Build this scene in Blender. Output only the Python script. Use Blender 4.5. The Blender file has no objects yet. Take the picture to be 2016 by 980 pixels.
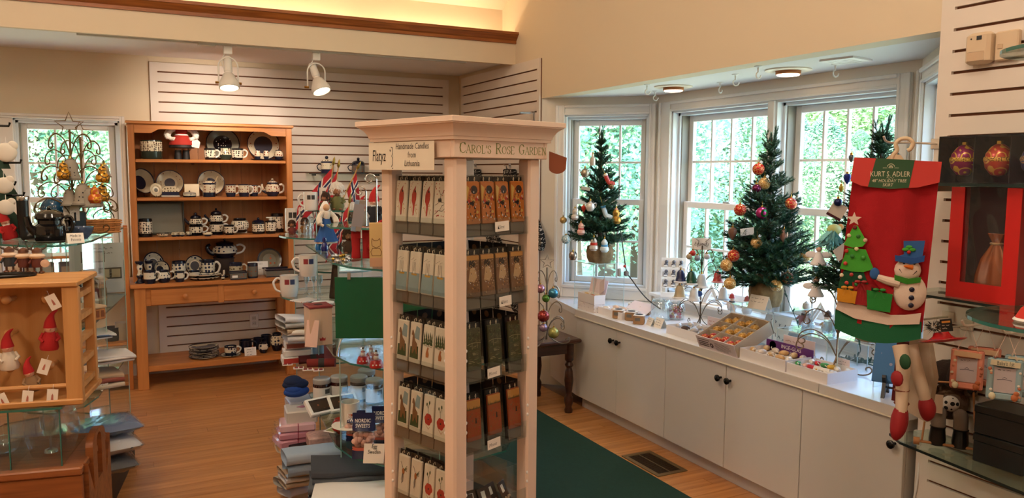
import bpy,math,random
from mathutils import Vector,Matrix
from math import sin,cos,pi,radians as rad
random.seed(7)
SC=bpy.context.scene
COL=SC.collection
# ---------------------------------------------------------------- camera
F,CX,CY,CAMH=1545.0,1008.0,490.0,1.6
_y=Vector((233-CX,CY-334,-F)).normalized()
_x=Vector((4115-CX,CY-358,-F)).normalized()
_z=_x.cross(_y).normalized()
_x=_y.cross(_z)
ROT=Matrix((_x,_y,_z))
CAM=Vector((0,0,CAMH))
cd=bpy.data.cameras.new('camera')
cam=bpy.data.objects.new('camera',cd)
COL.objects.link(cam)
cam.matrix_world=Matrix.Translation(CAM)@ROT.to_4x4()
cd.sensor_fit='HORIZONTAL'
cd.sensor_width=36
cd.lens=36*F/2016
cd.clip_start=0.05
cd.clip_end=300
SC.camera=cam
# ---------------------------------------------------------------- world, sun, exposure
W=bpy.data.worlds.new('world')
SC.world=W
W.use_nodes=True
wn=W.node_tree.nodes
bg=wn['Background']
sky=wn.new('ShaderNodeTexSky')
sky.sky_type='NISHITA'
sky.sun_disc=False
sky.sun_elevation=rad(58)
sky.sun_rotation=rad(250)
sky.air_density=1.0
sky.dust_density=1.0
W.node_tree.links.new(sky.outputs[0],bg.inputs[0])
bg.inputs[1].default_value=1.7
sl=bpy.data.lights.new('sun','SUN')
sl.energy=16.0
sl.angle=rad(1.0)
sl.color=(1.0,0.95,0.86)
so=bpy.data.objects.new('sun',sl)
COL.objects.link(so)
so.rotation_euler=Vector((0.62,0.30,-0.95)).to_track_quat('-Z','Y').to_euler()
so.location=(0,0,12)
SC.view_settings.view_transform='Standard'
SC.view_settings.look='None'
SC.view_settings.gamma=1.0
SC.view_settings.use_curve_mapping=False
SC.view_settings.exposure=0.36
try:
 SC.cycles.transparent_max_bounces=32
 SC.cycles.max_bounces=8
 SC.cycles.diffuse_bounces=5
 SC.cycles.glossy_bounces=4
 SC.cycles.caustics_reflective=False
 SC.cycles.caustics_refractive=False
 SC.cycles.sample_clamp_indirect=6
except Exception:
 pass
def spot_lamp(name,loc,aim,energy,color,size=0.06,angle=70,blend=0.6,parent=None):
 l=bpy.data.lights.new(name,'SPOT')
 l.energy=energy;l.color=color;l.shadow_soft_size=size
 l.spot_size=rad(angle);l.spot_blend=blend
 o=bpy.data.objects.new(name,l);COL.objects.link(o)
 o.location=loc
 o.rotation_euler=(Vector(aim)-Vector(loc)).to_track_quat('-Z','Y').to_euler()
 return o
WARM=(1.0,0.82,0.66)
# unseen warm fill lights, added above and around the viewpoint to brighten the room
for lx,ly,lz,le in((-2.2,0.6,3.3,60),(0.4,-1.2,2.55,18),(1.2,0.9,3.5,34),(-0.6,2.8,3.8,72)):
 pl=bpy.data.lights.new('room_fill_light','POINT')
 pl.energy=le;pl.color=WARM;pl.shadow_soft_size=0.15
 po=bpy.data.objects.new('room_fill_light',pl);COL.objects.link(po);po.location=(lx,ly,lz)
 # ---------------------------------------------------------------- where things are
def ray(px,py):
 return ROT@Vector(((px-CX)/F,(CY-py)/F,-1.0))
def at(px,py,d):return CAM+ray(px,py)*d
def onx(px,py,v):r=ray(px,py);return CAM+r*((v-CAM.x)/r.x)
def ony(px,py,v):r=ray(px,py);return CAM+r*((v-CAM.y)/r.y)
def onz(px,py,v):r=ray(px,py);return CAM+r*((v-CAM.z)/r.z)
def dep(p):return-((ROT.transposed()@(Vector(p)-CAM)).z)
def mpx(n,p):return n*dep(p)/F
def yz(px,Y,z):
 p=ony(px,400,Y)
 for _ in range(3):
  py=CY-F*(ROT.transposed()@(Vector((p.x,Y,z))-CAM)).y/dep((p.x,Y,z))
  p=ony(px,py,Y)
 return Vector((p.x,Y,z))
def facecam(p):return math.atan2(p[0],p[1])*-1.0
# ---------------------------------------------------------------- materials
def srgb(h):
 h=h.lstrip('#')
 v=[int(h[i:i+2],16)/255 for i in(0,2,4)]
 return tuple(c/12.92 if c<=0.04045 else((c+0.055)/1.055)**2.4 for c in v)
MATS={}
def newmat(name):
 m=bpy.data.materials.new(name);m.use_nodes=True
 n=m.node_tree
 return m,n.nodes,n.links,n.nodes['Principled BSDF']
def mat(col,rough=0.55,metal=0.0,bump=0.0,bscale=60,vary=0.0,vscale=8,spec=0.5,coat=0.0,name=None):
 key=(col,rough,metal,bump,bscale,vary,vscale,spec,coat)
 if key in MATS:return MATS[key]
 m,N,L,b=newmat(name or 'paint_'+col.strip('#'))
 c=srgb(col)
 b.inputs['Base Color'].default_value=(*c,1)
 b.inputs['Roughness'].default_value=rough
 b.inputs['Metallic'].default_value=metal
 b.inputs['Specular IOR Level'].default_value=spec
 b.inputs['Coat Weight'].default_value=coat
 if vary or bump:
  tc=N.new('ShaderNodeTexCoord')
 if vary:
  nz=N.new('ShaderNodeTexNoise');nz.inputs['Scale'].default_value=vscale
  nz.inputs['Detail'].default_value=4
  mp=N.new('ShaderNodeMapRange');mp.inputs[1].default_value=0.3;mp.inputs[2].default_value=0.7
  mp.inputs[3].default_value=1-vary;mp.inputs[4].default_value=1+vary
  mx=N.new('ShaderNodeVectorMath');mx.operation='SCALE'
  mx.inputs[0].default_value=c
  L.new(tc.outputs['Object'],nz.inputs['Vector']);L.new(nz.outputs[0],mp.inputs[0])
  L.new(mp.outputs[0],mx.inputs['Scale']);L.new(mx.outputs[0],b.inputs['Base Color'])
 if bump:
  n2=N.new('ShaderNodeTexNoise');n2 .inputs['Scale'].default_value=bscale;n2 .inputs['Detail'].default_value=3
  bp=N.new('ShaderNodeBump');bp.inputs['Strength'].default_value=bump;bp.inputs['Distance'].default_value=0.004
  L.new(tc.outputs['Object'],n2 .inputs['Vector']);L.new(n2 .outputs[0],bp.inputs['Height']);L.new(bp.outputs[0],b.inputs['Normal'])
 MATS[key]=m
 return m
def woodmat(name,c1,c2,axis='X',scale=14,rough=0.45,knots=0.0,per_object=0.0,coat=0.0):
 if name in MATS:return MATS[name]
 m,N,L,b=newmat(name)
 tc=N.new('ShaderNodeTexCoord')
 mp=N.new('ShaderNodeMapping')
 s={'X':(0.06,1,1),'Y':(1,0.06,1),'Z':(1,1,0.06)}[axis]
 mp.inputs['Scale'].default_value=[v*scale for v in s]
 oi=N.new('ShaderNodeObjectInfo')
 ad=N.new('ShaderNodeVectorMath');ad.operation='ADD'
 sc=N.new('ShaderNodeVectorMath');sc.operation='SCALE';sc.inputs[0].default_value=(37,19,53)
 L.new(oi.outputs['Random'],sc.inputs['Scale'])
 L.new(tc.outputs['Object'],ad.inputs[0]);L.new(sc.outputs[0],ad.inputs[1])
 L.new(ad.outputs[0],mp.inputs['Vector'])
 nz=N.new('ShaderNodeTexNoise');nz.inputs['Scale'].default_value=2.2;nz.inputs['Detail'].default_value=6;nz.inputs['Distortion'].default_value=0.6
 L.new(mp.outputs[0],nz.inputs['Vector'])
 cr=N.new('ShaderNodeValToRGB')
 cr.color_ramp.elements[0].position=0.3;cr.color_ramp.elements[0].color=(*srgb(c2),1)
 cr.color_ramp.elements[1].position=0.72;cr.color_ramp.elements[1].color=(*srgb(c1),1)
 L.new(nz.outputs[0],cr.inputs[0])
 out=cr.outputs[0]
 if knots:
  vo=N.new('ShaderNodeTexVoronoi');vo.inputs['Scale'].default_value=knots
  mk=N.new('ShaderNodeMapRange');mk.inputs[1].default_value=0.05;mk.inputs[2].default_value=0.085
  mk.clamp=True
  L.new(ad.outputs[0],vo.inputs['Vector']);L.new(vo.outputs['Distance'],mk.inputs[0])
  mx=N.new('ShaderNodeMix');mx.data_type='RGBA'
  mx.inputs[6].default_value=(*srgb('#4a2410'),1)
  L.new(mk.outputs[0],mx.inputs[0]);L.new(out,mx.inputs[7])
  out=mx.outputs[2]
 if per_object:
  hv=N.new('ShaderNodeHueSaturation')
  mr=N.new('ShaderNodeMapRange');mr.inputs[3].default_value=1-per_object;mr.inputs[4].default_value=1+per_object
  L.new(oi.outputs['Random'],mr.inputs[0]);L.new(mr.outputs[0],hv.inputs['Value']);L.new(out,hv.inputs['Color'])
  out=hv.outputs[0]
 L.new(out,b.inputs['Base Color'])
 b.inputs['Roughness'].default_value=rough
 b.inputs['Coat Weight'].default_value=coat
 MATS[name]=m
 return m
def glassmat(name,tint='#eef6f4',refl=0.07,rough=0.02,alpha=0.0,acol='#ffffff'):
 """thin clear sheet: lets light straight through, with a weak mirror and an optional film"""
 if name in MATS:return MATS[name]
 m=bpy.data.materials.new(name);m.use_nodes=True
 N,L=m.node_tree.nodes,m.node_tree.links
 N.remove(N['Principled BSDF'])
 out=N['Material Output']
 tr=N.new('ShaderNodeBsdfTransparent');tr.inputs[0].default_value=(*srgb(tint),1)
 gl=N.new('ShaderNodeBsdfGlossy');gl.inputs[0].default_value=(1,1,1,1);gl.inputs['Roughness'].default_value=rough
 fr=N.new('ShaderNodeLayerWeight');fr.inputs[0].default_value=0.5
 pw=N.new('ShaderNodeMath');pw.operation='POWER';pw.inputs[1].default_value=4.5
 L.new(fr.outputs['Facing'],pw.inputs[0])
 ma=N.new('ShaderNodeMath');ma.operation='MULTIPLY_ADD';ma.use_clamp=True;ma.inputs[1].default_value=0.75;ma.inputs[2].default_value=refl
 L.new(pw.outputs[0],ma.inputs[0])
 mx=N.new('ShaderNodeMixShader')
 L.new(ma.outputs[0],mx.inputs[0]);L.new(tr.outputs[0],mx.inputs[1]);L.new(gl.outputs[0],mx.inputs[2])
 last=mx.outputs[0]
 if alpha:
  df=N.new('ShaderNodeBsdfDiffuse');df.inputs[0].default_value=(*srgb(acol),1)
  m2=N.new('ShaderNodeMixShader');m2 .inputs[0].default_value=alpha
  L.new(last,m2 .inputs[1]);L.new(df.outputs[0],m2 .inputs[2]);last=m2 .outputs[0]
 L.new(last,out.inputs[0])
 MATS[name]=m
 return m
def emitmat(name,col,strength):
 if name in MATS:return MATS[name]
 m,N,L,b=newmat(name)
 b.inputs['Base Color'].default_value=(*srgb(col),1)
 b.inputs['Emission Color'].default_value=(*srgb(col),1)
 b.inputs['Emission Strength'].default_value=strength
 MATS[name]=m
 return m
def potmat(name,ground,dots,band,scale=60,lo=0.28,hi=0.86,mid=None,size=0.32,rough=0.18):
 """glazed pottery: coloured bands at foot and rim, stamped dots on a pale ground"""
 if name in MATS:return MATS[name]
 m,N,L,b=newmat(name)
 tc=N.new('ShaderNodeTexCoord')
 vo=N.new('ShaderNodeTexVoronoi');vo.inputs['Scale'].default_value=scale;vo.inputs['Randomness'].default_value=0.35
 L.new(tc.outputs['Object'],vo.inputs['Vector'])
 lt=N.new('ShaderNodeMath');lt.operation='LESS_THAN';lt.inputs[1].default_value=size
 L.new(vo.outputs['Distance'],lt.inputs[0])
 mx=N.new('ShaderNodeMix');mx.data_type='RGBA'
 mx.inputs[6].default_value=(*srgb(ground),1);mx.inputs[7].default_value=(*srgb(dots),1)
 L.new(lt.outputs[0],mx.inputs[0])
 sp=N.new('ShaderNodeSeparateXYZ');L.new(tc.outputs['Generated'],sp.inputs[0])
 cr=N.new('ShaderNodeValToRGB');cr.color_ramp.interpolation='CONSTANT'
 e=cr.color_ramp.elements
 e[0].position=0;e[0].color=(1,1,1,1)
 e[1].position=lo;e[1].color=(0,0,0,1)
 x=e.new(hi);x.color=(1,1,1,1)
 L.new(sp.outputs[2],cr.inputs[0])
 m2=N.new('ShaderNodeMix');m2 .data_type='RGBA'
 L.new(cr.outputs[0],m2 .inputs[0]);L.new(mx.outputs[2],m2 .inputs[6])
 m2 .inputs[7].default_value=(*srgb(band),1)
 L.new(m2 .outputs[2],b.inputs['Base Color'])
 b.inputs['Roughness'].default_value=rough
 MATS[name]=m
 return m
def platemat(name,rings,dots=None,scale=40,dsize=0.25,dr=(0.0,2.0),rough=0.2):
 """rings: (radius fraction, colour) outward from the middle, by distance from the local Y axis (disc in XZ)"""
 if name in MATS:return MATS[name]
 m,N,L,b=newmat(name)
 tc=N.new('ShaderNodeTexCoord')
 mp=N.new('ShaderNodeMapping');mp.inputs['Location'].default_value=(-1,0,-1);mp.inputs['Scale'].default_value=(2,0,2)
 L.new(tc.outputs['Generated'],mp.inputs[0])
 ln=N.new('ShaderNodeVectorMath');ln.operation='LENGTH';L.new(mp.outputs[0],ln.inputs[0])
 cr=N.new('ShaderNodeValToRGB');cr.color_ramp.interpolation='CONSTANT'
 e=cr.color_ramp.elements
 e[0].position=0;e[0].color=(*srgb(rings[0][1]),1)
 e[1].position=rings[1][0];e[1].color=(*srgb(rings[1][1]),1)
 for r,c in rings[2:]:
  x=e.new(r);x.color=(*srgb(c),1)
 L.new(ln.outputs['Value'],cr.inputs[0])
 out=cr.outputs[0]
 if dots:
  vo=N.new('ShaderNodeTexVoronoi');vo.inputs['Scale'].default_value=scale;vo.inputs['Randomness'].default_value=0.5
  L.new(tc.outputs['Object'],vo.inputs['Vector'])
  lt=N.new('ShaderNodeMath');lt.operation='LESS_THAN';lt.inputs[1].default_value=dsize
  L.new(vo.outputs['Distance'],lt.inputs[0])
  g1=N.new('ShaderNodeMath');g1 .operation='GREATER_THAN';g1 .inputs[1].default_value=dr[0]
  g2=N.new('ShaderNodeMath');g2 .operation='LESS_THAN';g2 .inputs[1].default_value=dr[1]
  L.new(ln.outputs['Value'],g1 .inputs[0]);L.new(ln.outputs['Value'],g2 .inputs[0])
  a=N.new('ShaderNodeMath');a.operation='MULTIPLY';L.new(g1 .outputs[0],a.inputs[0]);L.new(g2 .outputs[0],a.inputs[1])
  a2=N.new('ShaderNodeMath');a2 .operation='MULTIPLY';L.new(a.outputs[0],a2 .inputs[0]);L.new(lt.outputs[0],a2 .inputs[1])
  mx=N.new('ShaderNodeMix');mx.data_type='RGBA'
  L.new(a2 .outputs[0],mx.inputs[0]);L.new(out,mx.inputs[6]);mx.inputs[7].default_value=(*srgb(dots),1)
  out=mx.outputs[2]
 L.new(out,b.inputs['Base Color'])
 b.inputs['Roughness'].default_value=rough
 MATS[name]=m
 return m
 # ---------------------------------------------------------------- mesh building
class MB:
 def __init__(s):s.v=[];s.f=[];s.mi=[];s.cur=0;s.M=None
 def m(s,i):s.cur=i;return s
 def tf(s,M):s.M=M;return s
 def add(s,vs,fs):
  n=len(s.v)
  if s.M is not None:vs=[s.M@Vector(v)for v in vs]
  s.v+=[tuple(v)for v in vs]
  s.f+=[tuple(i+n for i in f)for f in fs]
  s.mi+=[s.cur]*len(fs)
  return s
 def box(s,x0,x1,y0,y1,z0,z1,bev=0.0):
  if bev<=0:
   vs=[(x,y,z)for z in(z0,z1)for y in(y0,y1)for x in(x0,x1)]
   return s.add(vs,[(0,2,3,1),(4,5,7,6),(0,1,5,4),(1,3,7,5),(3,2,6,7),(2,0,4,6)])
  b=min(bev,(x1-x0)/2.01,(y1-y0)/2.01,(z1-z0)/2.01)
  rings=[]
  for z,i in((z0,b),(z0+b,0),(z1-b,0),(z1,b)):
   r=[]
   for(x,y,dx,dy)in((x0,y0,1,1),(x1,y0,-1,1),(x1,y1,-1,-1),(x0,y1,1,-1)):
    pts=[(x+dx*(i+0),y+dy*(b+i)),(x+dx*(b+i),y+dy*(i+0))]
    if dx*dy<0:pts.reverse()
    r+=[(px,py,z)for px,py in pts]
   rings.append(r)
  vs=sum(rings,[])
  fs=[]
  for k in range(3):
   for j in range(8):
    a,c=k*8+j,k*8+(j+1)%8
    fs.append((a,c,c+8,a+8))
  fs.append(tuple(range(7,-1,-1)));fs.append(tuple(range(24,32)))
  return s.add(vs,fs)
 def cbox(s,c,size,bev=0.0):
  return s.box(c[0]-size[0]/2,c[0]+size[0]/2,c[1]-size[1]/2,c[1]+size[1]/2,c[2]-size[2]/2,c[2]+size[2]/2,bev)
 def lathe(s,prof,n=24,c=(0,0,0),axis='Z',a0=0.0,a1=2*pi,sx=1.0,sy=1.0):
  full=abs(a1-a0-2*pi)<1e-6
  k=n if full else n+1
  vs,fs=[],[]
  for r,h in prof:
   for j in range(k):
    a=a0+(a1-a0)*j/n
    x,y=r*cos(a)*sx,r*sin(a)*sy
    if axis=='Z':p=(c[0]+x,c[1]+y,c[2]+h)
    elif axis=='Y':p=(c[0]+x,c[1]+h,c[2]+y)
    else:p=(c[0]+h,c[1]+x,c[2]+y)
    vs.append(p)
  for i in range(len(prof)-1):
   for j in range(k if full else k-1):
    a,b2=i*k+j,i*k+(j+1)%k
    fs.append((a,b2,b2+k,a+k)if axis!='Y' else(a,a+k,b2+k,b2))
  if full:
   if prof[0][0]>1e-5:fs.append(tuple(range(k-1,-1,-1))if axis!='Y' else tuple(range(k)))
   if prof[-1][0]>1e-5:
    o=(len(prof)-1)*k
    fs.append(tuple(range(o,o+k))if axis!='Y' else tuple(range(o+k-1,o-1,-1)))
  return s.add(vs,fs)
 def cyl(s,c,r,h,n=16,r2=None,axis='Z'):
  return s.lathe([(r,0),(r if r2 is None else r2,h)],n,c,axis)
 def ball(s,c,r,n=16,k=9,sx=1,sy=1,sz=1):
  vs,fs=[],[]
  for i in range(1,k):
   t=pi*i/k
   for j in range(n):
    a=2*pi*j/n
    vs.append((c[0]+r*sx*sin(t)*cos(a),c[1]+r*sy*sin(t)*sin(a),c[2]+r*sz*cos(t)))
  top,bot=len(vs),len(vs)+1
  vs+=[(c[0],c[1],c[2]+r*sz),(c[0],c[1],c[2]-r*sz)]
  for i in range(k-2):
   for j in range(n):
    a,b2=i*n+j,i*n+(j+1)%n
    fs.append((a,a+n,b2+n,b2))
  for j in range(n):
   fs.append((top,j,(j+1)%n))
   fs.append((bot,(k-2)*n+(j+1)%n,(k-2)*n+j))
  return s.add(vs,fs)
 def tube(s,pts,r,n=8,closed=False):
  pts=[Vector(p)for p in pts]
  k=len(pts)
  rs=r if isinstance(r,(list,tuple))else[r]*k
  vs,fs=[],[]
  prev=None
  for i,p in enumerate(pts):
   if closed:t=pts[(i+1)%k]-pts[i-1]
   else:t=(pts[min(i+1,k-1)]-pts[max(i-1,0)])
   if t.length<1e-9:t=Vector((0,0,1))
   t.normalize()
   if prev is None:
    u=t.orthogonal().normalized()
   else:
    u=prev-t*prev.dot(t)
    u=u.normalized()if u.length>1e-6 else t.orthogonal().normalized()
   prev=u
   w=t.cross(u)
   for j in range(n):
    a=2*pi*j/n
    vs.append(p+(u*cos(a)+w*sin(a))*rs[i])
  for i in range(k if closed else k-1):
   for j in range(n):
    a,b2=i*n+j,i*n+(j+1)%n
    c2,d2=((i+1)%k)*n+(j+1)%n,((i+1)%k)*n+j
    fs.append((a,b2,c2,d2))
  if not closed:
   fs.append(tuple(range(n-1,-1,-1)));fs.append(tuple(range((k-1)*n,k*n)))
  return s.add(vs,fs)
 def prism(s,poly,y0,y1):
  """poly in XZ (seen from -Y, anticlockwise), pushed from y0 to y1"""
  k=len(poly)
  vs=[(x,y0,z)for x,z in poly]+[(x,y1,z)for x,z in poly]
  fs=[tuple(range(k)),tuple(range(2*k-1,k-1,-1))]
  for i in range(k):
   j=(i+1)%k
   fs.append((j,i,i+k,j+k))
  return s.add(vs,fs)
 def slab(s,poly,z0,z1):
  """poly in XY anticlockwise from above"""
  k=len(poly)
  vs=[(x,y,z0)for x,y in poly]+[(x,y,z1)for x,y in poly]
  fs=[tuple(range(k-1,-1,-1)),tuple(range(k,2*k))]
  for i in range(k):
   j=(i+1)%k
   fs.append((i,j,j+k,i+k))
  return s.add(vs,fs)
 def grid(s,fn,nu,nv):
  vs=[fn(i/nu,j/nv)for j in range(nv+1)for i in range(nu+1)]
  fs=[(j*(nu+1)+i,j*(nu+1)+i+1,(j+1)*(nu+1)+i+1,(j+1)*(nu+1)+i)for j in range(nv)for i in range(nu)]
  return s.add(vs,fs)
 def ribbon(s,pts,w,y=0.0):
  """flat ink stroke in the XZ plane"""
  pts=[Vector((p[0],p[1]))for p in pts]
  for a,b in zip(pts,pts[1:]):
   t=b-a
   if t.length<1e-6:continue
   t.normalize()
   o=Vector((-t.y,t.x))*w/2
   e=t*w*0.35
   q=[a-e-o,b+e-o,b+e+o,a-e+o]
   s.add([(v.x,y,v.y)for v in q],[(0,1,2,3)])
  return s
 def build(s,name,mats,parent=None,smooth=True,angle=35):
  me=bpy.data.meshes.new(name)
  me.from_pydata(s.v,[],s.f)
  if not isinstance(mats,(list,tuple)):mats=[mats]
  for m in mats:me.materials.append(m)
  if len(mats)>1:me.polygons.foreach_set('material_index',[min(i,len(mats)-1)for i in s.mi])
  if smooth:
   me.polygons.foreach_set('use_smooth',[True]*len(me.polygons))
   me.set_sharp_from_angle(angle=rad(angle))
  me.update()
  o=bpy.data.objects.new(name,me)
  COL.objects.link(o)
  if parent is not None:o.parent=parent
  return o
def tag(o,label,cat,group=None):
 o['label']=label;o['category']=cat
 if group:o['group']=group
 return o
def thing(name,label,cat,loc=(0,0,0),rz=0.0,group=None):
 o=bpy.data.objects.new(name,None)
 o.empty_display_size=0.05
 COL.objects.link(o)
 o.location=loc;o.rotation_euler=(0,0,rz)
 return tag(o,label,cat,group)
def struct(o):
 o['kind']='structure';return o
def solo(mb,name,mats,label,cat,loc=(0,0,0),rz=0.0,group=None,rot=None,smooth=True):
 o=mb.build(name,mats,None,smooth)
 o.location=loc;o.rotation_euler=rot if rot else(0,0,rz)
 return tag(o,label,cat,group)
def dup(root,loc=None,rz=None,label=None,group=None,rot=None):
 r=root.copy();COL.objects.link(r)
 if loc is not None:r.location=loc
 if rz is not None:r.rotation_euler=(0,0,rz)
 if rot is not None:r.rotation_euler=rot
 if label:r['label']=label
 if group:r['group']=group
 for ch in list(root.children):
  c=ch.copy();COL.objects.link(c);c.parent=r
  for g in list(ch.children):
   d=g.copy();COL.objects.link(d);d.parent=c
 return r
def text(body,size,mats,parent=None,loc=(0,0,0),rot=(pi/2,0,0),name='lettering',thin=0.0,shear=0.0,sx=1.0,align='CENTER',space=1.0,line=1.0):
 cu=bpy.data.curves.new(name,'FONT')
 cu.body=body;cu.size=size;cu.align_x=align;cu.align_y='CENTER'
 cu.offset=thin*size;cu.shear=shear;cu.space_character=space;cu.space_line=line
 cu.resolution_u=2
 t=bpy.data.objects.new(name,cu);COL.objects.link(t)
 dg=bpy.context.evaluated_depsgraph_get()
 me=bpy.data.meshes.new_from_object(t.evaluated_get(dg))
 bpy.data.objects.remove(t);bpy.data.curves.remove(cu)
 me.materials.clear();me.materials.append(mats)
 o=bpy.data.objects.new(name,me);COL.objects.link(o)
 o.location=loc;o.rotation_euler=rot;o.scale=(sx,1,1)
 if parent is not None:o.parent=parent
 return o
def arc(cx,cz,r,a0,a1,n=12,r1=None):
 r1=r if r1 is None else r1
 return[(cx+(r+(r1-r)*i/n)*cos(a0+(a1-a0)*i/n),cz+(r+(r1-r)*i/n)*sin(a0+(a1-a0)*i/n))for i in range(n+1)]
def spiral(cx,cz,r0,r1,a0,turns,n=26):
 return[(cx+(r0+(r1-r0)*i/n)*cos(a0+turns*2*pi*i/n),cz+(r0+(r1-r0)*i/n)*sin(a0+turns*2*pi*i/n))for i in range(n+1)]
BLACK=mat('#0c0c0d',0.35);INK=mat('#171512',0.7);WHITE=mat('#f0eeea',0.5);CARD=mat('#efe9dd',0.7)
GLASS=glassmat('clear_glass');SHELFGLASS=glassmat('shelf_glass','#e4f1ec',0.05)
ACRYL=glassmat('clear_acrylic','#f7fafa',0.04);FILM=glassmat('plastic_film','#f8f9fa',0.045,0.06,0.02,'#dfe6ee')
GEDGE=mat('#2f6a60',0.15,spec=0.8);IRON=mat('#1b1816',0.4,0.6);WIRE=mat('#5a4632',0.4,0.7);CHROME=mat('#cfd2d4',0.15,1.0)
def scribble(parent,x0,x1,z,lines,gap,w,m=None,y=-.0012,seed=3,amp=.35):
 """lines of small illegible pen strokes on a card face"""
 r=random.Random(seed);mb=MB()
 for l in range(lines):
  x=x0;zz=z-gap*l;end=x1-r.random()*(x1-x0)*.35
  while x<end:
   n=r.randint(3,7);pts=[]
   for i in range(n):
    pts.append((x,zz+gap*amp*(r.random()-.5)));x+=gap*(.16+.14*r.random())
    if x>end:break
   mb.ribbon(pts,w,y);x+=gap*.3
 return mb.build('handwriting',m or INK,parent,smooth=False)
 # ================================================================ the room
WALLP=mat('#dfcfb4',0.85,bump=0.05,bscale=180)
WALLW=mat('#e6e0d4',0.8,bump=0.05,bscale=180)
CEILM=mat('#e9e6e4',0.9,bump=0.12,bscale=120)
TRIM=mat('#eceae6',0.42)
SLAT=mat('#e3d9ce',0.38)
SLOT=mat('#6e3f20',0.7)
CABW=mat('#d3cdc6',0.4)
OAK=woodmat('oak_floor','#d69a62','#b57840','X',16,0.36,per_object=0.09,coat=0.15)
OAKTRIM=woodmat('oak_trim','#a5622c','#7c4218','X',26,0.4)
XW,YB=2.80,6.70
# floor: base and boards
fl=struct(MB().box(-4.6,3.6,-3.6,6.8,-0.08,-0.012).build('floor',mat('#8a5730',0.5)))
bw=0.083
bmesh_cache={}
row=0
y=2.38
while y<6.69:
 x=-1.75+(row*0.737)%1.3-1.3
 while x<2.79:
  ln=[1.35,1.75,1.1,2.0][(row*3+int((x+5)*7))%4]
  x1=min(x+ln,2.795)
  xa=max(x,-1.75)
  if x1-xa>0.05:
   o=MB().box(xa,x1-0.0015,y,min(y+bw-0.0015,6.695),-0.012,0.0).build('floorboard',OAK,fl,smooth=False)
  x=x+ln
 y+=bw;row+=1
 # back wall with window hole
wb=struct(MB().box(-4.6,-1.50,YB,YB+.14,0,3.2).box(.045,2.95,YB,YB+.14,0,3.2).box(-1.50,.045,YB,YB+.14,0,.74).box(-1.50,.045,YB,YB+.14,1.975,3.2).build('wall_back',WALLP,smooth=False))
def slatwall(parent,x0,x1,z0,z1,M,stile=0.05,pitch=0.0762,ztop=None,slots=None,rows_hidden=()):
 """grooved panel in local XZ facing -Y at y=0; slats stand 12 mm proud of a brown backing"""
 b=MB().tf(M).box(x0,x1,-0.008,0.0,z0,z1).build('backing_board',SLOT,parent,smooth=False)
 MB().tf(M).box(x0,x0+stile,-0.022,-0.008,z0,z1).build('stile',SLAT,parent,smooth=False)
 MB().tf(M).box(x1-stile,x1,-0.022,-0.008,z0,z1).build('stile',SLAT,parent,smooth=False)
 zs=[z1]+[z for z in slots if z0+.01<z<z1-.01]+[z0]
 for a,c in zip(zs,zs[1:]):
  t=a-(0.0055 if a!=z1 else 0);u=c+(0.0055 if c!=z0 else 0)
  if t-u>0.004:
   MB().tf(M).box(x0+stile,x1-stile,-0.022,-0.008,u,t).build('slat',SLAT,parent,smooth=False)
slots_b=[2.349-0.0762*k for k in range(31)]
slatwall(wb,0.24,2.69,0.09,2.42,Matrix.Translation((0,YB,0)),0.055,slots=slots_b)
struct(MB().box(-4.6,2.8,YB-.018,YB,0,.088).build('baseboard_back',TRIM,smooth=False))
# right wall: bay opening, gable
ridge,cove_z=(2.5,4.37),2.89
poly=[(-3.6,0),(1.95,0),(1.95,2.14),(5.14,2.14),(5.14,0),(6.84,0),(6.84,3.2),(6.0,3.2),(5.8,cove_z+.02),(2.5,4.39),(-3.6,1.9)]
mb=MB()
k=len(poly)
mb.tf(Matrix.Rotation(pi/2,4,'Z'))
mb.prism(poly,-XW-0.12,-XW)
wr=struct(mb.build('wall_right',WALLP,smooth=False))
MR=Matrix.Translation((XW,0,0))@Matrix.Rotation(-pi/2,4,'Z')
slots_r=[2.352-0.0766*k for k in range(31)]
slatwall(wr,-6.60,-5.13,0.09,2.43,MR,0.035,slots=slots_r)
slots_r2=[2.208+0.0784*6-0.0781*k for k in range(36)]
slatwall(wr,-1.975,0.6,0.06,2.75,MR,0.052,slots=slots_r2)
struct(MB().box(XW-.016,XW,-3.5,1.95,0,.055).build('baseboard_right',TRIM,smooth=False))
# walls out of view that close the room
struct(MB().box(-4.72,-4.6,-3.6,6.84,0,4.4).build('wall_left',WALLP,smooth=False))
struct(MB().box(-4.72,2.92,-3.72,-3.6,0,4.4).build('wall_front',WALLP,smooth=False))
# low ceiling, fascia, light cove, sloping ceiling
struct(MB().box(-4.6,2.8,5.60,6.7,2.465,2.53).build('ceiling_low',CEILM,smooth=False))
struct(MB().box(-4.6,2.8,5.56,5.60,2.433,2.62).box(-4.6,2.8,5.60,5.82,2.53,2.55).build('wall_fascia',WALLP,smooth=False))
struct(MB().box(-4.6,2.8,5.80,5.86,2.53,3.0).build('wall_cove',WALLP,smooth=False))
mb=MB()
prof=[(5.56,2.590),(5.548,2.590),(5.548,2.612),(5.535,2.622),(5.513,2.650),(5.505,2.652),(5.505,2.672),(5.60,2.672),(5.60,2.66),(5.56,2.66)]
mb.tf(Matrix.Rotation(pi/2,4,'Z'));mb.prism([(a,b)for a,b in prof][::-1],-2.8,4.6)
struct(mb.build('trim_1',OAKTRIM,smooth=False))
mb=MB()
mb.tf(Matrix.Rotation(pi/2,4,'Z'))
mb.prism([(5.86,cove_z),(5.8,cove_z),(2.5,4.37),(-3.6,1.88+.02),(-3.72,1.9),(-3.72,2.0),(2.5,4.47),(5.86,cove_z+.1)][::-1],-2.92,4.72)
struct(mb.build('ceiling',mat('#e9e0cc',0.9,bump=0.05,bscale=150),smooth=False))
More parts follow.
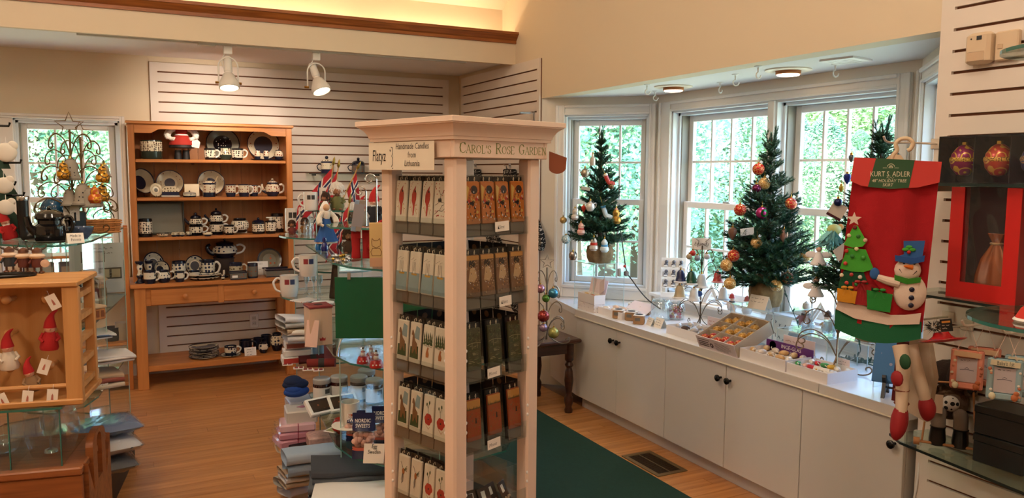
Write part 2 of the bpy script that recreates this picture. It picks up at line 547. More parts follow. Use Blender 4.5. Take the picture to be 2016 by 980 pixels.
tubem=emitmat('cove_tube','#ffe4bc',20.0)
for i in range(6):
 x0=-3.6+i*1.06
 t=thing('cove_light','warm fluorescent tube lying in the cove above the fascia','light',(x0,5.70,2.55),0,'tubes in the light cove')
 MB().box(0,1.0,-.03,.03,0,.02).build('batten',WHITE,t)
 MB().cyl((.02,0,.034),.013,.96,12,axis='X').build('tube',tubem,t)
 # ---------------------------------------------------------------- windows
PANE=glassmat('window_pane','#f4fbfa',0.02,0.0)
SASHM=mat('#e7e6e3',0.42);JAMB=mat('#dfe4e8',0.5);TRACK=mat('#8a8478',0.5)
def window(n,origin,rz,length,units,z0,z1,cols,casing,zcas0,zcas1,xc0,xc1,rec=0.10,th=0.14,zmeet=1.385,wall_name=None,ztop=2.24,zbot=0.0,wall=True):
 M=Matrix.Translation((origin[0],origin[1],0))@Matrix.Rotation(rz,4,'Z')
 ox0,ox1=units[0][0],units[-1][1]
 if wall:
  wmb=MB().tf(M)
  wmb.box(-.0,ox0,0,th,zbot,ztop).box(ox1,length,0,th,zbot,ztop)
  wmb.box(ox0,ox1,0,th,zbot,z0).box(ox0,ox1,0,th,z1,ztop)
  struct(wmb.build(wall_name,WALLW,smooth=False))
 w=bpy.data.objects.new('window_%d'%n,None);COL.objects.link(w);struct(w)
 w.matrix_world=M
 # stepped casing boards
 for(a,b,c,d)in((xc0,ox0,zcas0,zcas1),(ox1,xc1,zcas0,zcas1),(ox0,ox1,z1,zcas1),(ox0,ox1,zcas0,z0)):
  mb=MB().box(a,b,-.016,0,c,d,.003)
  if b-a<0.2:
   if a==xc0:mb.box(a,a+.02,-.028,-.016,c,d,.003).box(b-.014,b,-.022,-.016,c,d,.002)
   else:mb.box(b-.02,b,-.028,-.016,c,d,.003).box(a,a+.014,-.022,-.016,c,d,.002)
  elif d==zcas1:mb.box(a,b,-.028,-.016,d-.02,d,.003).box(a,b,-.022,-.016,c,c+.014,.002)
  else:mb.box(a-.01,b+.01,-.034,-.016,d-.022,d,.004)
  mb.build('casing_board',TRIM,w)
 for ui,(a,b)in enumerate(units):
  if ui:
   pa=units[ui-1][1]
   MB().box(pa,a,-.016,rec+.05,z0,z1,.003).build('mullion_post',TRIM,w)
  jm=MB()
  jm.box(a,a+.012,0,rec+.06,z0,z1).box(b-.012,b,0,rec+.06,z0,z1).box(a,b,0,rec+.06,z1-.012,z1).box(a,b,0,rec+.06,z0,z0+.014)
  jm.box(a+.012,a+.03,rec*.45,rec+.06,z0,z1).box(b-.03,b-.012,rec*.45,rec+.06,z0,z1).box(a,b,rec*.45,rec+.06,z1-.03,z1-.012)
  jm.build('jamb',JAMB,w,smooth=False)
  tk=MB().box(a+.03,a+.038,rec*.6,rec+.03,z0,z1).box(b-.038,b-.03,rec*.6,rec+.03,z0,z1).build('sash_track',TRACK,w,smooth=False)
  for(sz0,sz1,sy)in((zmeet-.02,z1-.03,rec+.02),(z0+.014,zmeet+.022,rec-.012)):
   st,sa,sb=.042,a+.036,b-.036
   fr=MB()
   fr.box(sa,sa+st,sy,sy+.03,sz0,sz1,.003).box(sb-st,sb,sy,sy+.03,sz0,sz1,.003)
   fr.box(sa+st,sb-st,sy,sy+.03,sz0,sz0+.042,.003).box(sa+st,sb-st,sy,sy+.03,sz1-st,sz1,.003)
   sash=fr.build('sash',SASHM,w)
   ga,gb,gz0,gz1=sa+st,sb-st,sz0+.042,sz1-st
   mw=.014
   for c in range(1,cols):
    x=ga+(gb-ga)*c/cols
    MB().box(x-mw/2,x+mw/2,sy+.003,sy+.027,gz0,gz1).build('muntin',SASHM,sash,smooth=False)
   zm=(gz0+gz1)/2
   MB().box(ga,gb,sy+.004,sy+.026,zm-mw/2,zm+mw/2).build('muntin',SASHM,sash,smooth=False)
   for c in range(cols):
    xa,xb=ga+(gb-ga)*c/cols,ga+(gb-ga)*(c+1)/cols
    for(za,zb)in((gz0,zm),(zm,gz1)):
     MB().add([(xa,sy+.014,za),(xb,sy+.014,za),(xb,sy+.014,zb),(xa,sy+.014,zb)],[(0,1,2,3)]).build('pane',PANE,sash,smooth=False)
   if sz0<zmeet-.1:
    MB().box((sa+sb)/2-.03,(sa+sb)/2+.03,sy+.004,sy+.024,sz1,sz1+.012,.003).build('sash_lock',mat('#b9b5ab',.4,.6),sash)
 return w
R2=math.sqrt(0.5)
window(1,(2.80,5.14),-pi/4,.85,[(.185,.80)],.775,2.015,3,.066,.682,2.085,.118,.845,wall_name='wall_bay_north')
window(2,(3.40,4.54),-pi/2,2.04,[(.175,1.075),(1.125,1.925)],.775,2.02,4,.1,.682,2.085,.055,2.0,wall_name='wall_bay_east')
window(3,(3.40,2.50),-3*pi/4,.80,[(.10,.70)],.775,2.02,3,.066,.682,2.085,.03,.765,wall_name='wall_bay_south')
window(4,(0,YB),0,1,[(-1.47,-.75),(-.665,.02)],.755,1.965,3,.05,.69,2.0,-1.54,.055,rec=.06,zmeet=1.375,wall=False)
struct(MB().slab([(2.919,1.9),(3.5,2.4),(3.54,4.6),(2.919,5.28)],2.14,2.24).build('ceiling_bay',CEILM,smooth=False))
struct(MB().box(3.285,3.399,2.60,4.43,.752,.772,.004).box(3.37,3.399,2.60,4.43,.68,.752).build('trim_3',TRIM,smooth=False))
# ---------------------------------------------------------------- outside ground
struct(MB().box(3.56,60,-30,60,-.35,-.30).box(-30,3.56,6.86,60,-.35,-.30).build('ground',mat('#bfc3a2',0.9,bump=.4,bscale=30,vary=.25,vscale=3),smooth=False))
struct(MB().box(-5,2.95,-3.7,6.84,-.35,-.08).slab([(2.9,1.8),(3.56,2.4),(3.56,4.62),(2.9,5.3)],-.35,-.08).build('trim_2',mat('#8f8a80',.9),smooth=False))
# ---------------------------------------------------------------- cabinets under the bay
DY=[4.496,4.009,3.521,3.023,2.523,2.00]
knobm=mat('#0d0c0c',.22,.3)
def knob(parent,x,y,z,r=.017):
 mb=MB().lathe([(.006,0),(.006,-.014),(.010,-.017),(r,-.024),(r*1.02,-.032),(r*.6,-.038),(0,-.039)],16,(0,0,0),'X')
 o=mb.build('knob',knobm,parent);o.location=(x,y,z);return o
cabs=[(0,2,'white two-door base cabinet at the far end of the bay, beside the dark wooden table'),(2,4,'white two-door base cabinet under the bay window, right behind the floor grille'),(4,5,'white single-door base cabinet at the slatwall end of the bay counter')]
for a,b,lab in cabs:
 t=thing('base_cabinet',lab,'cabinet',(0,0,0))
 y1,y0=DY[a],DY[b]
 MB().box(2.758,2.98 if a<4 else 2.85,y0+.002,y1-.002,.085,.638).build('carcass',CABW,t,smooth=False)
 MB().box(2.795,2.98 if a<4 else 2.85,y0,y1,.0,.085).build('toe_kick',mat('#c4bfba',.5),t,smooth=False)
 for i in range(a,b):
  d=MB().box(2.738,2.757,DY[i+1]+.002,DY[i]-.002,.088,.630,.002).build('door',CABW,t)
  left_open=(i==0 or i==2)
  ky=DY[i+1]+.035 if i in(0,2)else(DY[i]-.035 if i in(1,3)else DY[i+1]+.04)
  knob(d,2.738,ky,.555 if i<4 else.53)
ang=MB().slab([(2.745,4.50),(2.79,4.50),(2.885,5.03),(2.84,5.03)],.085,.638).build('end_panel',CABW,None,smooth=False)
tag(ang,'slanted white end panel between the cabinets and the wall behind the table','panel')
ct=thing('countertop','white laminate counter filling the bay in front of the windows','counter',(0,0,0))
MB().slab([(2.735,1.985),(2.86,1.985),(3.395,2.52),(3.395,4.535),(2.85,5.08),(2.735,4.50)],.640,.680).build('worktop',mat('#e6e8ea',.28),ct,smooth=False)
for ya,yb in((4.50,3.482),(3.480,2.424),(2.422,1.985)):
 MB().box(2.728,2.7345,yb+.001,ya-.001,.640,.680).build('edge_strip',CABW,ct,smooth=False)
MB().box(2.722,2.7345,1.985,4.50,.632,.639,.002).build('bead',mat('#efe6d2',.35),ct)
for lx,ly,lz,lab in((-2.2,0.6,3.3,'added unseen bulb pendant over the side aisle'),(0.4,-1.2,2.55,'added unseen bulb pendant lowest under the sloping ceiling'),(1.2,0.9,3.5,'added unseen bulb pendant near the slatwall'),(-0.6,2.8,3.8,'added unseen bulb pendant highest, near the ridge')):  # invented pendants, out of view, added as fixtures for the room fill lights
 t=thing('added_pendant',lab,'lamp',(lx,ly,lz+.16));zc_=4.36-.405*abs(ly-2.5)-lz-.16
 MB().tube([(0,0,.10),(0,0,zc_-.01)],.004,6).build('cord',WHITE,t);MB().lathe([(0,zc_-.02),(.05,zc_-.02),(.05,zc_),(0,zc_)],16).build('ceiling_plate',WHITE,t)
 MB().cyl((0,0,.06),.02,.05,12).build('socket',WHITE,t);MB().ball((0,0,.03),.035,14,9).build('bulb',emitmat('added_pendant_bulb','#ffdcb0',3.0),t)
 # floor grille, rug
t=thing('floor_register','brown metal floor grille in the boards beside the cabinets','vent',(2.49,3.24,0))
fm=mat('#7d6a4c',.4,.5)
MB().box(0,.2,0,.028,0,.006,.002).box(0,.2,.312,.34,0,.006,.002).box(0,.028,.028,.312,0,.006,.002).box(.172,.2,.028,.312,0,.006,.002).build('frame',fm,t)
MB().box(.028,.172,.028,.312,0,.001).build('duct',mat('#120d09',.9),t)
for i in range(22):
 MB().box(.028,.172,.031+i*.0128,.0375+i*.0128,.001,.005).build('louver',mat('#3d2c1c',.5,.4),t,smooth=False)
MB().box(.096,.104,.028,.312,.0045,.0058).build('bar',fm,t,smooth=False)
solo(MB().box(1.55,2.47,1.2,5.3,0.0,.009,.003),'runner_rug',mat('#0f3a33',.95,bump=.5,bscale=400,vary=.12,vscale=60),'long dark green runner rug lying on the boards beside the cabinets','rug')
# bay ceiling lights, hooks, square vent
trimring=mat('#e9dcc6',.4)
for i,(x,y,lab)in enumerate(((3.127,4.011,'recessed downlight in the bay ceiling above the tree with gold and red balls'),(3.141,3.079,'recessed downlight in the bay ceiling beside the square vent'))):
 t=thing('recessed_light',lab,'ceiling light',(x,y,2.14))
 MB().lathe([(.066,0),(.118,0),(.118,-.006),(.10,-.010),(.066,-.008),(.066,0)],32).build('trim_ring',trimring,t)
 MB().lathe([(.063,.0),(.064,-.024),(.058,-.026)],28).build('baffle',mat('#b9713e',.5),t)
 MB().lathe([(0,-.018),(.045,-.021),(.058,-.025),(.055,-.031),(.035,-.034),(0,-.035)],24).build('bulb',emitmat('halogen','#ffd9b0',9.0),t)
 spot_lamp('bay_downlight',(x,y,2.10),(x,y,0),14,WARM,.05,110,.8)
hookm=mat('#e9e7e2',.4)
for px,py in((1274,167),(1290,180),(1418,163),(1448,147),(1493,131),(1645,127)):
 p=onz(px,py-1,2.14)
 t=thing('ceiling_hook','small white swag hook screwed into the bay ceiling','hook',p,random.uniform(-.6,.6),'white hooks in the bay ceiling')
 MB().lathe([(0,0),(.020,0),(.019,-.003),(.008,-.007),(.0045,-.008),(.0045,-.020),(0,-.020)],16).build('plate',hookm,t)
 pts=[(0,0,-.015),(0,0,-.028)]+[(x,0,z)for x,z in arc(.004,-.046,.016,pi*.55,pi*2.05,12)]
 MB().tube(pts,.0035,8).build('hook',hookm,t)
t=thing('ceiling_vent','small square white vent grille in the bay ceiling','vent',(3.10,2.68,2.14),rad(10))
MB().box(-.085,.085,-.085,-.065,-.009,0).box(-.085,.085,.065,.085,-.009,0).box(-.085,-.065,-.065,.065,-.009,0).box(.065,.085,-.065,.065,-.009,0).build('frame',TRIM,t)
for i in range(5):
 MB().box(-.065,.065,-.06+i*.026,-.042+i*.026,-.008,-.003).build('slat',TRIM,t,smooth=False)
 # track on the fascia with two spot lamps
trk=mat('#cfc8ba',.4)
t=thing('light_track','pale metal lighting track fixed along the fascia underside','track',(0,0,0))
MB().box(-.20,2.42,5.64,5.675,2.428,2.465,.002).build('rail',trk,t)
MB().box(.50,.61,5.63,5.685,2.418,2.464,.003).build('feed_box',trk,t)
def spotfix(px,tilt,lab):
 p=yz(px,5.657,2.42)
 t=thing('track_spotlight',lab,'spotlight',(p.x,5.657,2.428))
 wm=mat('#e8e4dc',.35);br=mat('#c79a4a',.25,1.0)
 MB().box(-.028,.028,-.018,.018,-.055,0,.004).build('adapter',wm,t)
 # yoke
 ar=arc(0,-.135,.062,0,pi,14)
 yoke=MB().tube([(.062,0,-.245)]+[(x,0,z)for x,z in ar]+[(-.062,0,-.245)],.005,8).build('yoke',wm,t)
 h=MB().lathe([(0,.10),(.024,.10),(.027,.095),(.027,.0),(.022,-.006),(.022,-.014),(.034,-.022),(.060,-.075),(.066,-.09),(.066,-.118),(.060,-.12),(.056,-.10),(.02,-.03),(0,-.03)],28).build('head',wm,t)
 h.location=(0,0,-.165);h.rotation_euler=tilt
 b=MB().lathe([(0,-.108),(.03,-.105),(.055,-.098),(.055,-.102),(.03,-.112),(0,-.115)],24).build('bulb',emitmat('spot_bulb','#ffe2b8',6.0),h)
 for sx in(-.084,.054):MB().cyl((sx,0,0),.008,.03,10,axis='X').build('screw',br,t).location=(0,0,-.243)
 MB().tube([(-.02,.0,-.05),(-.04,.01,-.09),(-.03,.012,-.14),(-.012,.01,-.16)],.003,6).build('cord',wm,t)
 return t
s1=spotfix(448,(rad(-16),rad(0),0),'white track spotlight beside the feed box, head hanging straight')
s2=spotfix(622,(rad(-22),rad(-14),0),'white track spotlight with its head tilted, further along the track')
spot_lamp('track_light',(s1 .location.x-.02,5.70,2.10),(.62,6.7,1.95),26,WARM,.04,85,.9)
spot_lamp('track_light',(s2 .location.x,5.70,2.10),(1.35,6.7,1.55),14,WARM,.04,90,.9)
# wall outlet under the hutch
p=ony(500,631,YB-.022)
t=thing('wall_outlet','white duplex outlet plate on the slatwall under the hutch','outlet',(p.x,YB-.022,p.z))
MB().box(-.035,.035,-.006,0,-.057,.057,.003).build('plate',WHITE,t)
for s in(-1,1):
 MB().box(-.016,.016,-.0085,-.006,s*.022-.014,s*.022+.014,.002).build('socket',mat('#d8d4cc',.4),t)
 MB().box(-.008,-.005,-.009,-.0085,s*.022-.005,s*.022+.006).box(.005,.008,-.009,-.0085,s*.022-.005,s*.022+.006).build('slot',INK,t)
 # ================================================================ the pine hutch and its pottery
PINE=woodmat('pine_long','#cf8a4c','#b06c34','X',12,.42,knots=3.2)
PINEV=woodmat('pine_upright','#cf8a4c','#b06c34','Z',12,.42,knots=3.0)
PINEB=woodmat('pine_back','#b87a44','#9c612f','Z',9,.5,knots=4.0)
UF,UB,LF=6.30,6.66,6.20
xl,xr=ony(252,300,UF).x,ony(575,300,UF).x
ztop=ony(252,237,UF).z
zs1,zs2,zs3=(ony(420,v,UF+.015).z for v in(314.5,388,464))
zc=ony(262,561,LF-.02).z
hut=thing('pine_hutch','tall honey pine hutch with open plate shelves, two drawers and a low shelf','hutch',(0,0,0))
st=.045
for a in(xl,xr-st):
 MB().box(a,a+st,UF,UB,zc,ztop-.02,.004).build('side_panel',PINEV,hut)
MB().box(xl-.012,xr+.012,UF-.02,UB,ztop-.022,ztop,.005).build('top_board',PINE,hut)
# arched valance
L,Rr=xl+st,xr-st
pol=[(L,ztop-.022),(L,ztop-.085),(L+.10,ztop-.085)]+[(L+.10+.07*t,ztop-.085+.03*(3*t*t-2*t**3))for t in(.2,.4,.6,.8,1)]
pol+=[(Rr-.17+.07*t,ztop-.055-.03*(3*t*t-2*t**3))for t in(0,.2,.4,.6,.8)]+[(Rr-.10,ztop-.085),(Rr,ztop-.085),(Rr,ztop-.022)]
MB().prism(pol,UF+.002,UF+.022).build('valance',PINE,hut)
nb=7
for i in range(nb):
 MB().box(xl+.02+(xr-xl-.04)*i/nb+.001,xl+.02+(xr-xl-.04)*(i+1)/nb-.001,UB-.015,UB,zc,ztop-.022).build('back_board',PINEB,hut,smooth=False)
for z in(zs1,zs2,zs3):
 MB().box(xl+st,xr-st,UF+.015,UB-.015,z-.024,z,.003).build('shelf',PINE,hut)
clx,crx=ony(256,561,LF-.02).x,ony(588,545,LF-.02).x
MB().box(clx,crx,LF-.02,UB,zc-.03,zc,.004).build('counter',PINE,hut)
lw=.075
lx0,lx1=clx+.025,crx-.025
for a in(lx0,lx1-lw):
 for b in(LF,UB-lw):
  MB().box(a,a+lw,b,b+lw,0,zc-.03,.004).build('leg',PINEV,hut)
za=ony(300,600,LF).z
MB().box(lx0+lw,lx1-lw,LF+.02,LF+.04,za-.01,zc-.03).build('apron',PINE,hut)
MB().box(lx0+lw,lx1-lw,UB-.03,UB-.01,za,zc-.03).build('apron',PINE,hut)
d0,d1,d2,d3=(ony(v,585,LF).x for v in(297,430,441,575))
zd0,zd1=za-.004,zc-.045
MB().box(d1,d2,LF+.006,LF+.03,za-.014,zc-.03).build('divider',PINEV,hut)
for a,b in((d0,d1),(d2,min(d3,lx1-lw-.01))):
 d=MB().box(a,b,LF+.004,LF+.02,zd0,zd1,.003).build('drawer_front',PINE,hut)
 MB().lathe([(.010,0),(.008,-.012),(.017,-.02),(.018,-.028),(.010,-.034),(0,-.035)],16,((a+b)/2,LF+.004,(zd0+zd1)/2),'Y').build('knob',PINEV,d)
zl=ony(420,709,LF+.02).z
MB().box(lx0+.01,lx1-.01,LF+.02,UB-.01,zl-.045,zl,.004).build('low_shelf',PINE,hut)
# ---- pottery makers: every size is taken as width w and height h in metres
P_RED=potmat('pot_cream_red','#e2d6bd','#8a3a26','#20263c',55,.34,.93)
P_BW=potmat('pot_black_dots','#e8dfca','#1b181b','#171519',62,.2,.84,size=.36)
P_BLU=potmat('pot_blue_flower','#ddd8c6','#27324c','#151b2e',38,.36,.86,size=.36)
P_CRM=potmat('pot_cream_floral','#e5dac0','#6c5a38','#262a44',48,.36,.95,size=.25)
P_GRN=potmat('pot_green_base','#d9cfb4','#4a2e22','#27332c',70,.42,.93,size=.4)
P_DRK=potmat('pot_dark_garden','#6d6a62','#9a4a30','#2b2c3a',60,.12,.8,size=.3)
P_NVY=mat('#141a2e',.2)
P_WHT=mat('#e8e4da',.25)
PL_DOT=platemat('plate_dots',[(0,'#14131a'),(.55,'#8d8a7c'),(.94,'#101018')],'#e6e0cc',58,.27,(0,.55))
PL_GRY=platemat('plate_grey_middle',[(0,'#4c4a55'),(.56,'#dcd0b4'),(.95,'#26263a')],'#a2532f',40,.2,(.62,.9))
PL_CRM=platemat('plate_cream_vine',[(0,'#3c3d52'),(.38,'#ded2b6'),(.94,'#2b2f48')],'#8f5a34',46,.2,(.45,.88))
PL_BLU=platemat('plate_blue_flower',[(0,'#1b2236'),(.46,'#d8d2be'),(.90,'#161c30')],'#2f3b58',36,.36,(.5,.86))
PL_GRP=platemat('plate_orchard',[(0,'#8f8f80'),(.86,'#4a4f58'),(.95,'#20253a')],'#b8562c',30,.26,(0,.8))
def body_prof(w,h,shape):
 r=w/2;t=.004
 if shape=='mug':o=[(r*.80,0),(r*.84,h*.05),(r*.95,h*.3),(r,h*.6),(r*.97,h*.9),(r,h)]
 elif shape=='can':o=[(r*.93,0),(r*.97,h*.03),(r,h*.1),(r,h*.9),(r*.97,h)]
 elif shape=='bowl':o=[(r*.5,0),(r*.52,h*.08),(r*.8,h*.35),(r*.97,h*.75),(r,h)]
 elif shape=='belly':o=[(r*.62,0),(r*.68,h*.06),(r*.95,h*.35),(r,h*.52),(r*.9,h*.75),(r*.66,h*.92),(r*.68,h)]
 elif shape=='cream':o=[(r*.72,0),(r*.78,h*.06),(r,h*.38),(r*.96,h*.58),(r*.74,h*.82),(r*.80,h)]
 return o+[(o[-1][0]-t,h),(o[-2][0]-t*1.3,h*.8),(o[2][0]-t*1.5,h*.3),(0,h*.1)]
def handle_pts(w,h,side=1,z0=.22,z1=.82,out=.62):
 r=w/2
 return[(side*r*.92,0,h*z1),(side*r*1.25,0,h*(z1+.05)),(side*r*(1+out),0,h*(z1*.8+z0*.2)),(side*r*(1+out*.95),0,h*(z1+z0)*.5),(side*r*(1+out*.6),0,h*(z0+.1)),(side*r*.86,0,h*z0)]
def smooth_pts(pts,n=4):
 out=[]
 P=[Vector(p)for p in pts]
 for i in range(len(P)-1):
  a,b,c,d=P[max(i-1,0)],P[i],P[i+1],P[min(i+2,len(P)-1)]
  for j in range(n):
   t=j/n
   out.append(.5*((2*b)+(c-a)*t+(2*a-5*b+4*c-d)*t*t+(3*b-a-3*c+d)*t**3))
 out.append(P[-1]);return out
def mk_mug(name,lab,cat,loc,w,h,m,hm=None,side=1,shape='mug',rz=0,group=None,hr=.006):
 t=thing(name,lab,cat,loc,rz,group)
 MB().lathe(body_prof(w,h,shape),24).build('body',m,t)
 if side:MB().tube(smooth_pts(handle_pts(w,h,side)),hr,8).build('handle',hm or P_WHT,t)
 return t
def mk_jar(name,lab,cat,loc,w,h,m,lidm,shape='can',knobr=.3,group=None,lidh=.22):
 t=thing(name,lab,cat,loc,0,group)
 hb=h*(1-lidh)
 MB().lathe(body_prof(w,hb,shape),24).build('body',m,t)
 r=(w/2)*(.98 if shape in('can','mug')else.72)
 hl=h*lidh
 li=MB().lathe([(0,hb-.003),(r,hb-.003),(r*1.03,hb+.004),(r*.8,hb+hl*.35),(r*.2,hb+hl*.55),(0,hb+hl*.55)],24).build('lid',lidm,t)
 MB().ball((0,0,hb+hl*.75),hl*.26,12,8).build('knob',P_NVY,li)
 return t
def mk_teapot(name,lab,loc,w,h,m,lidm,hm,spout=-1,shape='belly',bodyfrac=.62,group=None):
 t=thing(name,lab,'teapot',loc,0,group)
 wb=w*bodyfrac;hb=h*.72
 MB().lathe(body_prof(wb,hb,shape),28).build('body',m,t)
 r=wb*.36
 li=MB().lathe([(0,hb),(r,hb-.002),(r*.95,hb+h*.05),(r*.4,hb+h*.13),(0,hb+h*.14)],24).build('lid',lidm,t)
 MB().ball((0,0,hb+h*.2),h*.065,12,8).build('knob',lidm,li)
 s=spout;q=wb/2
 pts=smooth_pts([(s*q*.8,0,hb*.32),(s*q*1.2,0,hb*.45),(s*q*1.38,0,hb*.8),(s*(w-wb*.95),0,hb*.98)])
 MB().tube(pts,[max(.005,q*.26*(1-.6*i/(len(pts)-1)))for i in range(len(pts))],10).build('spout',m if lidm is not P_NVY else lidm,t)
 MB().tube(smooth_pts(handle_pts(wb,hb,-s,.25,.85,.55)),.008,8).build('handle',hm,t)
 return t
def mk_plate(name,lab,cat,loc,w,m,lean=14,rz=0,oval=1.0,group=None,yaw=0,stand=True,deep=.02):
 """standing plate: local origin at the lowest rim point; disc faces -Y and leans back"""
 r=w/2
 t=thing(name,lab,cat,loc,rz,group)
 d=MB().lathe([(0,-.002),(r*.55,-.002),(r*.66,-.006-deep*.2),(r,-deep),(r*1.0,-deep+.005),(r*.66,.005),(r*.5,.012),(0,.012)],36,(0,0,0),'Y',sy=oval)
 o=d.build('dish',m,t)
 o.location=(0,sin(rad(lean))*r*oval+.006+deep*cos(rad(lean)),cos(rad(lean))*r*oval+deep*sin(rad(lean))*.9);o.rotation_euler=(rad(-lean),0,0)
 if stand:
  for sx in(-.3,.3):
   MB().tube([(sx*r,-deep-.012,.016),(sx*r,-deep-.014,.004),(sx*r,.02,.003),(sx*r,r*.7,.003),(sx*r,r*.75,r*.6)],.002,6).build('stand_wire',IRON,t)
 return t
def hz(ox,oy,s):
 def f(a,b,c,d,Y,z):
  px0,px1,py0,py1=ox+a/s,ox+b/s,oy+c/s,oy+d/s
  p=yz((px0+px1)/2,Y,z)
  return p,mpx(px1-px0,p),mpx(py1-py0,p)
 return f
A=hz(240,220,4.9);B=hz(240,380,4.9);Cz=hz(240,540,4.083)
FR,BK=6.42,6.56
# shelf 1
p,w,h=A(190,385,270,450,FR,zs1);mk_mug('pottery_crock','straight pottery crock with a dark green foot, beside the headless doll','crock',p,w,h,P_GRN,side=0,shape='can')
p,w,h=A(465,700,165,455,FR,zs1)
t=thing('apron_doll','headless doll in red skirt, white sleeves and black boots on the hutch top shelf','doll',p)
red=mat('#a5281c',.8);blk=mat('#121012',.6);skin=mat('#c98f74',.6)
MB().lathe([(.004,0),(.028,.002),(.026,.02),(.022,.07),(.0,.072)],12,(-.028,0,0)).build('boot',blk,t)
MB().lathe([(.004,0),(.028,.002),(.026,.02),(.022,.07),(.0,.072)],12,(.028,0,0)).build('boot',blk,t)
for s in(-1,1):MB().cyl((s*.026,0,.06),.019,.05,12).build('leg',skin,t)
MB().lathe([(.085,.085),(.092,.09),(.085,.125),(.05,.17),(.036,.185),(0,.185)],20).build('skirt',blk,t)
MB().lathe([(.088,.108),(.088,.12),(.055,.17),(.04,.185),(.045,.235),(.03,.25),(0,.252)],20,(0,-.006,0)).build('bodice',red,t)
for s in(-1,1):
 MB().tube(smooth_pts([(s*.03,0,.235),(s*.075,-.01,.215),(s*.10,-.02,.18),(s*.075,-.03,.155),(s*.05,-.05,.15)]),[.02]*5+[.024]*6+[.014]*6,10).build('sleeve',mat('#e9e3d8',.8),t)
MB().lathe([(.044,.175),(.048,.18),(.044,.188),(.03,.185)],20,(0,-.005,0)).build('belt',WHITE,t)
MB().lathe([(.02,.245),(.026,.25),(.018,.262),(0,.262)],14).build('collar',mat('#efe9dd',.8),t)
MB().prism([(.062,.095),(.115,.085),(.125,.13),(.105,.15),(.068,.14)],-.062,-.059).build('paper_tag',CARD,t)
p,w,h=A(828,1140,170,462,BK,zs1);mk_plate('dinner_plate','large plate with a black centre of white dots behind three mugs','plate',p,w,PL_DOT)
p,w,h=A(797,905,345,455,FR-.04,zs1);mk_mug('pottery_mug','blue-flowered mug left of the patterned creamer, under the dotted plate','mug',p,w,h,P_BW,side=1)
p,w,h=A(945,1058,338,458,FR-.02,zs1);mk_mug('pottery_creamer','tall patterned creamer standing between two mugs under the dotted plate','creamer',p,w,h,P_GRN,side=0,shape='cream')
p,w,h=A(1062,1172,345,458,FR-.04,zs1);mk_mug('pottery_mug','blue-flowered mug right of the patterned creamer, under the dotted plate','mug',p,w,h,P_BW,side=1)
p,w,h=A(1225,1530,182,462,BK,zs1);mk_plate('dinner_plate','cream-rimmed plate with a plain grey centre on the hutch top shelf','plate',p,w,PL_GRY)
p,w,h=A(1245,1560,445,462,FR-.03,zs1)
solo(MB().lathe([(0,0),(w*.40,0),(w*.5,.010),(w*.49,.012),(w*.4,.005),(0,.005)],32,sy=.3),'serving_tray',P_NVY,'narrow dark tray under the three small shakers','tray',p)
for(a,b),lab in(((1280,1340),'small pottery shaker, leftmost on the narrow dark tray'),((1365,1420),'small pottery shaker between two others on the dark tray'),((1470,1555),'larger squat pottery shaker on the dark tray')):
 q,w,h=A(a,b,362,455,FR-.03,zs1+.006);mk_mug('pottery_shaker',lab,'shaker',q,w,h,P_RED,side=0,shape='belly')
 # shelf 2
p,w,h=A(160,330,578,770,BK-.02,zs2+.03);mk_plate('pottery_bowl','bowl with a dark blue inside propped on edge at the shelf end','bowl',(p.x,p.y,zs2),h*1.3,platemat('bowl_dark',[(0,'#232437'),(.55,'#cfc3a8'),(.93,'#20223a')]),16,rad(38),deep=.05)
p,w,h=A(285,400,695,830,FR-.05,zs2);mk_plate('oval_dish','small oval dish with a flower sprig leaning on a wire stand','dish',p,w,platemat('dish_sprig',[(0,'#4a4a3c'),(.3,'#e2d7bd'),(.93,'#b7a888')]),18,rad(12),oval=h/w,deep=.012)
p,w,h=A(345,595,600,825,BK,zs2);mk_plate('dinner_plate','cream plate with blue centre behind the butter dish','plate',p,w,PL_CRM)
p,w,h=A(385,552,712,830,FR-.02,zs2)
t=thing('butter_dish','arched cream butter dish on a flat base plate','butter dish',p)
MB().box(-w*.5,w*.5,-.05,.05,0,.014,.006).build('base',P_WHT,t)
MB().prism([(-w*.46,.014),(w*.46,.014)]+[(w*.46*cos(a),.014+(h-.02)*(.55+.45*sin(a))if 0<a<pi else.014)for a in[pi*k/12 for k in range(1,12)]],-.038,.038).build('lid',P_CRM,t)
p,w,h=A(595,712,762,826,FR-.06,zs2);mk_jar('pottery_box','low round lidded box in front of the flowered tile','box',p,w,h,P_BLU,P_WHT,lidh=.42)
p,w,h=A(610,745,700,822,BK-.05,zs2)
o=solo(MB().box(-w/2,w/2,-.006,.006,0,h,.003),'ceramic_tile',potmat('tile_floral','#dfcda6','#7a4a2c','#dfcda6',50,.3,.8,size=.25),'square cream tile with red flowers propped behind a low box','tile',p,rot=(rad(-10),0,0))
p,w,h=A(745,992,595,822,BK,zs2);mk_plate('dinner_plate','cream plate with blue centre behind the sugar jar','plate',p,w,PL_CRM)
p,w,h=A(785,902,640,822,FR-.03,zs2);t=mk_jar('sugar_jar','lidded sugar jar with a spoon in it, before a cream plate','jar',p,w,h,P_RED,P_RED,lidh=.3)
MB().tube([(.015,0,h*.66),(.05,-.01,h*.86),(.062,-.012,h*1.08)],[.004,.003,.006],8).build('spoon',mat('#c9b48c',.4),t)
for(a,b),lab in(((995,1108),'cream and blue mug next to the cream plate'),((1118,1240),'cream and blue mug standing in the middle of three'),((1222,1322),'cream and blue mug set back beside the teapot')):
 q,w,h=A(a,b,705 if a!=1222 else 700,822 if a!=1222 else 808,FR-.03 if a!=1222 else FR+.06,zs2);mk_mug('pottery_mug',lab,'mug',q,w*.86,h,P_RED)
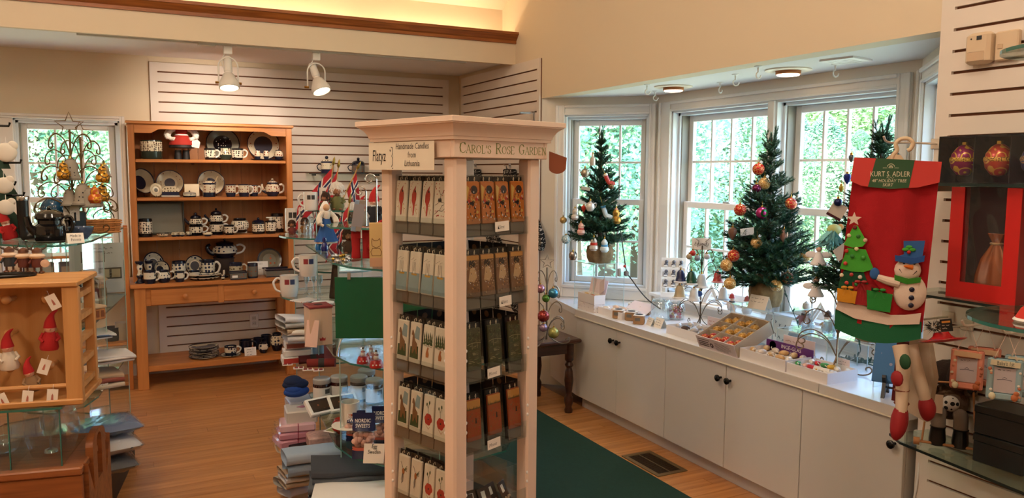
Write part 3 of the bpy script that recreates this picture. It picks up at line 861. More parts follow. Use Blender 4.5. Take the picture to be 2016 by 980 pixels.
p,w,h=A(1340,1568,640,815,FR,zs2);mk_teapot('teapot','cream and blue teapot at the end of the second shelf',p,w,h,P_RED,P_RED,P_WHT)
# shelf 3
p,w,h=B(160,590,95,408,BK+.03,zs3)
t=thing('serving_tray','large grey-green rectangular tray stood on edge on the third shelf','tray',p);t.rotation_euler=(rad(-7),0,0)
traym=potmat('tray_stamped','#8d8e80','#66685c','#565a52',70,.04,.95,size=.3,rough=.35)
MB().box(-w/2,w/2,-.004,.008,.0,h,.004).build('base',traym,t)
rim=MB().box(-w/2,-w/2+.014,-.022,-.004,0,h,.004).box(w/2-.014,w/2,-.022,-.004,0,h,.004).box(-w/2+.014,w/2-.014,-.022,-.004,h-.014,h,.004).box(-w/2+.014,w/2-.014,-.022,-.004,0,.014,.004)
rim.build('rim',mat('#4c5048',.3),t)
p,w,h=B(172,292,225,400,FR-.02,zs3);mk_mug('pottery_crock','black dotted straight crock in front of the rectangular tray','crock',p,w,h,P_BW,side=0,shape='can')
p,w,h=B(335,458,372,412,FR-.08,zs3);mk_mug('small_bowl','small dark bowl in front of the rectangular tray','bowl',p,w,h,P_BW,side=0,shape='bowl')
for k,(a,b)in enumerate(((478,530),(515,560),(548,615),(622,668))):
 q,w,h=B(a,b,365,412,FR-.09+.02*(k%2),zs3)
 solo(MB().lathe([(h*.40,-.016),(h*.5,-.012),(h*.5,.012),(h*.40,.016),(h*.34,.0),(h*.40,-.016)],20,(0,0,0),'Y'),'napkin_ring',P_CRM,'cream pottery napkin ring lying with others on the third shelf','napkin ring',(q.x,q.y,zs3+h*.5),(-.5,.3,.1,.7)[k],'napkin rings on the third shelf')
def tea_for_one(a,b,c,d,lab,Y):
 p,w,h=B(a,b,c,d,Y,zs3)
 wc=w*.58
 t=thing('tea_for_one_set',lab,'teapot',p)
 MB().lathe([(0,0),(wc*.62,0),(wc*.66,.008),(wc*.5,.006),(0,.006)],24).build('saucer',P_NVY,t)
 cup=MB().lathe([(r,z+.006)for r,z in body_prof(wc,h*.42,'mug')],24).build('cup',P_BW,t)
 MB().tube([(x,y,z+.006)for x,y,z in smooth_pts(handle_pts(wc,h*.42))],.006,8).build('cup_handle',P_WHT,cup)
 zp=h*.40+.006
 pot=MB().lathe([(r,z+zp)for r,z in body_prof(wc*.98,h*.36,'cream')],24).build('pot',P_BW,t)
 li=MB().lathe([(0,zp+h*.33),(wc*.38,zp+h*.34),(wc*.34,zp+h*.42),(wc*.12,zp+h*.48),(0,zp+h*.48)],20).build('lid',P_NVY,t)
 MB().ball((0,0,zp+h*.53),h*.045,10,7).build('knob',P_NVY,li)
 pts=smooth_pts([(-wc*.42,0,zp+h*.1),(-wc*.62,0,zp+h*.18),(-wc*.78,0,zp+h*.33)])
 MB().tube(pts,[.016-.009*i/(len(pts)-1)for i in range(len(pts))],8).build('spout',P_NVY,pot)
 MB().tube([(x,y,z+zp)for x,y,z in smooth_pts(handle_pts(wc*.95,h*.36,1,.1,.8,.6))],.007,8).build('pot_handle',P_WHT,pot)
tea_for_one(605,830,175,390,'black dotted teapot stacked on its cup, beside the rectangular tray',FR)
tea_for_one(800,1030,135,388,'taller black dotted teapot stacked on its bowl, beside a mug',FR+.03)
p,w,h=B(990,1085,300,397,FR-.06,zs3);mk_mug('pottery_mug','black dotted mug in front of the round vase','mug',p,w,h,P_BW)
p,w,h=B(785,872,362,402,FR-.1,zs3);mk_mug('small_pot','tiny white pot in front of the stacked teapots','pot',p,w,h,P_CRM,side=0,shape='belly')
p,w,h=B(1055,1226,242,375,FR+.03,zs3+.012);mk_mug('round_vase','round black dotted vase raised on a small white stand','vase',p,w,h,P_BW,side=0,shape='belly')
solo(MB().tube([(x,0,z)for x,z in arc(-.04,.012,.01,0,pi,8)],.004,6).tube([(x,0,z)for x,z in arc(.04,.012,.01,0,pi,8)],.004,6).box(-.05,.05,-.02,.02,.006,.011),'vase_stand',WHITE,'small white stand under the round dotted vase','stand',(p.x,p.y,zs3))
p,w,h=B(1260,1376,225,382,FR-.02,zs3);mk_jar('pottery_jar','black dotted lidded jar beside the soap bottle','jar',p,w,h,P_BW,P_NVY,lidh=.3)
p,w,h=B(1385,1490,215,382,FR-.04,zs3)
t=thing('soap_dispenser','black dotted soap bottle with a cream pump','bottle',p)
MB().lathe(body_prof(w,h*.72,'mug')[:6]+[(w*.2,h*.78),(0,h*.78)],20).build('bottle',P_BW,t)
MB().cyl((0,0,h*.76),w*.16,h*.1,12).box(-.035,.012,-.008,.008,h*.88,h*.96,.003).cyl((0,0,h*.84),.006,h*.1,8).build('pump',P_WHT,t)
p,w,h=B(1440,1562,205,385,FR+.08,zs3);mk_mug('pottery_canister','tall black dotted canister behind the soap bottle','canister',p,w,h,P_BW,side=0,shape='can')
# counter
CF=6.27
p,w,h=B(132,222,645,858,CF,zc);mk_mug
def candlestick(a,b,c,d,Y,lab):
 p,w,h=B(a,b,c,d,Y,zc);r=w/2
 solo(MB().lathe([(0,0),(r,0),(r,.006),(r*.55,.02),(r*.45,h*.2),(r*.75,h*.32),(r*.5,h*.42),(r*.38,h*.55),(r*.62,h*.7),(r*.5,h*.8),(r*.9,h*.94),(r*.9,h),(r*.5,h),(r*.4,h*.92),(0,h*.92)],24),'candlestick',P_BLU,lab,'candlestick',p)
candlestick(132,222,645,858,CF,'flared blue candlestick at the counter edge by the window')
candlestick(225,310,605,800,CF+.10,'tall blue candlestick in front of the oval platter')
p,w,h=B(225,420,475,735,BK-.03,zc);mk_plate('oval_platter','tall oval blue-flowered platter leaning at the counter corner','platter',p,w,PL_BLU,12,rad(14),oval=1.25)
p,w,h=B(215,328,735,862,CF-.05,zc);mk_mug('pottery_mug','blue-flowered mug at the counter front beside the candlestick','mug',p,w,h,P_BLU)
p,w,h=B(330,480,595,800,CF+.15,zc);mk_plate('soup_plate','deep blue-flowered plate propped on edge behind the creamer','plate',p,w,PL_BLU,16,rad(22),oval=1.05,deep=.04)
p,w,h=B(345,470,725,842,CF-.02,zc);mk_mug('pottery_creamer','round blue-flowered creamer beside the mug on the counter','creamer',p,w,h,P_BLU,shape='cream',side=1)
p,w,h=B(490,618,615,790,CF+.12,zc);mk_mug('pottery_canister','blue-flowered canister standing behind a small cup','canister',p,w,h,P_BLU,side=0,shape='can')
p,w,h=B(512,605,740,842,CF-.04,zc);mk_mug('small_cup','small blue-flowered cup in front of the canister','cup',p,w,h,P_BLU)
p,w,h=B(620,795,575,790,CF+.17,zc);mk_plate('soup_plate','blue-banded deep plate standing on edge beside the big mug','plate',p,w,PL_BLU,14,rad(-4),oval=1.1,deep=.04)
p,w,h=B(652,752,715,800,CF+.06,zc);mk_mug('sugar_bowl','low blue-flowered sugar bowl behind the flat platters','bowl',p,w,h,P_BLU,side=0,shape='mug')
p,w,h=B(770,900,615,790,CF+.10,zc);mk_mug('large_mug','big blue-flowered mug with a white handle on the counter','mug',p,w,h,P_BLU,hr=.008)
p,w,h=B(650,955,765,842,CF-.03,zc)
for k,(lab,rr)in enumerate((('lower of two flat blue platters lying on the counter',.44),('upper of two flat blue platters lying on the counter',.5))):
 solo(MB().lathe([(0,0),(w*rr*.6,0),(w*rr,.018),(w*rr,.022),(w*rr*.6,.006),(0,.006)],36,sy=.62),'flat_platter',PL_BLU if 0 else potmat('platter_flat','#d8d2be','#1b2236','#151b30',34,.5,.995,size=.4),lab,'platter',(p.x,p.y+.02,zc+.023*k))
p,w,h=B(940,1032,685,772,CF+.07,zc)
solo(MB().lathe([(0,0),(w*.3,0),(w*.5,.01),(w*.48,.014),(.012,.012),(.009,h*.4),(.006,h*.9),(0,h)],20),'ring_holder',P_BLU,'small dish with an upright post for rings','dish',p)
p,w,h=B(950,1000,765,815,CF-.06,zc)
t=thing('bear_figurine','tiny dark pottery bear beside the flat platters','figurine',p)
MB().ball((0,0,h*.35),h*.35,12,8).build('body',P_BLU,t);MB().ball((0,-.008,h*.8),h*.24,12,8).ball((-.010,-.006,h*1.02),.005,8,6).ball((.010,-.006,h*1.02),.005,8,6).build('head',P_BLU,t)
p,w,h=B(810,1168,450,632,BK-.02,zc)
zt=ony(p.x and 440,508.5,BK-.02).z
t=thing('display_riser','dark wooden riser box holding up the big blue teapot','riser',(p.x,BK-.01,zc))
MB().box(-.07,.07,-.05,.05,0,zt-zc,.003).build('box',mat('#2b1a10',.6),t);MB().box(-.078,.078,-.056,.056,zt-zc,zt-zc+.006,.002).build('lid',mat('#2b1a10',.6),t)
mk_teapot('large_teapot','large navy teapot with a flowered white band, raised on a riser',(p.x+.01,BK-.01,zt+.006),w*.98,h*1.02,P_BLU,P_NVY,P_WHT,bodyfrac=.66)
p,w,h=B(1040,1165,635,775,CF+.06,zc);mk_mug('garden_mug','tall multicoloured garden mug behind the square dish','mug',p,w,h,potmat('pot_garden','#c9bfa4','#5a4a34','#23263a',46,.1,.8,size=.35))
p,w,h=B(1035,1200,745,820,CF-.04,zc)
t=thing('square_dish','small square dark dish with a white price sticker','dish',p)
MB().prism([(-w*.42,0),(w*.42,0),(w*.5,h),(w*.46,h),(w*.4,.008),(-w*.4,.008),(-w*.46,h),(-w*.5,h)],-.05,.05).box(-w*.45,w*.45,-.052,-.046,0,h*.95).box(-w*.45,w*.45,.046,.052,0,h*.95).build('dish',P_DRK,t)
MB().box(-w*.35,-w*.05,-.0545,-.0525,h*.25,h*.55).build('sticker',WHITE,t)
p,w,h=B(1215,1312,680,822,CF-.03,zc);mk_mug('garden_tumbler','dark handleless garden tumbler beside the printed card','tumbler',p,w,h,P_DRK,side=0,shape='can')
p,w,h=B(1225,1412,640,775,CF+.10,zc)
t=thing('info_card','white printed card standing behind the dark tumbler','card',p);t.rotation_euler=(rad(-12),0,0)
MB().box(-w/2,w/2,0,.003,0,h).build('sheet',WHITE,t)
scribble(t,-w*.4,w*.3,h*.86,2,.009,.0016);scribble(t,-w*.4,w*.2,h*.4,4,.011,.0012);MB().box(-.05,-.02,-.0012,-.0005,h*.62,h*.66).build('mark',mat('#a02a22',.6),t)
p,w,h=B(1320,1548,470,730,BK-.06,zc);mk_plate('fruit_plate','dark plate painted with orange fruit, leaning by the printed card','plate',p,w,PL_GRP,14)
p,w,h=B(1385,1690,695,812,CF+.01,zc)
t=thing('baking_dish','long dark rectangular baking dish at the counter end','dish',p)
mb=MB().box(-w/2,w/2,-.07,.07,0,.012).box(-w/2,w/2,-.07,-.06,.012,h*.62).box(-w/2,w/2,.06,.07,.012,h*.62).box(-w/2,-w/2+.01,-.06,.06,.012,h*.62).box(w/2-.01,w/2,-.06,.06,.012,h*.62)
mb.build('dish',P_DRK,t);MB().box(-w/2-.01,w/2+.01,-.08,-.06,h*.55,h*.66,.004).box(-w/2-.01,w/2+.01,.06,.08,h*.55,h*.66,.004).build('rim',mat('#3b3540',.25),t)
# low shelf
LFY=6.36
p,w,h=Cz(540,785,565,692,LFY,zl)
for k in range(7):
 solo(MB().lathe([(0,0),(w*.26,0),(w*.46,.011),(w*.46,.015),(w*.26,.005),(0,.005)],36),'side_plate',P_BLU if k%2 else platemat('plate_edge',[(0,'#2a2c3c'),(.5,'#c8bea4'),(.9,'#1a1d2e')]),'blue-rimmed plate in the stack of plates on the hutch low shelf','plate',(p.x+.003*((k*5)%3-1),LFY,zl+.0125*k),.3*k,'stack of plates on the low shelf')
p,w,h=Cz(795,955,580,675,LFY-.04,zl)
solo(MB().lathe([(0,0),(w*.3,0),(w*.5,.012),(w*.49,.016),(w*.3,.005),(0,.005)],30),'saucer',P_BLU,'blue saucer under the cup on the low shelf','saucer',p)
mk_mug('tea_cup','blue-flowered cup on a saucer on the low shelf','cup',(p.x,p.y,zl+.005),w*.6,h*.8,P_BLU)
p,w,h=Cz(990,1080,605,672,LFY-.1,zl)
t=thing('price_card','handwritten white card standing before the dark mugs on the low shelf','card',p);t.rotation_euler=(rad(-14),0,0)
MB().box(-w/2,w/2,0,.002,0,h).build('sheet',WHITE,t);scribble(t,-w*.3,w*.32,h*.75,3,.02,.0022)
for a,b,c,d,Y,lab in((945,1045,530,625,LFY+.05,'dark mug beside the cup and saucer on the low shelf'),(1055,1130,515,605,LFY+.12,'dark mug behind the handwritten card on the low shelf'),(1120,1200,500,600,LFY+.16,'dark mug set furthest back behind the round creamer')):
 q,w,h=Cz(a,b,c,d,Y,zl);mk_mug('dark_mug',lab,'mug',q,w,h,P_NVY,P_NVY)
p,w,h=Cz(1100,1176,560,645,LFY-.04,zl);mk_mug('pottery_creamer','small round creamer on the low shelf beside the card','creamer',p,w,h,P_BLU,side=0,shape='belly')
p,w,h=Cz(1197,1300,500,642,LFY,zl);mk_mug('pottery_bowl','round blue-flowered jar at the far end of the low shelf','jar',p,w,h,P_BLU,side=0,shape='belly')
# two lidded mugs on a rail shelf of the slatwall beyond the flags
zsh=ony(660,341,YB-.09).z
x0,x1=ony(605,341,YB-.09).x,ony(748,341,YB-.09).x
t=thing('wall_shelf','narrow glass shelf on the slatwall holding two lidded pots','shelf',(0,0,0))
MB().box(x0,x1,YB-.16,YB-.024,zsh-.006,zsh).build('board',[SHELFGLASS],t)
MB().box(x0,x1,YB-.162,YB-.159,zsh-.007,zsh+.0005).build('edge',mat('#3a3a34',.3),t)
for x in(x0+.05,x1-.03):MB().box(x,x+.008,YB-.15,YB-.022,zsh-.02,zsh-.006).build('bracket',IRON,t)
for a,b,c,lab,sd in((632,655,305,'cream lidded pot on the narrow wall shelf behind the flags',-1),(693,718,308,'dark red flowered lidded pot on the narrow wall shelf',-1)):
 q=yz((a+b)/2,YB-.09,zsh);w=mpx(b-a,q);h=mpx(339-c,q)
 t=mk_jar('lidded_pot',lab,'pot',q,w,h,P_CRM if a==632 else P_DRK,P_NVY if a!=632 else P_CRM,lidh=.38)
 MB().tube(smooth_pts(handle_pts(w,h*.6,sd)),.004,8).build('handle',P_NVY,t)
 # ================================================================ the candle kiosk
KP=mat('#ecd5c2',.45,bump=.06,bscale=90)
KD=2.25
kc0=at(895,400,KD)
fwd=Vector((.4472,.8944));rgt=Vector((.8944,-.4472))
HS=.18
ktheta=math.atan2(.316,.949)
kcx,kcy=kc0 .x+fwd.x*HS*math.sqrt(2),kc0 .y+fwd.y*HS*math.sqrt(2)
KZ=lambda py,dd=0:at(895,py,KD+dd).z
kiosk=thing('candle_kiosk','tall cream wooden four-sided kiosk with a moulded top, filled with flat candles','display stand',(kcx,kcy,0),ktheta)
zh0,zh1,zk=KZ(310,-.01),KZ(274,-.03),KZ(228,-.06)
pw=.052
for sx in(-1,1):
 for sy in(-1,1):
  c=.007
  x0,x1=(HS-pw,HS)if sx>0 else(-HS,-HS+pw);y0,y1=(HS-pw,HS)if sy>0 else(-HS,-HS+pw)
  MB().box(x0,x1,y0,y1,.10,zh0+.004,c).build('post',KP,kiosk)
MB().box(-HS-.02,HS+.02,-HS-.02,HS+.02,0,.10,.006).build('plinth',KP,kiosk)
FH=.195
for rz in range(4):
 o=MB().box(-FH,FH-.016,-FH,-FH+.016,zh0,zh1+.01,.002).build('frieze_board',KP,kiosk);o.rotation_euler=(0,0,rz*pi/2)
q=math.sqrt(2)
def ringprof(*pts):return[(r*q,z)for r,z in pts]
dz=zk-zh1
cr=MB().lathe(ringprof((0,zh1),(.203,zh1),(.203,zh1+dz*.14),(.206,zh1+dz*.16),(.206,zh1+dz*.20),(.209,zh1+dz*.34),(.217,zh1+dz*.54),(.228,zh1+dz*.68),(.232,zh1+dz*.70),(.232,zh1+dz*.74),(.236,zh1+dz*.76),(.236,zh1+dz*.98),(.232,zh1+dz),(0,zh1+dz)),4,a0=pi/4,a1=pi/4+2*pi)
cr.build('crown_moulding',KP,kiosk,angle=20)
MB().box(-HS+.02,HS-.02,-HS+.02,HS-.02,zh0+.0,zh0+.012).build('inner_top',KP,kiosk)
# lettering, small capitals with serif feet
gold=mat('#74802a',.5)
def smallcaps(words,x0,x1,zb,cap,small,y,m,parent):
 objs,x=[],0
 mb=MB()
 glyph={'C':[[(.85,.82),(.7,.97),(.45,1),(.2,.85),(.08,.5),(.2,.15),(.45,0),(.7,.03),(.87,.2)],[(.85,.82),(.87,.95)]],'A':[[(.04,0),(.45,1),(.88,0)],[(.2,.36),(.7,.36)],[(-.04,0),(.16,0)],[(.72,0),(1,0)]],'R':[[(.15,0),(.15,1)],[(.04,1),(.5,1),(.7,.9),(.73,.74),(.62,.58),(.4,.5),(.15,.5)],[(.42,.5),(.72,.1),(.9,0)],[(.04,0),(.28,0)]],'O':[[(.5,1),(.2,.85),(.06,.5),(.2,.15),(.5,0),(.8,.15),(.94,.5),(.8,.85),(.5,1)]],'L':[[(.15,1),(.15,0)],[(.04,1),(.28,1)],[(.04,0),(.66,0),(.7,.2)]],"'":[[(.2,1),(.12,.7)]],'S':[[(.68,.82),(.6,.96),(.36,1),(.14,.88),(.12,.68),(.35,.54),(.6,.44),(.7,.26),(.58,.06),(.34,0),(.12,.08),(.08,.24)]],'E':[[(.15,0),(.15,1)],[(.04,1),(.66,1),(.68,.84)],[(.15,.52),(.52,.52)],[(.04,0),(.68,0),(.72,.18)]],'G':[[(.85,.82),(.7,.97),(.45,1),(.2,.85),(.08,.5),(.2,.15),(.45,0),(.72,.05),(.82,.16),(.82,.42)],[(.66,.42),(.94,.42)]],'D':[[(.15,0),(.15,1)],[(.04,1),(.45,1),(.75,.85),(.88,.5),(.75,.15),(.45,0),(.04,0)]],'N':[[(.15,0),(.15,1),(.82,0),(.82,1)],[(.0,1),(.16,1)],[(.04,0),(.26,0)],[(.7,1),(.94,1)]]}
 wid={'C':.98,'A':1.02,'R':.98,'O':1.08,'L':.84,"'":.34,'S':.86,'E':.86,'G':1.06,'D':1.04,'N':1.04}
 lay=[]
 for wi,wd in enumerate(words):
  for ci,ch in enumerate(wd):
   s=cap if(ci==0)else small
   lay.append((ch,x,s));x+=wid[ch]*s*.72
  x+=small*.62
 sc=(x1-x0)/(x-small*.62)
 for ch,xx,s in lay:
  for st_ in glyph[ch]:
   pts=[(x0+(xx+px*s*.72)*sc,zb+pz*s)for px,pz in st_]
   for a,b in zip(pts,pts[1:]):
    steep=abs(b[1]-a[1])>abs(b[0]-a[0])*.9
    up=steep and b[1]>a[1]and b[0]>a[0]
    mb.ribbon([a,b],s*(.115 if steep and not up else.055),y)
 return mb.build('lettering',m,parent,smooth=False)
hz_=zh1-zh0
smallcaps(["CAROL'S",'ROSE','GARDEN'],-FH+.020,FH-.006,zh0+hz_*.27,hz_*.58,hz_*.44,-FH-.0008,gold,kiosk)
# acrylic pockets and white screws
rows_py=[470,620,772,922,1075]
rowz=[KZ(v,.02)for v in rows_py]
for fi,rz in enumerate((0,-pi/2,pi/2,pi)):
 for ri,z in enumerate(rowz):
  g=MB()
  g.box(-HS+pw-.01,HS-pw+.01,-HS+.004,-HS+.0055,z,z+.055)
  g.box(-HS+pw-.01,HS-pw+.01,-HS+.0055,-HS+.050,z,z+.0015)
  g.box(-HS+pw-.01,HS-pw+.01,-HS+.050,-HS+.0515,z,z+.12)
  o=g.build('pocket',ACRYL,kiosk,smooth=False);o.rotation_euler=(0,0,rz)
  if fi<2 and ri>=2:
   for sx in(-1,1):
    for k in(0,1):
     s=MB().ball((sx*(HS-pw-.004+.010),-HS+.003,z+.075+k*.03),.006,10,6,sy=.5).build('screw',WHITE,kiosk);s.rotation_euler=(0,0,rz)
o=MB().cyl((0,0,.1),.012,zh0-.1,12).build('centre_pole',CHROME,kiosk)
# ---- candles in sleeves
CW,CHt=.054,.128
cbk=mat('#15110f',.5);glab=mat('#7b7066',.6)
def print_cardinal(mb):
 mb.m(1).prism([(.002,.105),(.008,.112),(.006,.100),(.012,.088),(.012,.07),(.006,.052),(.004,.022),(-.001,.020),(-.002,.05),(-.010,.065),(-.010,.085),(-.004,.098)],-.0009,-.0004)
 mb.m(2).prism([(.003,.098),(.009,.096),(.007,.091),(.003,.092)],-.0013,-.0009)
 mb.m(3)
 for a,b in(((-.012,.05),(-.004,.03)),((.010,.045),(.018,.025)),((-.014,.055),(-.018,.07)),((.006,.05),(.016,.052))):mb.ribbon([a,b],.0016,-.0006)
 mb.m(1)
 for x,z in((-.018,.11),(-.014,.117),(-.02,.10),(.016,.118),(-.01,.122),(.013,.055),(-.016,.045),(.018,.04)):mb.ball((x,-.0003,z),.0018,6,4,sy=.3)
def print_branch(mb):
 mb.m(2)
 for pts in([(-.022,.028),(-.005,.04),(.012,.038),(.022,.046)],[(-.02,.055),(.0,.066),(.022,.062)],[(-.006,.10),(.004,.085),(.018,.10)],[(.004,.085),(.0,.07)],[(.0,.04),(.01,.055),(.02,.058)]):mb.ribbon(pts,.0014,-.0006)
 for x in(-.004,.004):mb.prism([(x-.004,.066),(x+.004,.066),(x+.003,.073),(x,.078),(x-.003,.074)],-.0009,-.0004)
 mb.m(1);r=random.Random(4)
 for i in range(26):
  x,z=r.uniform(-.022,.022),r.choice((r.uniform(.02,.05),r.uniform(.085,.12)))
  mb.ball((x,-.0003,z),.0019,6,4,sy=.3)
def print_boat(mb):
 mb.m(4).box(-.0265,.0265,-.0007,-.0003,.004,.062)
 mb.m(3).prism([(-.014,.060),(.016,.060),(.013,.054),(-.010,.054)],-.0011,-.0007)
 mb.m(5).prism([(-.004,.060),(.003,.060),(.003,.066),(-.004,.068)],-.0013,-.0008)
 mb.m(6)
 for x in(-.008,-.001,.006):mb.ribbon([(x,.06),(x,.095)],.0012,-.0009)
 for k in range(5):mb.ribbon([(-.02+.006*k,.1+.003*(k%3)),(-.017+.006*k,.1015+.003*(k%3))],.0012,-.0009)
def print_mosaic(mb):
 mb.m(7).box(-.0265,.0265,-.0006,-.0002,.003,.125)
 r=random.Random(11)
 mb.m(8).prism([(-.0265,.06),(-.012,.108),(-.0265,.118)],-.0009,-.0006)
 mb.m(9).lathe([(0,-.001),(.013,-.001),(.013,-.0006)],16,(.006,0,.102),'Y')
 for i in range(60):
  x,z=r.uniform(-.024,.022),r.uniform(.008,.10);w,h=r.uniform(.0012,.004),r.uniform(.003,.009)
  mb.m(r.choice((9,9,5,8,1))).box(x,x+w,-.0012,-.0006,z,min(z+h,.12))
 for i in range(7):
  mb.m(r.choice((1,9,8))).lathe([(0,-.0014),(.005,-.0014),(.005,-.0007)],10,(r.uniform(-.018,.018),0,r.uniform(.03,.075)),'Y')
def print_bronze(mb):
 mb.m(10).box(-.0265,.0265,-.0006,-.0002,.003,.125)
 mb.m(11).box(-.0265,.0265,-.0009,-.0006,.112,.125)
 r=random.Random(5)
 mb.m(9).lathe([(0,-.001),(.012,-.001),(.012,-.0006)],16,(-.002,0,.100),'Y')
 mb.m(12).prism([(-.018,.05),(.004,.045),(.016,.06),(.012,.085),(.0,.092),(-.010,.086)],-.001,-.0006)
 for i in range(70):
  x,z=r.uniform(-.025,.023),r.uniform(.008,.11);s=r.uniform(.001,.0035)
  mb.m(r.choice((5,9,12,11))).box(x,x+s,-.0013,-.0006,z,z+s)
def print_pond(mb):
 mb.m(13).box(-.0265,.0265,-.0006,-.0002,.003,.125)
 r=random.Random(8)
 for i in range(46):
  z=r.uniform(.008,.075);x=r.uniform(-.025,.012)
  mb.m(r.choice((14,15,16))).box(x,x+r.uniform(.006,.016),-.0011,-.0006,z,z+.0016)
 for i in range(40):
  mb.m(r.choice((14,16,9))).ball((r.uniform(-.024,.024),-.0004,r.uniform(.085,.12)),.0026,6,4,sy=.2)
 mb.m(15).ribbon([(-.026,.079),(-.01,.083),(.01,.083),(.026,.08)],.0016,-.0012).ribbon([(-.008,.082),(-.008,.064)],.0014,-.0012).ribbon([(.012,.082),(.012,.066)],.0014,-.0012)
def print_field(mb):
 mb.m(17).box(-.0265,.0265,-.0006,-.0002,.003,.100)
 mb.m(11).box(-.0265,.0265,-.0006,-.0002,.100,.125)
 mb.m(14);r=random.Random(2)
 for i in range(9):mb.prism([(-.026+.0058*i,.096),(-.0215+.0058*i,.096),(-.024+.0058*i,.102+.006*r.random())],-.001,-.0006)
 for i in range(44):
  mb.m(r.choice((1,18,10))).ball((r.uniform(-.025,.025),-.0004,r.uniform(.008,.085)),r.uniform(.0012,.003),6,4,sy=.2)
 mb.m(9).prism([(.004,.052),(.011,.052),(.009,.068),(.006,.07)],-.0011,-.0006)
def print_horse(mb):
 mb.m(4).prism([(-.004,.08),(.022,.075),(.024,.112),(.006,.118)],-.0006,-.0002)
 mb.m(14).prism([(-.022,.015),(.022,.015),(.02,.055),(-.02,.05)],-.0006,-.0002)
 mb.m(10).prism([(-.010,.03),(-.004,.03),(.004,.046),(.012,.03),(.016,.03),(.014,.062),(.002,.072),(-.002,.09),(-.010,.104),(-.014,.10),(-.016,.088),(-.010,.085),(-.012,.06)],-.0011,-.0006)
def print_deer(mb):
 mb.m(14)
 for i,x in enumerate((-.018,-.009,0,.009,.017)):
  for k in range(3):mb.prism([(x-.006+.0015*k,.066+.011*k+.003*(i%2)),(x+.006-.0015*k,.066+.011*k+.003*(i%2)),(x,.082+.011*k+.003*(i%2))],-.0009,-.0004)
 mb.m(18).prism([(-.006,.028),(.006,.028),(.008,.038),(.003,.05),(.006,.056),(.0,.06),(-.003,.052),(-.007,.04)],-.0009,-.0004)
 mb.m(6)
 for x in(-.004,.003):mb.ribbon([(x,.06),(x*2.2,.068)],.0009,-.0008)
 mb.ribbon([(-.02,.064),(.02,.062)],.001,-.0008)
def print_poppy(mb):
 mb.m(1)
 for a in range(6):mb.ball((.002+.009*cos(a),-.0004,.052+.009*sin(a)),.010,10,6,sy=.06)
 mb.m(9).ball((.002,-.001,.053),.003,8,5,sy=.3)
 mb.m(14).ribbon([(.002,.062),(-.002,.085),(.003,.10)],.0013,-.0008).ribbon([(-.002,.085),(-.008,.095)],.0012,-.0008)
 mb.ball((.003,-.0005,.104),.0045,8,6,sx=.7,sy=.2,sz=1.3);mb.ball((-.009,-.0005,.097),.004,8,6,sx=.7,sy=.2,sz=1.3)
 mb.m(18).ribbon([(-.008,.035),(.006,.022),(.012,.03)],.0014,-.0008)
def print_hummer(mb):
 mb.m(18).ball((0,-.0005,.075),.007,10,6,sy=.1,sz=1.5)
 mb.m(14)
 for k in range(4):mb.ribbon([(.004,.08),(.018,.078+.006*k)],.0018,-.0008)
 mb.m(6).ribbon([(-.003,.086),(-.009,.098),(-.014,.104)],.002,-.0009).ribbon([(-.002,.066),(-.005,.035)],.0022,-.0009).ribbon([(.001,.066),(.0,.04)],.0018,-.0009)
 mb.m(4).ribbon([(-.004,.066),(-.009,.045)],.0018,-.0009)
PRM=[mat('#ece4d4',.35),mat('#b8342a',.5),mat('#1d1613',.5),mat('#c79a3a',.5),mat('#8fa9b0',.5),mat('#f0eee8',.5),mat('#3d3a3c',.5),mat('#c8762a',.45),mat('#d8b45c',.45),mat('#2b1c16',.5),mat('#85603e',.5),mat('#cf9a52',.5),mat('#d3b48a',.5),mat('#4a4a2c',.5),mat('#39502c',.5),mat('#a39a70',.5),mat('#6c6a44',.5),mat('#a34f26',.5),mat('#b06a36',.5)]
protos={}
def package(design,label,group,loc,rot):
 if design not in protos:
  t=thing('boxed_candle',label,'candle',(0,0,0),0,group)
  MB().box(-.030,.030,.009,.0105,0,.178,.0004).build('backing_card',cbk,t)
  if design=='back':
   MB().lathe([(0,.0108),(.011,.0108),(.011,.0105)],16,(.0,0,.155),'Y').build('seal',mat('#8a6a4a',.5),t)
  else:
   MB().box(-.0285,.0285,.006,.009,.002,.036).build('lower_card',glab,t)
   c=MB().box(-CW/2,CW/2,0,.009,.036,.036+CHt,.002)
   c=c.build('candle',{'mosaic':PRM[7],'bronze':PRM[10],'pond':PRM[13],'field':PRM[17]}.get(design,PRM[0]),t)
   mb=MB();mb.tf(Matrix.Translation((0,0,.0365)))
   globals()['print_'+design](mb)
   mb.build('print',PRM,c,smooth=False)
   for x in(-.012,.012):
    MB().tube([(x,.0045,.162),(x+.001,.002,.172),(x+.004,.006,.176),(x+.003,.009,.168)],.0014,6).build('wick',mat('#eae2cc',.8),c)
  MB().box(-.031,.031,-.0022,-.0018,-.001,.182).build('sleeve',glassmat('candle_sleeve','#f6f6f4',.015,.05),t,smooth=False)
  protos[design]=t
  o=t
  o.location=loc;o.rotation_euler=rot
 else:
  o=dup(protos[design],loc,None,label,group,rot)
 return o
def kpt(face,u,back,z):
 """face 0 = lettered side, 1 = paper-sign side; u along the face from its left edge, measured from the middle"""
 v=Vector((u,-HS+back));a=ktheta+(0 if face==0 else-pi/2 if face==1 else pi/2 if face==2 else pi)
 return Vector((kcx+v.x*cos(a)-v.y*sin(a),kcy+v.x*sin(a)+v.y*cos(a),z)),a
names={'cardinal':'with a red bird print','branch':'printed with red berries and two dark birds','boat':'printed with a small yellow boat at sea','mosaic':'with an orange and black mosaic print','bronze':'with a brown speckled print','pond':'with a dark green garden print','field':'with an orange poppy field print','horse':'printed with a brown horse','deer':'printed with firs and a deer','poppy':'printed with a red poppy','hummer':'printed with a small bright hummingbird'}
rown=['top','second','third','fourth','fifth']
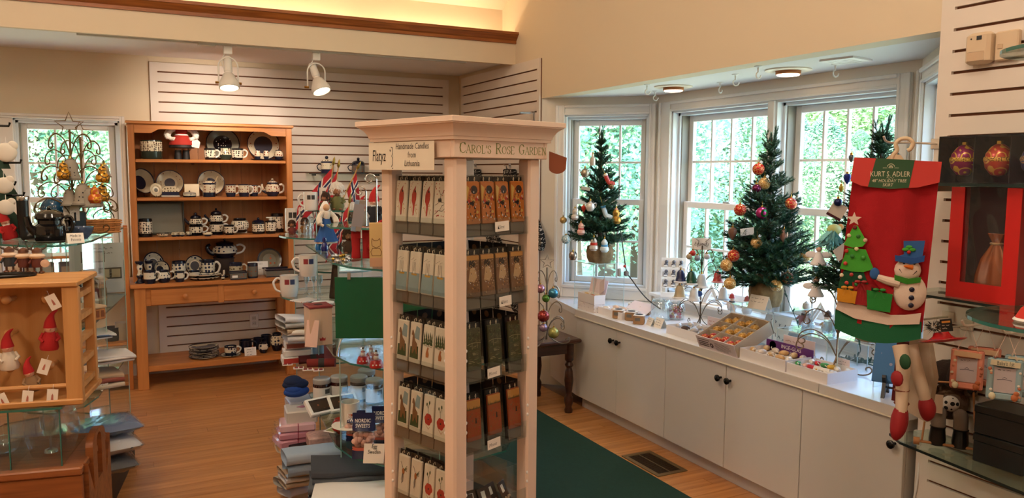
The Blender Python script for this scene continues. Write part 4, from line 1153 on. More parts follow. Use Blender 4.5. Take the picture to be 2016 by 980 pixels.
plan={1:[['cardinal','cardinal','cardinal','branch'],['boat']*4,['horse','horse','deer','deer'],['horse','horse','poppy','poppy'],['hummer','hummer','poppy','poppy']],0:[['mosaic']*4,['bronze']*4,['pond']*3,['field']*3,[]]}
for face in(1,0):
 for ri,ds in enumerate(plan[face]):
  n=len(ds)
  for k,d in enumerate(ds):
   u=-.094+.0627*k if n==4 else-.088+.088*k
   jit=((k*7+ri*5+face*3)%5-2)
   lab='flat candle %s, %s kiosk row'%(names[d],rown[ri])
   for layer in range(2):
    p,a=kpt(face,u+.0006*jit+layer*.004,.009+.017*layer,rowz[ri]+.002)
    package(d if layer==0 else 'back',lab if layer==0 else 'black-backed candle packet standing behind a front candle in the kiosk','kiosk candles %s, %s row'%(names[d],rown[ri])if layer==0 else 'candle packets behind the front ones',p,(rad(-4-(ri*3+k)%3),0,a+rad(jit*.8)))
for face in(2,3):
 for ri in range(4):
  for k in range(4):
   p,a=kpt(face,-.094+.0627*k,.014,rowz[ri]+.002)
   package('back','black-backed candle packet in a pocket on the far sides of the kiosk','candle packets on the far sides',p,(rad(-4),0,a))
   # name cards in front of the pockets
def hand(parent,body,size,loc,sx=.8,shear=.25,thin=-.012):
 return text(body,size,INK,parent,loc,name='handwriting',sx=sx,shear=shear,thin=thin)
for ri,u,body,dy,w in((0,.010,'Klimt',.012,.058),(1,.026,'Klimt',.0,.052),(2,-.022,'Monet',.006,.052),(3,-.020,'Monet',.0,.054)):
 p,a=kpt(0,u,-.0005,rowz[ri]+.002+dy)
 t=thing('name_card','small handwritten name card clipped to the %s kiosk row'%rown[ri],'card',p,a)
 t.rotation_euler=(0,rad(-3),a)
 MB().box(-w/2,w/2,-.0015,0,0,.030).build('card',CARD,t);hand(t,body,.016,(-.006,-.0022,.013))
 # loose small packets in the empty lowest tray of the lettered side
for k in range(5):
 p,a=kpt(0,-.10+.045*k,.03+.012*(k%2),rowz[4]+.003)
 t=thing('trinket_packet','clear packet of tiny trinkets in the bottom tray of the kiosk','packet',p,a+.3*(k-2),'trinket packets in the kiosk');t.rotation_euler=(rad(-25),0,a+.2*(k-2))
 MB().box(-.025,.025,0,.002,0,.08).build('header_card',mat('#4a352c',.6),t);MB().box(-.012,.004,-.001,0,.045,.07).build('sticker',WHITE,t)
 mb=MB();r=random.Random(k)
 for i in range(14):mb.ball((r.uniform(-.02,.02),-.004,r.uniform(.006,.03)),.004,8,5)
 b=mb.build('beads',mat('#b59a80',.3),t);b['kind']='stuff'
 # handwritten paper sign on the side of the kiosk
p,a=kpt(1,0,-.026,0)
zpa,zpb=at(760,329,2.50).z,at(760,281,2.50).z
t=thing('paper_sign','handwritten paper sign about handmade candles taped to the kiosk top','sign',(p.x,p.y,zpa),a)
pw0,pw1,ph=-.203,.122,.084
zp0=KZ(329,.12)
t.location=(p.x,p.y,zh1-.003-ph)
MB().box(pw0,pw1,-.0012,0,0,ph).build('sheet',mat('#e6dcc6',.8),t)
hand(t,'Flatyz',.050,(-.148,-.002,ph*.5),sx=.62,shear=.08,thin=-.004)
MB().ribbon([(-.085,ph*.82),(-.078,ph*.8),(-.076,ph*.6),(-.082,ph*.5),(-.076,ph*.42),(-.077,ph*.2),(-.084,ph*.12)],.0022,-.0016).ribbon([(-.090,ph*.72),(-.089,ph*.68)],.004,-.0016).ribbon([(-.078,ph*.06),(-.076,ph*.05)],.003,-.0016).build('brace',INK,t,smooth=False)
hand(t,'Handmade Candles\nfrom\nLithuania',.0255,(.018,-.002,ph*.53),sx=.8,shear=.12,thin=-.003)
# brown half-round flap at the far corner
cdir=Vector((cos(-pi/4),sin(-pi/4)))
mb=MB()
pol=[(0,.0),(0,-.052)]+[(.026+.030*cos(a),-.045+.026*sin(a))for a in[pi+.6+(pi-1.0)*k/9 for k in range(10)]]+[(.056,-.020)]
mb.prism(pol,-.004,.004)
o=mb.build('corner_flap',mat('#8a4a2c',.6),kiosk);o.location=(FH+.006,-FH-.002,zh0+.026);o.rotation_euler=(0,0,-pi/4)
# ================================================================ garden outside the windows
def leafmat(name,c1,c2):
 m,N,L,b=newmat(name)
 tc=N.new('ShaderNodeTexCoord');nz=N.new('ShaderNodeTexNoise');nz.inputs['Scale'].default_value=1.6;nz.inputs['Detail'].default_value=5
 L.new(tc.outputs['Object'],nz.inputs['Vector'])
 cr=N.new('ShaderNodeValToRGB');cr.color_ramp.elements[0].position=.35;cr.color_ramp.elements[1].position=.65
 cr.color_ramp.elements[0].color=(*srgb(c1),1);cr.color_ramp.elements[1].color=(*srgb(c2),1)
 L.new(nz.outputs[0],cr.inputs[0]);L.new(cr.outputs[0],b.inputs['Base Color'])
 b.inputs['Roughness'].default_value=.6
 tl=N.new('ShaderNodeBsdfTranslucent');L.new(cr.outputs[0],tl.inputs[0])
 mx=N.new('ShaderNodeMixShader');mx.inputs[0].default_value=.4
 L.new(b.outputs[0],mx.inputs[1]);L.new(tl.outputs[0],mx.inputs[2]);L.new(mx.outputs[0],N['Material Output'].inputs[0])
 return m
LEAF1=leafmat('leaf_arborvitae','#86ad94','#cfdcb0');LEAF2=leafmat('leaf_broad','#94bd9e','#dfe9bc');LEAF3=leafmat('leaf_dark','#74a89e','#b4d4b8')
def foliage_mesh(kind,n,leaf,seed):
 r=random.Random(seed);vs,fs=[],[]
 lumps=[(r.uniform(-.6,.6),r.uniform(-.6,.6),r.uniform(.35,.9),r.uniform(.28,.5))for _ in range(16)]
 for i in range(n):
  if kind=='cone':
   z=r.random()**1.25
   rad_=(1-z)**.75*(1+.16*sin(9*z+seed))*(0.72+.32*r.random())
   a=r.uniform(0,2*pi);c=Vector((rad_*cos(a),rad_*sin(a),z))
  else:
   lx,ly,lz,lr=r.choice(lumps)
   d=Vector((r.gauss(0,1),r.gauss(0,1),r.gauss(0,1))).normalized()*lr*(.7+.3*r.random())
   c=Vector((lx+d.x,ly+d.y,lz+d.z*.8))
  u=Vector((r.gauss(0,1),r.gauss(0,1),r.gauss(0,1))).normalized()*leaf*(.6+.8*r.random())
  w=u.orthogonal().normalized()*u.length*.5
  u.z*=.4;w.z*=.4
  k=len(vs);vs+=[c-u,c+w,c+u,c-w];fs.append((k,k+1,k+2,k+3))
 return[tuple(v)for v in vs],fs
FOL={}
for key,kind,n,leaf in(('cone','cone',20000,.026),('cone2','cone',20000,.026),('broad','b',26000,.021),('broad2','b',26000,.021)):
 v,f=foliage_mesh(kind,n,leaf,hash(key)%97 if 0 else len(FOL)+3)
 me=bpy.data.meshes.new('foliage');me.from_pydata(v,[],f);FOL[key]=me
def garden_tree(px,d,r,h,key,leaf,label,group,base=0.0):
 p=at(px,345,d)
 t=thing('garden_tree',label,'tree',(p.x,p.y,-.3),random.uniform(0,6),group)
 me=FOL[key]
 if not me.materials:me.materials.append(leaf)
 o=bpy.data.objects.new('foliage',me);COL.objects.link(o);o.parent=t;o.location=(0,0,base);o.scale=(r,r,h-base)
 if me.materials[0]is not leaf:
  o.material_slots[0].link='OBJECT';o.material_slots[0].material=leaf
 MB().tube([(0,0,0),(.05,.02,h*.3),(0,.06,h*.6)],[.06*r+.04,.05*r+.03,.03],8).build('trunk',mat('#5b4a3a',.9),t)
g1='conical evergreens of the hedge outside the bay'
for i,(px,d,r,h)in enumerate(((1318,17,1.7,4.6),(1382,16.5,1.5,3.2),(1440,16,1.7,4.3),(1500,17,1.8,4.1),(1560,18,1.7,3.4),(1620,17,1.9,3.2),(1690,18,1.8,2.9),(1750,17.5,1.8,3.2),(1815,18,2.0,3.6))):
 garden_tree(px,d,r,h,'cone' if i%2 else 'cone2',LEAF1 if i%3 else LEAF2,'conical evergreen in the hedge beyond the lawn outside the bay',g1)
g2='tall broad trees behind the hedge'
for i,(px,d,r,h,b)in enumerate(((1330,30,5.0,8.2,.5),(1500,34,4.6,7.6,.8),(1575,26,3.6,6.4,1.6),(1650,32,5.2,6.6,1.2),(1740,30,5.0,6.4,1.0),(1830,27,4.6,6.6,1.0),(1900,24,4.0,7,.6))):
 garden_tree(px,d,r,h,'broad' if i%2 else 'broad2',LEAF2,'tall broadleaf tree rising behind the evergreen hedge',g2,b)
g3='shrubs close to the angled end of the bay'
for i,(px,d,r,h)in enumerate(((1060,13,2.4,5.2),(1130,12.5,2.2,4.8),(1195,13.5,2.4,5.4),(1262,14,2.2,4.6))):
 garden_tree(px,d,r,h,'broad' if i%2 else 'broad2',LEAF3 if i%2 else LEAF2,'big dense shrub outside the angled end of the bay',g3,.2)
g4='trees outside the window beside the hutch'
for i,(px,d,r,h,lf)in enumerate(((-60,13,2.2,5,LEAF3),(60,12,2.2,5.4,LEAF2),(150,13.5,2.0,5.2,LEAF3),(235,13,2.0,5.2,LEAF3),(330,14,2.4,5,LEAF3))):
 garden_tree(px,d,r,h,'broad2' if i%2 else 'broad',lf,'leafy tree filling the view of the window beside the hutch',g4,.2)
 # ================================================================ little Christmas trees
NEEDLE=mat('#1f4a33',.55,vary=.35,vscale=30);NEEDLE2=mat('#2c5a3a',.55,vary=.3,vscale=30);BARK=mat('#3a2a1c',.9)
def branch_mesh(seed):
 r=random.Random(seed);mb=MB()
 def sprig(p0,dirv,ln,rn):
  pts=[p0+dirv*ln*t+Vector((0,0,.10*ln*t*t))for t in(0,.35,.7,1)]
  mb.m(1).tube(pts,[.010*rn,.009*rn,.007*rn,.004*rn],5);mb.m(0)
  n=int(ln*46)
  for i in range(n):
   t=.08+.95*i/n
   c=p0+dirv*ln*t+Vector((0,0,.10*ln*t*t))
   for k in range(4):
    a=r.uniform(0,2*pi)
    u=dirv.orthogonal().normalized();w=dirv.cross(u)
    out=(u*cos(a)+w*sin(a))*.72+dirv*.75
    out=out.normalized()*(.115+.05*r.random())*(1 if t<.95 else.8)
    side=out.cross(dirv).normalized()*.012
    mb.add([c-side,c+side,c+out],[(0,1,2)])
 sprig(Vector((0,0,0)),Vector((1,0,.12)).normalized(),1.0,1.6)
 for k in range(6):
  s=1 if k%2 else-1;t=.22+.12*k
  sprig(Vector((t,0,.12*t)),Vector((.8,s*(.65+.2*r.random()),.22*r.random())).normalized(),.5-.05*k,1.0)
 o=mb.build('branch',[NEEDLE,BARK]);me=o.data;bpy.data.objects.remove(o);return me
BRM=[branch_mesh(s)for s in(1,2,3)]
BURLAP=mat('#8d7350',.95,bump=.8,bscale=500,vary=.2,vscale=40)
def xmas_tree(loc,ztop,spread,z_low,label,potr,poth,seed,nlay=13):
 r=random.Random(seed)
 t=thing('christmas_tree',label,'christmas tree',loc)
 H=ztop-loc[2]
 MB().tube([(0,0,poth*.5),(0,0,H*.6),(0,0,H*.97)],[.016,.011,.004],8).build('trunk',BARK,t)
 # burlap bag
 def bag(u,v):
  a=2*pi*u;fold=1+.07*sin(9*a)*(.3+v)
  prof=[(.86,0),(1.0,.2),(1.05,.5),(.95,.8),(.55,.95),(.75,1.08)]
  x=v*(len(prof)-1);i=min(int(x),len(prof)-2);f=x-i
  rr=prof[i][0]*(1-f)+prof[i+1][0]*f;z=prof[i][1]*(1-f)+prof[i+1][1]*f
  return(potr*rr*fold*cos(a),potr*rr*fold*sin(a),poth*z)
 b=MB().grid(bag,48,15).lathe([(0,0),(potr*.86,0)],48).build('burlap_base',BURLAP,t,angle=60)
 MB().tube([(potr*.62*cos(a),potr*.62*sin(a),poth*.93)for a in[2*pi*k/20 for k in range(20)]],.006,6,True).build('tie',mat('#6e5636',.9),b)
 hb=H-z_low
 for li in range(nlay):
  f=li/(nlay-1)
  z=z_low+hb*(.02+.86*f**.95)
  ln=spread*(1-f*.80)*(.9 if li==0 else 1)
  n=max(4,int(10.5-5*f))
  for k in range(n):
   a=2*pi*k/n+li*.8+r.uniform(-.25,.25)
   o=bpy.data.objects.new('branch',r.choice(BRM));COL.objects.link(o);o.parent=t
   s=ln*r.uniform(.82,1.1)
   o.location=(0,0,z+r.uniform(-.015,.015));o.rotation_euler=(r.uniform(-.5,.5),rad(-6-34*f+r.uniform(-7,7)),a);o.scale=(s,max(s,spread*.42)*.95,max(s,spread*.42)*.95)
 for k in range(3):
  o=bpy.data.objects.new('branch',BRM[k]);COL.objects.link(o);o.parent=t
  s=spread*.55
  o.location=(0,0,H-s*1.05+.02*k);o.rotation_euler=(k*2.1,rad(-84+5*k),k*2.1);o.scale=(s,s*.55,s*.55)
 return t
dA,dB,dC=5.45,4.27,3.52
pA,pB,pC=at(1180,515,dA),at(1507,601,dB),at(1718,640,dC)
tA=xmas_tree(pA,at(1166,258,dA).z,mpx(66,pA),.12,'small Christmas tree with glass figure ornaments on a clear riser by the angled window',mpx(25,pA),mpx(38,pA),3)
tB=xmas_tree(pB,at(1520,262,dB).z,mpx(102,pB),.10,'Christmas tree with red and gold balls in front of the wide window',mpx(31,pB),mpx(56,pB),5)
tC=xmas_tree((pC.x,pC.y,.86),at(1727,243,dC).z,mpx(120,pC),.16,'Christmas tree partly hidden behind the hanging red tree skirt',mpx(34,pC),.13,9)
def riser(name,label,x0,x1,y0,y1,h,group=None):
 t=thing(name,label,'riser',((x0+x1)/2,(y0+y1)/2,.68),0,group)
 a,b=(x1-x0)/2,(y1-y0)/2;th=.005
 MB().box(-a,a,-b,b,h-th,h).build('top_sheet',ACRYL,t,smooth=False)
 MB().box(-a,a,-b,-b+th,0,h-th).build('side_sheet',ACRYL,t,smooth=False)
 MB().box(-a,a,b-th,b,0,h-th).build('side_sheet',ACRYL,t,smooth=False)
 em=mat('#cfe6ea',.2)
 for(c,d,e,f,g,hh)in((-a,a,-b,-b+th,h-.002,h+.0005),(-a,a,b-th,b,h-.002,h+.0005),(-a-.0008,-a+.0012,-b,b,h-th,h),(-a-.0008,-a+.0012,-b,-b+th,0,h),(-a-.0008,-a+.0012,b-th,b,0,h),(a-.0012,a+.0008,-b,-b+th,0,h),(a-.0012,a+.0008,b-th,b,0,h)):
  MB().box(c,d,e,f,g,hh).build('polished_edge',em,t,smooth=False)
 return t
riser('acrylic_riser','clear acrylic riser under the tree by the angled window',pA.x-.125,pA.x+.125,pA.y-.125,pA.y+.125,pA.z-.68)
riser('acrylic_riser','clear acrylic riser under the tree with red and gold balls',2.992,pB.x+.15,pB.y-.19,pB.y+.13,pB.z-.68)
riser('acrylic_riser','clear acrylic riser under the tree behind the red skirt',pC.x-.10,pC.x+.10,pC.y-.10,pC.y+.10,.18)
# ---- ornaments
def swirlmat(name,c1,c2,scale=46):
 if name in MATS:return MATS[name]
 m,N,L,b=newmat(name)
 tc=N.new('ShaderNodeTexCoord');vo=N.new('ShaderNodeTexVoronoi');vo.inputs['Scale'].default_value=scale;vo.inputs['Randomness'].default_value=.7
 L.new(tc.outputs['Object'],vo.inputs['Vector'])
 sn=N.new('ShaderNodeMath');sn.operation='MULTIPLY';sn.inputs[1].default_value=17
 L.new(vo.outputs['Distance'],sn.inputs[0])
 s2=N.new('ShaderNodeMath');s2 .operation='SINE';L.new(sn.outputs[0],s2 .inputs[0])
 g=N.new('ShaderNodeMath');g.operation='GREATER_THAN';g.inputs[1].default_value=.72;L.new(s2 .outputs[0],g.inputs[0])
 mx=N.new('ShaderNodeMix');mx.data_type='RGBA';mx.inputs[6].default_value=(*srgb(c1),1);mx.inputs[7].default_value=(*srgb(c2),1)
 L.new(g.outputs[0],mx.inputs[0]);L.new(mx.outputs[2],b.inputs['Base Color'])
 b.inputs['Roughness'].default_value=.28;b.inputs['Metallic'].default_value=.25
 MATS[name]=m;return m
SW_RED=swirlmat('ball_red_swirl','#b41f1c','#e2b86a');SW_GLD=swirlmat('ball_gold_swirl','#c79a52','#f2deb0')
GOLD=mat('#c9a24a',.25,.9);SILV=mat('#c9cbd0',.2,.8)
def hanger(t,z,up=.03):
 MB().cyl((0,0,z-.002),.0055,.009,10).build('cap',GOLD,t)
 MB().tube([(0,0,z+.006),(.003,0,z+.012),(0,0,z+.018),(0,0,z+up)],.0011,5).build('hook',GOLD,t)
def price_tag(t,x,y,z,w=.022,h=.014,rot=(.3,.4,.2)):
 o=MB().box(-w/2,w/2,-.0006,.0006,-h/2,h/2).build('price_tag',WHITE,t);o.location=(x,y,z);o.rotation_euler=rot
def ball_orn(px,py,d,rpx,m,label,group=None,tagged=False):
 p=at(px,py,d);r=mpx(rpx,p)
 t=thing('glass_ball',label,'ornament',p,random.uniform(0,6),group)
 MB().ball((0,0,0),r,22,14).build('ball',m,t);hanger(t,r)
 if tagged:t.rotation_euler=(0,0,0);price_tag(t,.004,-r*.5,r*1.15)
 return t
dO=dB-.16
for px,py,lab,tg in((1493,333,'red swirl ball hanging highest on the tree',True),(1457,413,'red swirl ball on a left branch tip below the pink ball',False),(1557,401,'tagged red swirl ball on a branch tip opposite the pink ball',True),(1444,503,'red swirl ball above the low gold balls',False),(1550,547,'red swirl ball hanging right beside the burlap base',False)):
 ball_orn(px,py,dO+(.05 if py<350 else 0),12,SW_RED,lab,None,tg)
for px,py,lab,tg in((1505,361,'gold swirl ball just under the highest red ball',True),(1490,478,'gold swirl ball in the middle of the tree',True),(1430,522,'gold swirl ball low on a left branch',False),(1437,558,'tagged gold swirl ball hanging lowest, over the small snowman',True),(1586,503,'gold swirl ball on the outermost branch tip',False),(1528,562,'gold swirl ball resting against the burlap base',False)):
 ball_orn(px,py,dO+(.05 if py<365 else 0),12,SW_GLD,lab,None,tg)
t=ball_orn(1500,419,dO,12,mat('#b0347c',.2,.5),'pink glass ball with a green hollow eye')
MB().lathe([(.019,-.030),(.021,-.029),(.019,-.027),(.012,-.020),(0,-.016)],20,(0,0,0),'Y').build('reflector',[mat('#1d5a24',.15,.6)],t).rotation_euler=(0,0,-t.rotation_euler.z-.3)
ball_orn(1489,371,dO+.04,9,mat('#6a1f4a',.2,.6),'small dark purple ball beside the upper gold ball')
def lathe_orn(name,px,py,d,hpx,prof,m,label,cat='ornament',n=18,rot=None,extra=None,group=None):
 """prof in units of the height, from bottom 0 to top 1"""
 p=at(px,py,d);h=mpx(hpx,p)
 t=thing(name,label,cat,(p.x,p.y,p.z-h/2),0,group)
 o=MB().lathe([(r*h,z*h)for r,z in prof],n).build('body',m,t)
 if extra:extra(t,h)
 hanger(t,h,.02)
 if rot:t.rotation_euler=rot
 return t
TEAR=[(0,0),(.05,.04),(.22,.3),(.34,.62),(.30,.85),(.14,.97),(0,1)]
lathe_orn('heart_ornament',1442,460,dO,26,TEAR,mat('#7a5a4a',.4,.3),'brown heart-shaped ornament by a price card')
lathe_orn('heart_ornament',1543,465,dO,26,TEAR,mat('#c79a8a',.25,.5),'silvery rose heart ornament on the tree with balls')
t=solo(MB().box(-.035,.035,-.001,.001,-.02,.02),'price_card',WHITE,'white price card tucked in the branches by the brown heart','card',at(1471,456,dO-.02),rot=(.25,rad(-8),rad(-28)))
# tree A figures
dOA=dA-.17
SNOW=[(0,0),(.2,.02),(.32,.18),(.30,.36),(.17,.48),(.22,.6),(.23,.72),(.15,.85),(.08,.93),(0,1)]
def band(m,z0,z1,r):
 def f(t,h):MB().lathe([(r*h*.9,z0*h),(r*h,(z0+z1)/2*h),(r*h*.9,z1*h)],16).build('scarf',m,t)
 return f
def potparts(m):
 def f(t,h):
  MB().tube(smooth_pts([(.36*h,0,.65*h),(.62*h,0,.75*h),(.62*h,0,.4*h),(.34*h,0,.3*h)]),.045*h,7).build('handle',m,t)
  MB().tube(smooth_pts([(-.36*h,0,.35*h),(-.55*h,0,.5*h),(-.62*h,0,.8*h)]),.05*h,7).build('spout',m,t)
 return f
POTP=[(0,0),(.26,.0),(.42,.25),(.45,.45),(.36,.7),(.2,.8),(.1,.86),(.12,.94),(0,1)]
pearl=mat('#d9d2c8',.25,.3)
lathe_orn('bottle_ornament',1167,314,dOA,24,[(0,0),(.2,0),(.22,.05),(.22,.6),(.1,.75),(.1,.95),(0,1)],pearl,'small white bottle ornament near the top of the tree')
lathe_orn('teapot_ornament',1152,339,dOA,20,POTP,mat('#a79c86',.25,.6),'silver teapot ornament on an upper branch',extra=potparts(mat('#a79c86',.25,.6)))
lathe_orn('teapot_ornament',1162,405,dOA-.02,21,POTP,pearl,'white teapot ornament in the middle of the tree',extra=potparts(pearl))
lathe_orn('snowman_ornament',1144,450,dOA,26,SNOW,mat('#e0b0a4',.25),'pinkish snowman ornament with a red scarf',extra=band(mat('#a8222a',.4),.44,.54,.24))
lathe_orn('snowman_ornament',1169,480,dOA-.03,28,SNOW,pearl,'snowman ornament with a red scarf hanging over the burlap base',extra=band(mat('#c0301c',.4),.42,.6,.27))
lathe_orn('snowman_ornament',1190,483,dOA-.03,28,SNOW,mat('#cfe0e6',.25),'pale blue snowman ornament over the burlap base',extra=band(mat('#3f7fa8',.4),.42,.56,.26))
lathe_orn('santa_ornament',1213,425,dOA,32,SNOW,mat('#b98a3a',.25,.5),'gold gnome ornament on the right branch tips',extra=lambda t,h:MB().ball((0,0,.88*h),.12*h,10,7).build('cap_ball',mat('#c98a70',.4),t))
lathe_orn('dog_ornament',1132,421,dOA,24,SNOW,pearl,'white glass dog ornament on the left branches',extra=lambda t,h:[MB().ball((s*.12*h,-.02*h,.9*h),.07*h,8,6).build('ear',pearl,t)for s in(-1,1)])
lathe_orn('bird_ornament',1149,411,dOA,14,TEAR,mat('#b8341c',.3),'small red bird ornament beside the white teapot')
lathe_orn('bell_ornament',1128,503,dOA,18,[(0,0),(.3,.02),(.45,.3),(.45,.7),(.3,.95),(0,1)],mat('#9b9188',.2,.8),'silver banded ball hanging lowest beside the riser')
ball_orn(1114,471,dOA,9,swirlmat('ball_blue','#8fb0bb','#e8ecee',30),'pale blue ball on the lowest left branch')
ball_orn(1109,433,dOA+.05,7,mat('#b99a60',.3,.5),'small gold ball at the far left branch tip')
ball_orn(1203,367,dOA,6,mat('#6a5030',.3,.5),'small bronze ball under the red boot')
def boot(px,py,d,hpx,m,m2,label,rot):
 p=at(px,py,d);h=mpx(hpx,p)
 t=thing('boot_ornament',label,'ornament',p)
 MB().tube(smooth_pts([(0,0,h*.45),(0,0,0),(.03*h,0,-.25*h),(.25*h,0,-.42*h),(.42*h,0,-.45*h)]),[.17*h]*9+[.19*h]*4+[.16*h,.14*h,.12*h,.1*h],10).build('boot',m,t)
 MB().lathe([(.19*h,.34*h),(.21*h,.42*h),(.18*h,.5*h),(0,.5*h)],12).build('cuff',m2,t);hanger(t,h*.5,h*.7)
 t.rotation_euler=rot
boot(1196,354,dOA,26,mat('#b6423a',.3),pearl,'red boot ornament on the right of the tree',(0,rad(-25),rad(-30)))
boot(1191,418,dOA,28,mat('#c4d6de',.25),mat('#4a8fb8',.3),'pale blue boot ornament on the right of the tree',(0,rad(-18),rad(-30)))
solo(MB().box(-.03,.03,-.001,.001,-.012,.012),'price_card',mat('#d8d2c4',.7),'small pale card lying in the branches under the silver teapot','card',at(1153,371,dOA),rot=(.5,rad(10),rad(-30)))
# tree C ornaments
dOC=dC-.24
for px,py,rot,lab in((1648,415,(.1,rad(28),rad(-30)),'pale square card with a dark band hanging above the feather bird'),(1659,497,(.1,rad(-35),rad(-25)),'pale square card hanging under the feather bird')):
 t=thing('hang_card',lab,'card',at(px,py,dOC));t.rotation_euler=rot
 MB().box(-.032,.032,-.001,.001,-.032,.032).build('card',mat('#cfc4b8',.7),t);MB().box(-.032,.032,-.0014,.0014,-.033,-.022).build('band',mat('#4a1420',.6),t)
p=at(1632,458,dOC)
t=thing('feather_bird','turquoise feather bird ornament clipped on the tree behind the red skirt','ornament',p)
fth=mat('#7fc4c8',.8);fr=random.Random(3);mb=MB()
for k in range(60):
 a=fr.uniform(-2.6,-.3);l=fr.uniform(.05,.105)
 x,z=cos(a)*l,sin(a)*l*.9
 mb.add([(0,-.01+fr.uniform(-.02,.02),.012),(x*.6-.004,fr.uniform(-.03,.02),z*.6),(x-.01,fr.uniform(-.04,.03),z),(x*.6+.006,fr.uniform(-.03,.02),z*.6+.003)],[(0,1,2,3)])
f_=mb.build('plume',fth,t);f_['kind']='stuff'
MB().ball((.03,0,.012),.024,14,9,sx=1.5).build('body',mat('#b9c27a',.5),t);MB().ball((.066,0,.022),.014,12,8).build('head',mat('#c99a5a',.5),t);MB().cyl((.078,0,.022),.004,.016,8,.0005,'X').build('beak',GOLD,t)
lathe_orn('heart_ornament',1656,372,dOC+.02,14,TEAR,mat('#b7a03a',.3,.3),'gold green heart ornament beside the skirt edge')
lathe_orn('heart_ornament',1668,352,dOC+.05,22,TEAR,mat('#22308a',.15,.3),'deep blue glass drop beside the skirt header')
lathe_orn('heart_ornament',1676,312,dOC+.05,16,TEAR,mat('#6a7078',.25,.5),'grey bird-like drop on the treetop above the skirt')
ball_orn(1650,398,dOC-.01,8,mat('#1c2458',.15,.4),'small dark blue ball by the upper square card')
# ================================================================ counter goods
CZ=.68
WBOX=mat('#e9e4e2',.55);KRAFT=mat('#a07850',.7);PINKC=mat('#e3d2d2',.6)
def open_box(name,label,cat,X,Y,ln,dp,h,m=WBOX,z=CZ,fill=None,rz=-pi/2,group=None):
 """box whose front left corner is at X,Y; ln runs along the counter front, dp into the bay"""
 t=thing(name,label,cat,(X,Y,z),rz,group)
 w=.003
 MB().box(0,ln,0,dp,0,w).box(0,ln,0,w,w,h).box(0,ln,dp-w,dp,w,h).box(0,w,w,dp-w,w,h).box(ln-w,ln,w,dp-w,w,h).build('box',m,t,smooth=False)
 if fill:MB().grid(lambda u,v:(.004+(ln-.008)*u,.004+(dp-.008)*v,h*.62+.004*sin(17*u+5*v)+.003*sin(23*v)),14,10).build('tissue',fill,t)
 return t
def wrapped(t0,ln,dp,h,n,cols,label,group,seed=1,s=.016):
 r=random.Random(seed);M=Matrix.Translation(t0 .location)@Matrix.Rotation(t0 .rotation_euler.z,4,'Z')
 for k in range(n):
  x=ln*((k%((n+1)//2))+.5)/((n+1)//2);y_=dp*(.28 if k<(n+1)//2 else.72)
  p=M@Vector((x+r.uniform(-.006,.006),y_+r.uniform(-.006,.006),h*.68+s*.5))
  o=thing('boxed_ornament',label,'ornament',p,r.uniform(0,6),group)
  c=r.choice(cols)
  MB().ball((0,0,0),s,12,8,sx=1.4,sy=.9,sz=.75).build('body',mat(c,.3,.2),o);MB().tube([(s*1.2,0,0),(s*1.7,.3*s,.3*s),(s*2.0,0,.6*s)],.002,6).build('ribbon',mat('#e8e0d0',.5),o)
  # stacked white ornament boxes under riser A
open_box('ornament_box','closed white box with a grey pattern, lower of the two stacked by the riser','box',2.762,4.52,.205,.085,.055,potmat('box_sprig','#e6e0de','#b9aeb0','#e6e0de',45,.01,.99,size=.18))
t=open_box('ornament_box','open white ornament box stacked on a patterned box by the riser','box',2.762,4.518,.205,.085,.06,WBOX,CZ+.0565,WBOX)
o=MB().box(0,.205,0,.003,0,.10).build('lid',PINKC,t);o.location=(0,.085,.055);o.rotation_euler=(rad(-14),0,0)
o=MB().box(0,.10,0,.002,0,.085).build('insert_card',PINKC,t);o.location=(.14,.08,.055);o.rotation_euler=(rad(-10),rad(-24),rad(-12))
wrapped(t,.205,.085,.06,4,['#c9a05a','#b5623a','#d8cfc0'],'gold glass ornament lying in the open stacked box','ornaments in the stacked box',2,.017)
t=open_box('ornament_box','flat open white box of pale wrapped ornaments beside the small brown boxes','box',2.79,4.31,.27,.15,.045,WBOX,CZ,WBOX)
wrapped(t,.27,.15,.045,6,['#e3d6c4','#d9b9a0','#e8e4de'],'pale wrapped ornament in the flat white box','ornaments in the flat box',4,.018)
o=MB().box(0,.24,0,.003,0,.11).build('lid',PINKC,t);o.location=(.06,.155,.02);o.rotation_euler=(rad(-58),0,0)
# small hexagonal brown boxes
hexl=['brown box with a dark round top, outermost by the flat white box','brown box with a dark round top, squeezed between two others at the counter edge','brown box with a heart cut-out at the counter edge','brown box with a dark round top in the back row, next to the flat box','brown box with a dark round top in the back row, next to the empty jar']
for(px,py,rz,lab)in((1218,629,-.9,hexl[0]),(1243,633,-.9,hexl[1]),(1258,640,-.75,hexl[2]),(1248,616,-.9,hexl[3]),(1270,622,-.75,hexl[4])):
 p=onz(px,py-3,CZ)
 t=thing('gift_box',lab,'box',p,rz)
 MB().box(-.033,.033,-.033,.033,0,.05,.004).build('body',KRAFT,t);MB().box(-.034,.034,-.034,.034,.05,.058,.004).build('rim',mat('#d8ccbc',.6),t)
 MB().lathe([(0,.0585),(.024,.0585),(.024,.0575)],18).build('hole',mat('#1c0f0c',.8),t)
 MB().box(-.022,.010,-.0345,-.033,.022,.042).build('label',mat('#6b655c',.6),t)
 MB().prism([(0,.008),(.011,.022),(.009,.03),(.004,.03),(0,.026),(-.004,.03),(-.009,.03),(-.011,.022)],-.001,.001).build('heart',mat('#3a1410',.6),t).matrix_local=Matrix.Translation((.0335,0,0))@Matrix.Rotation(pi/2,4,'Z')
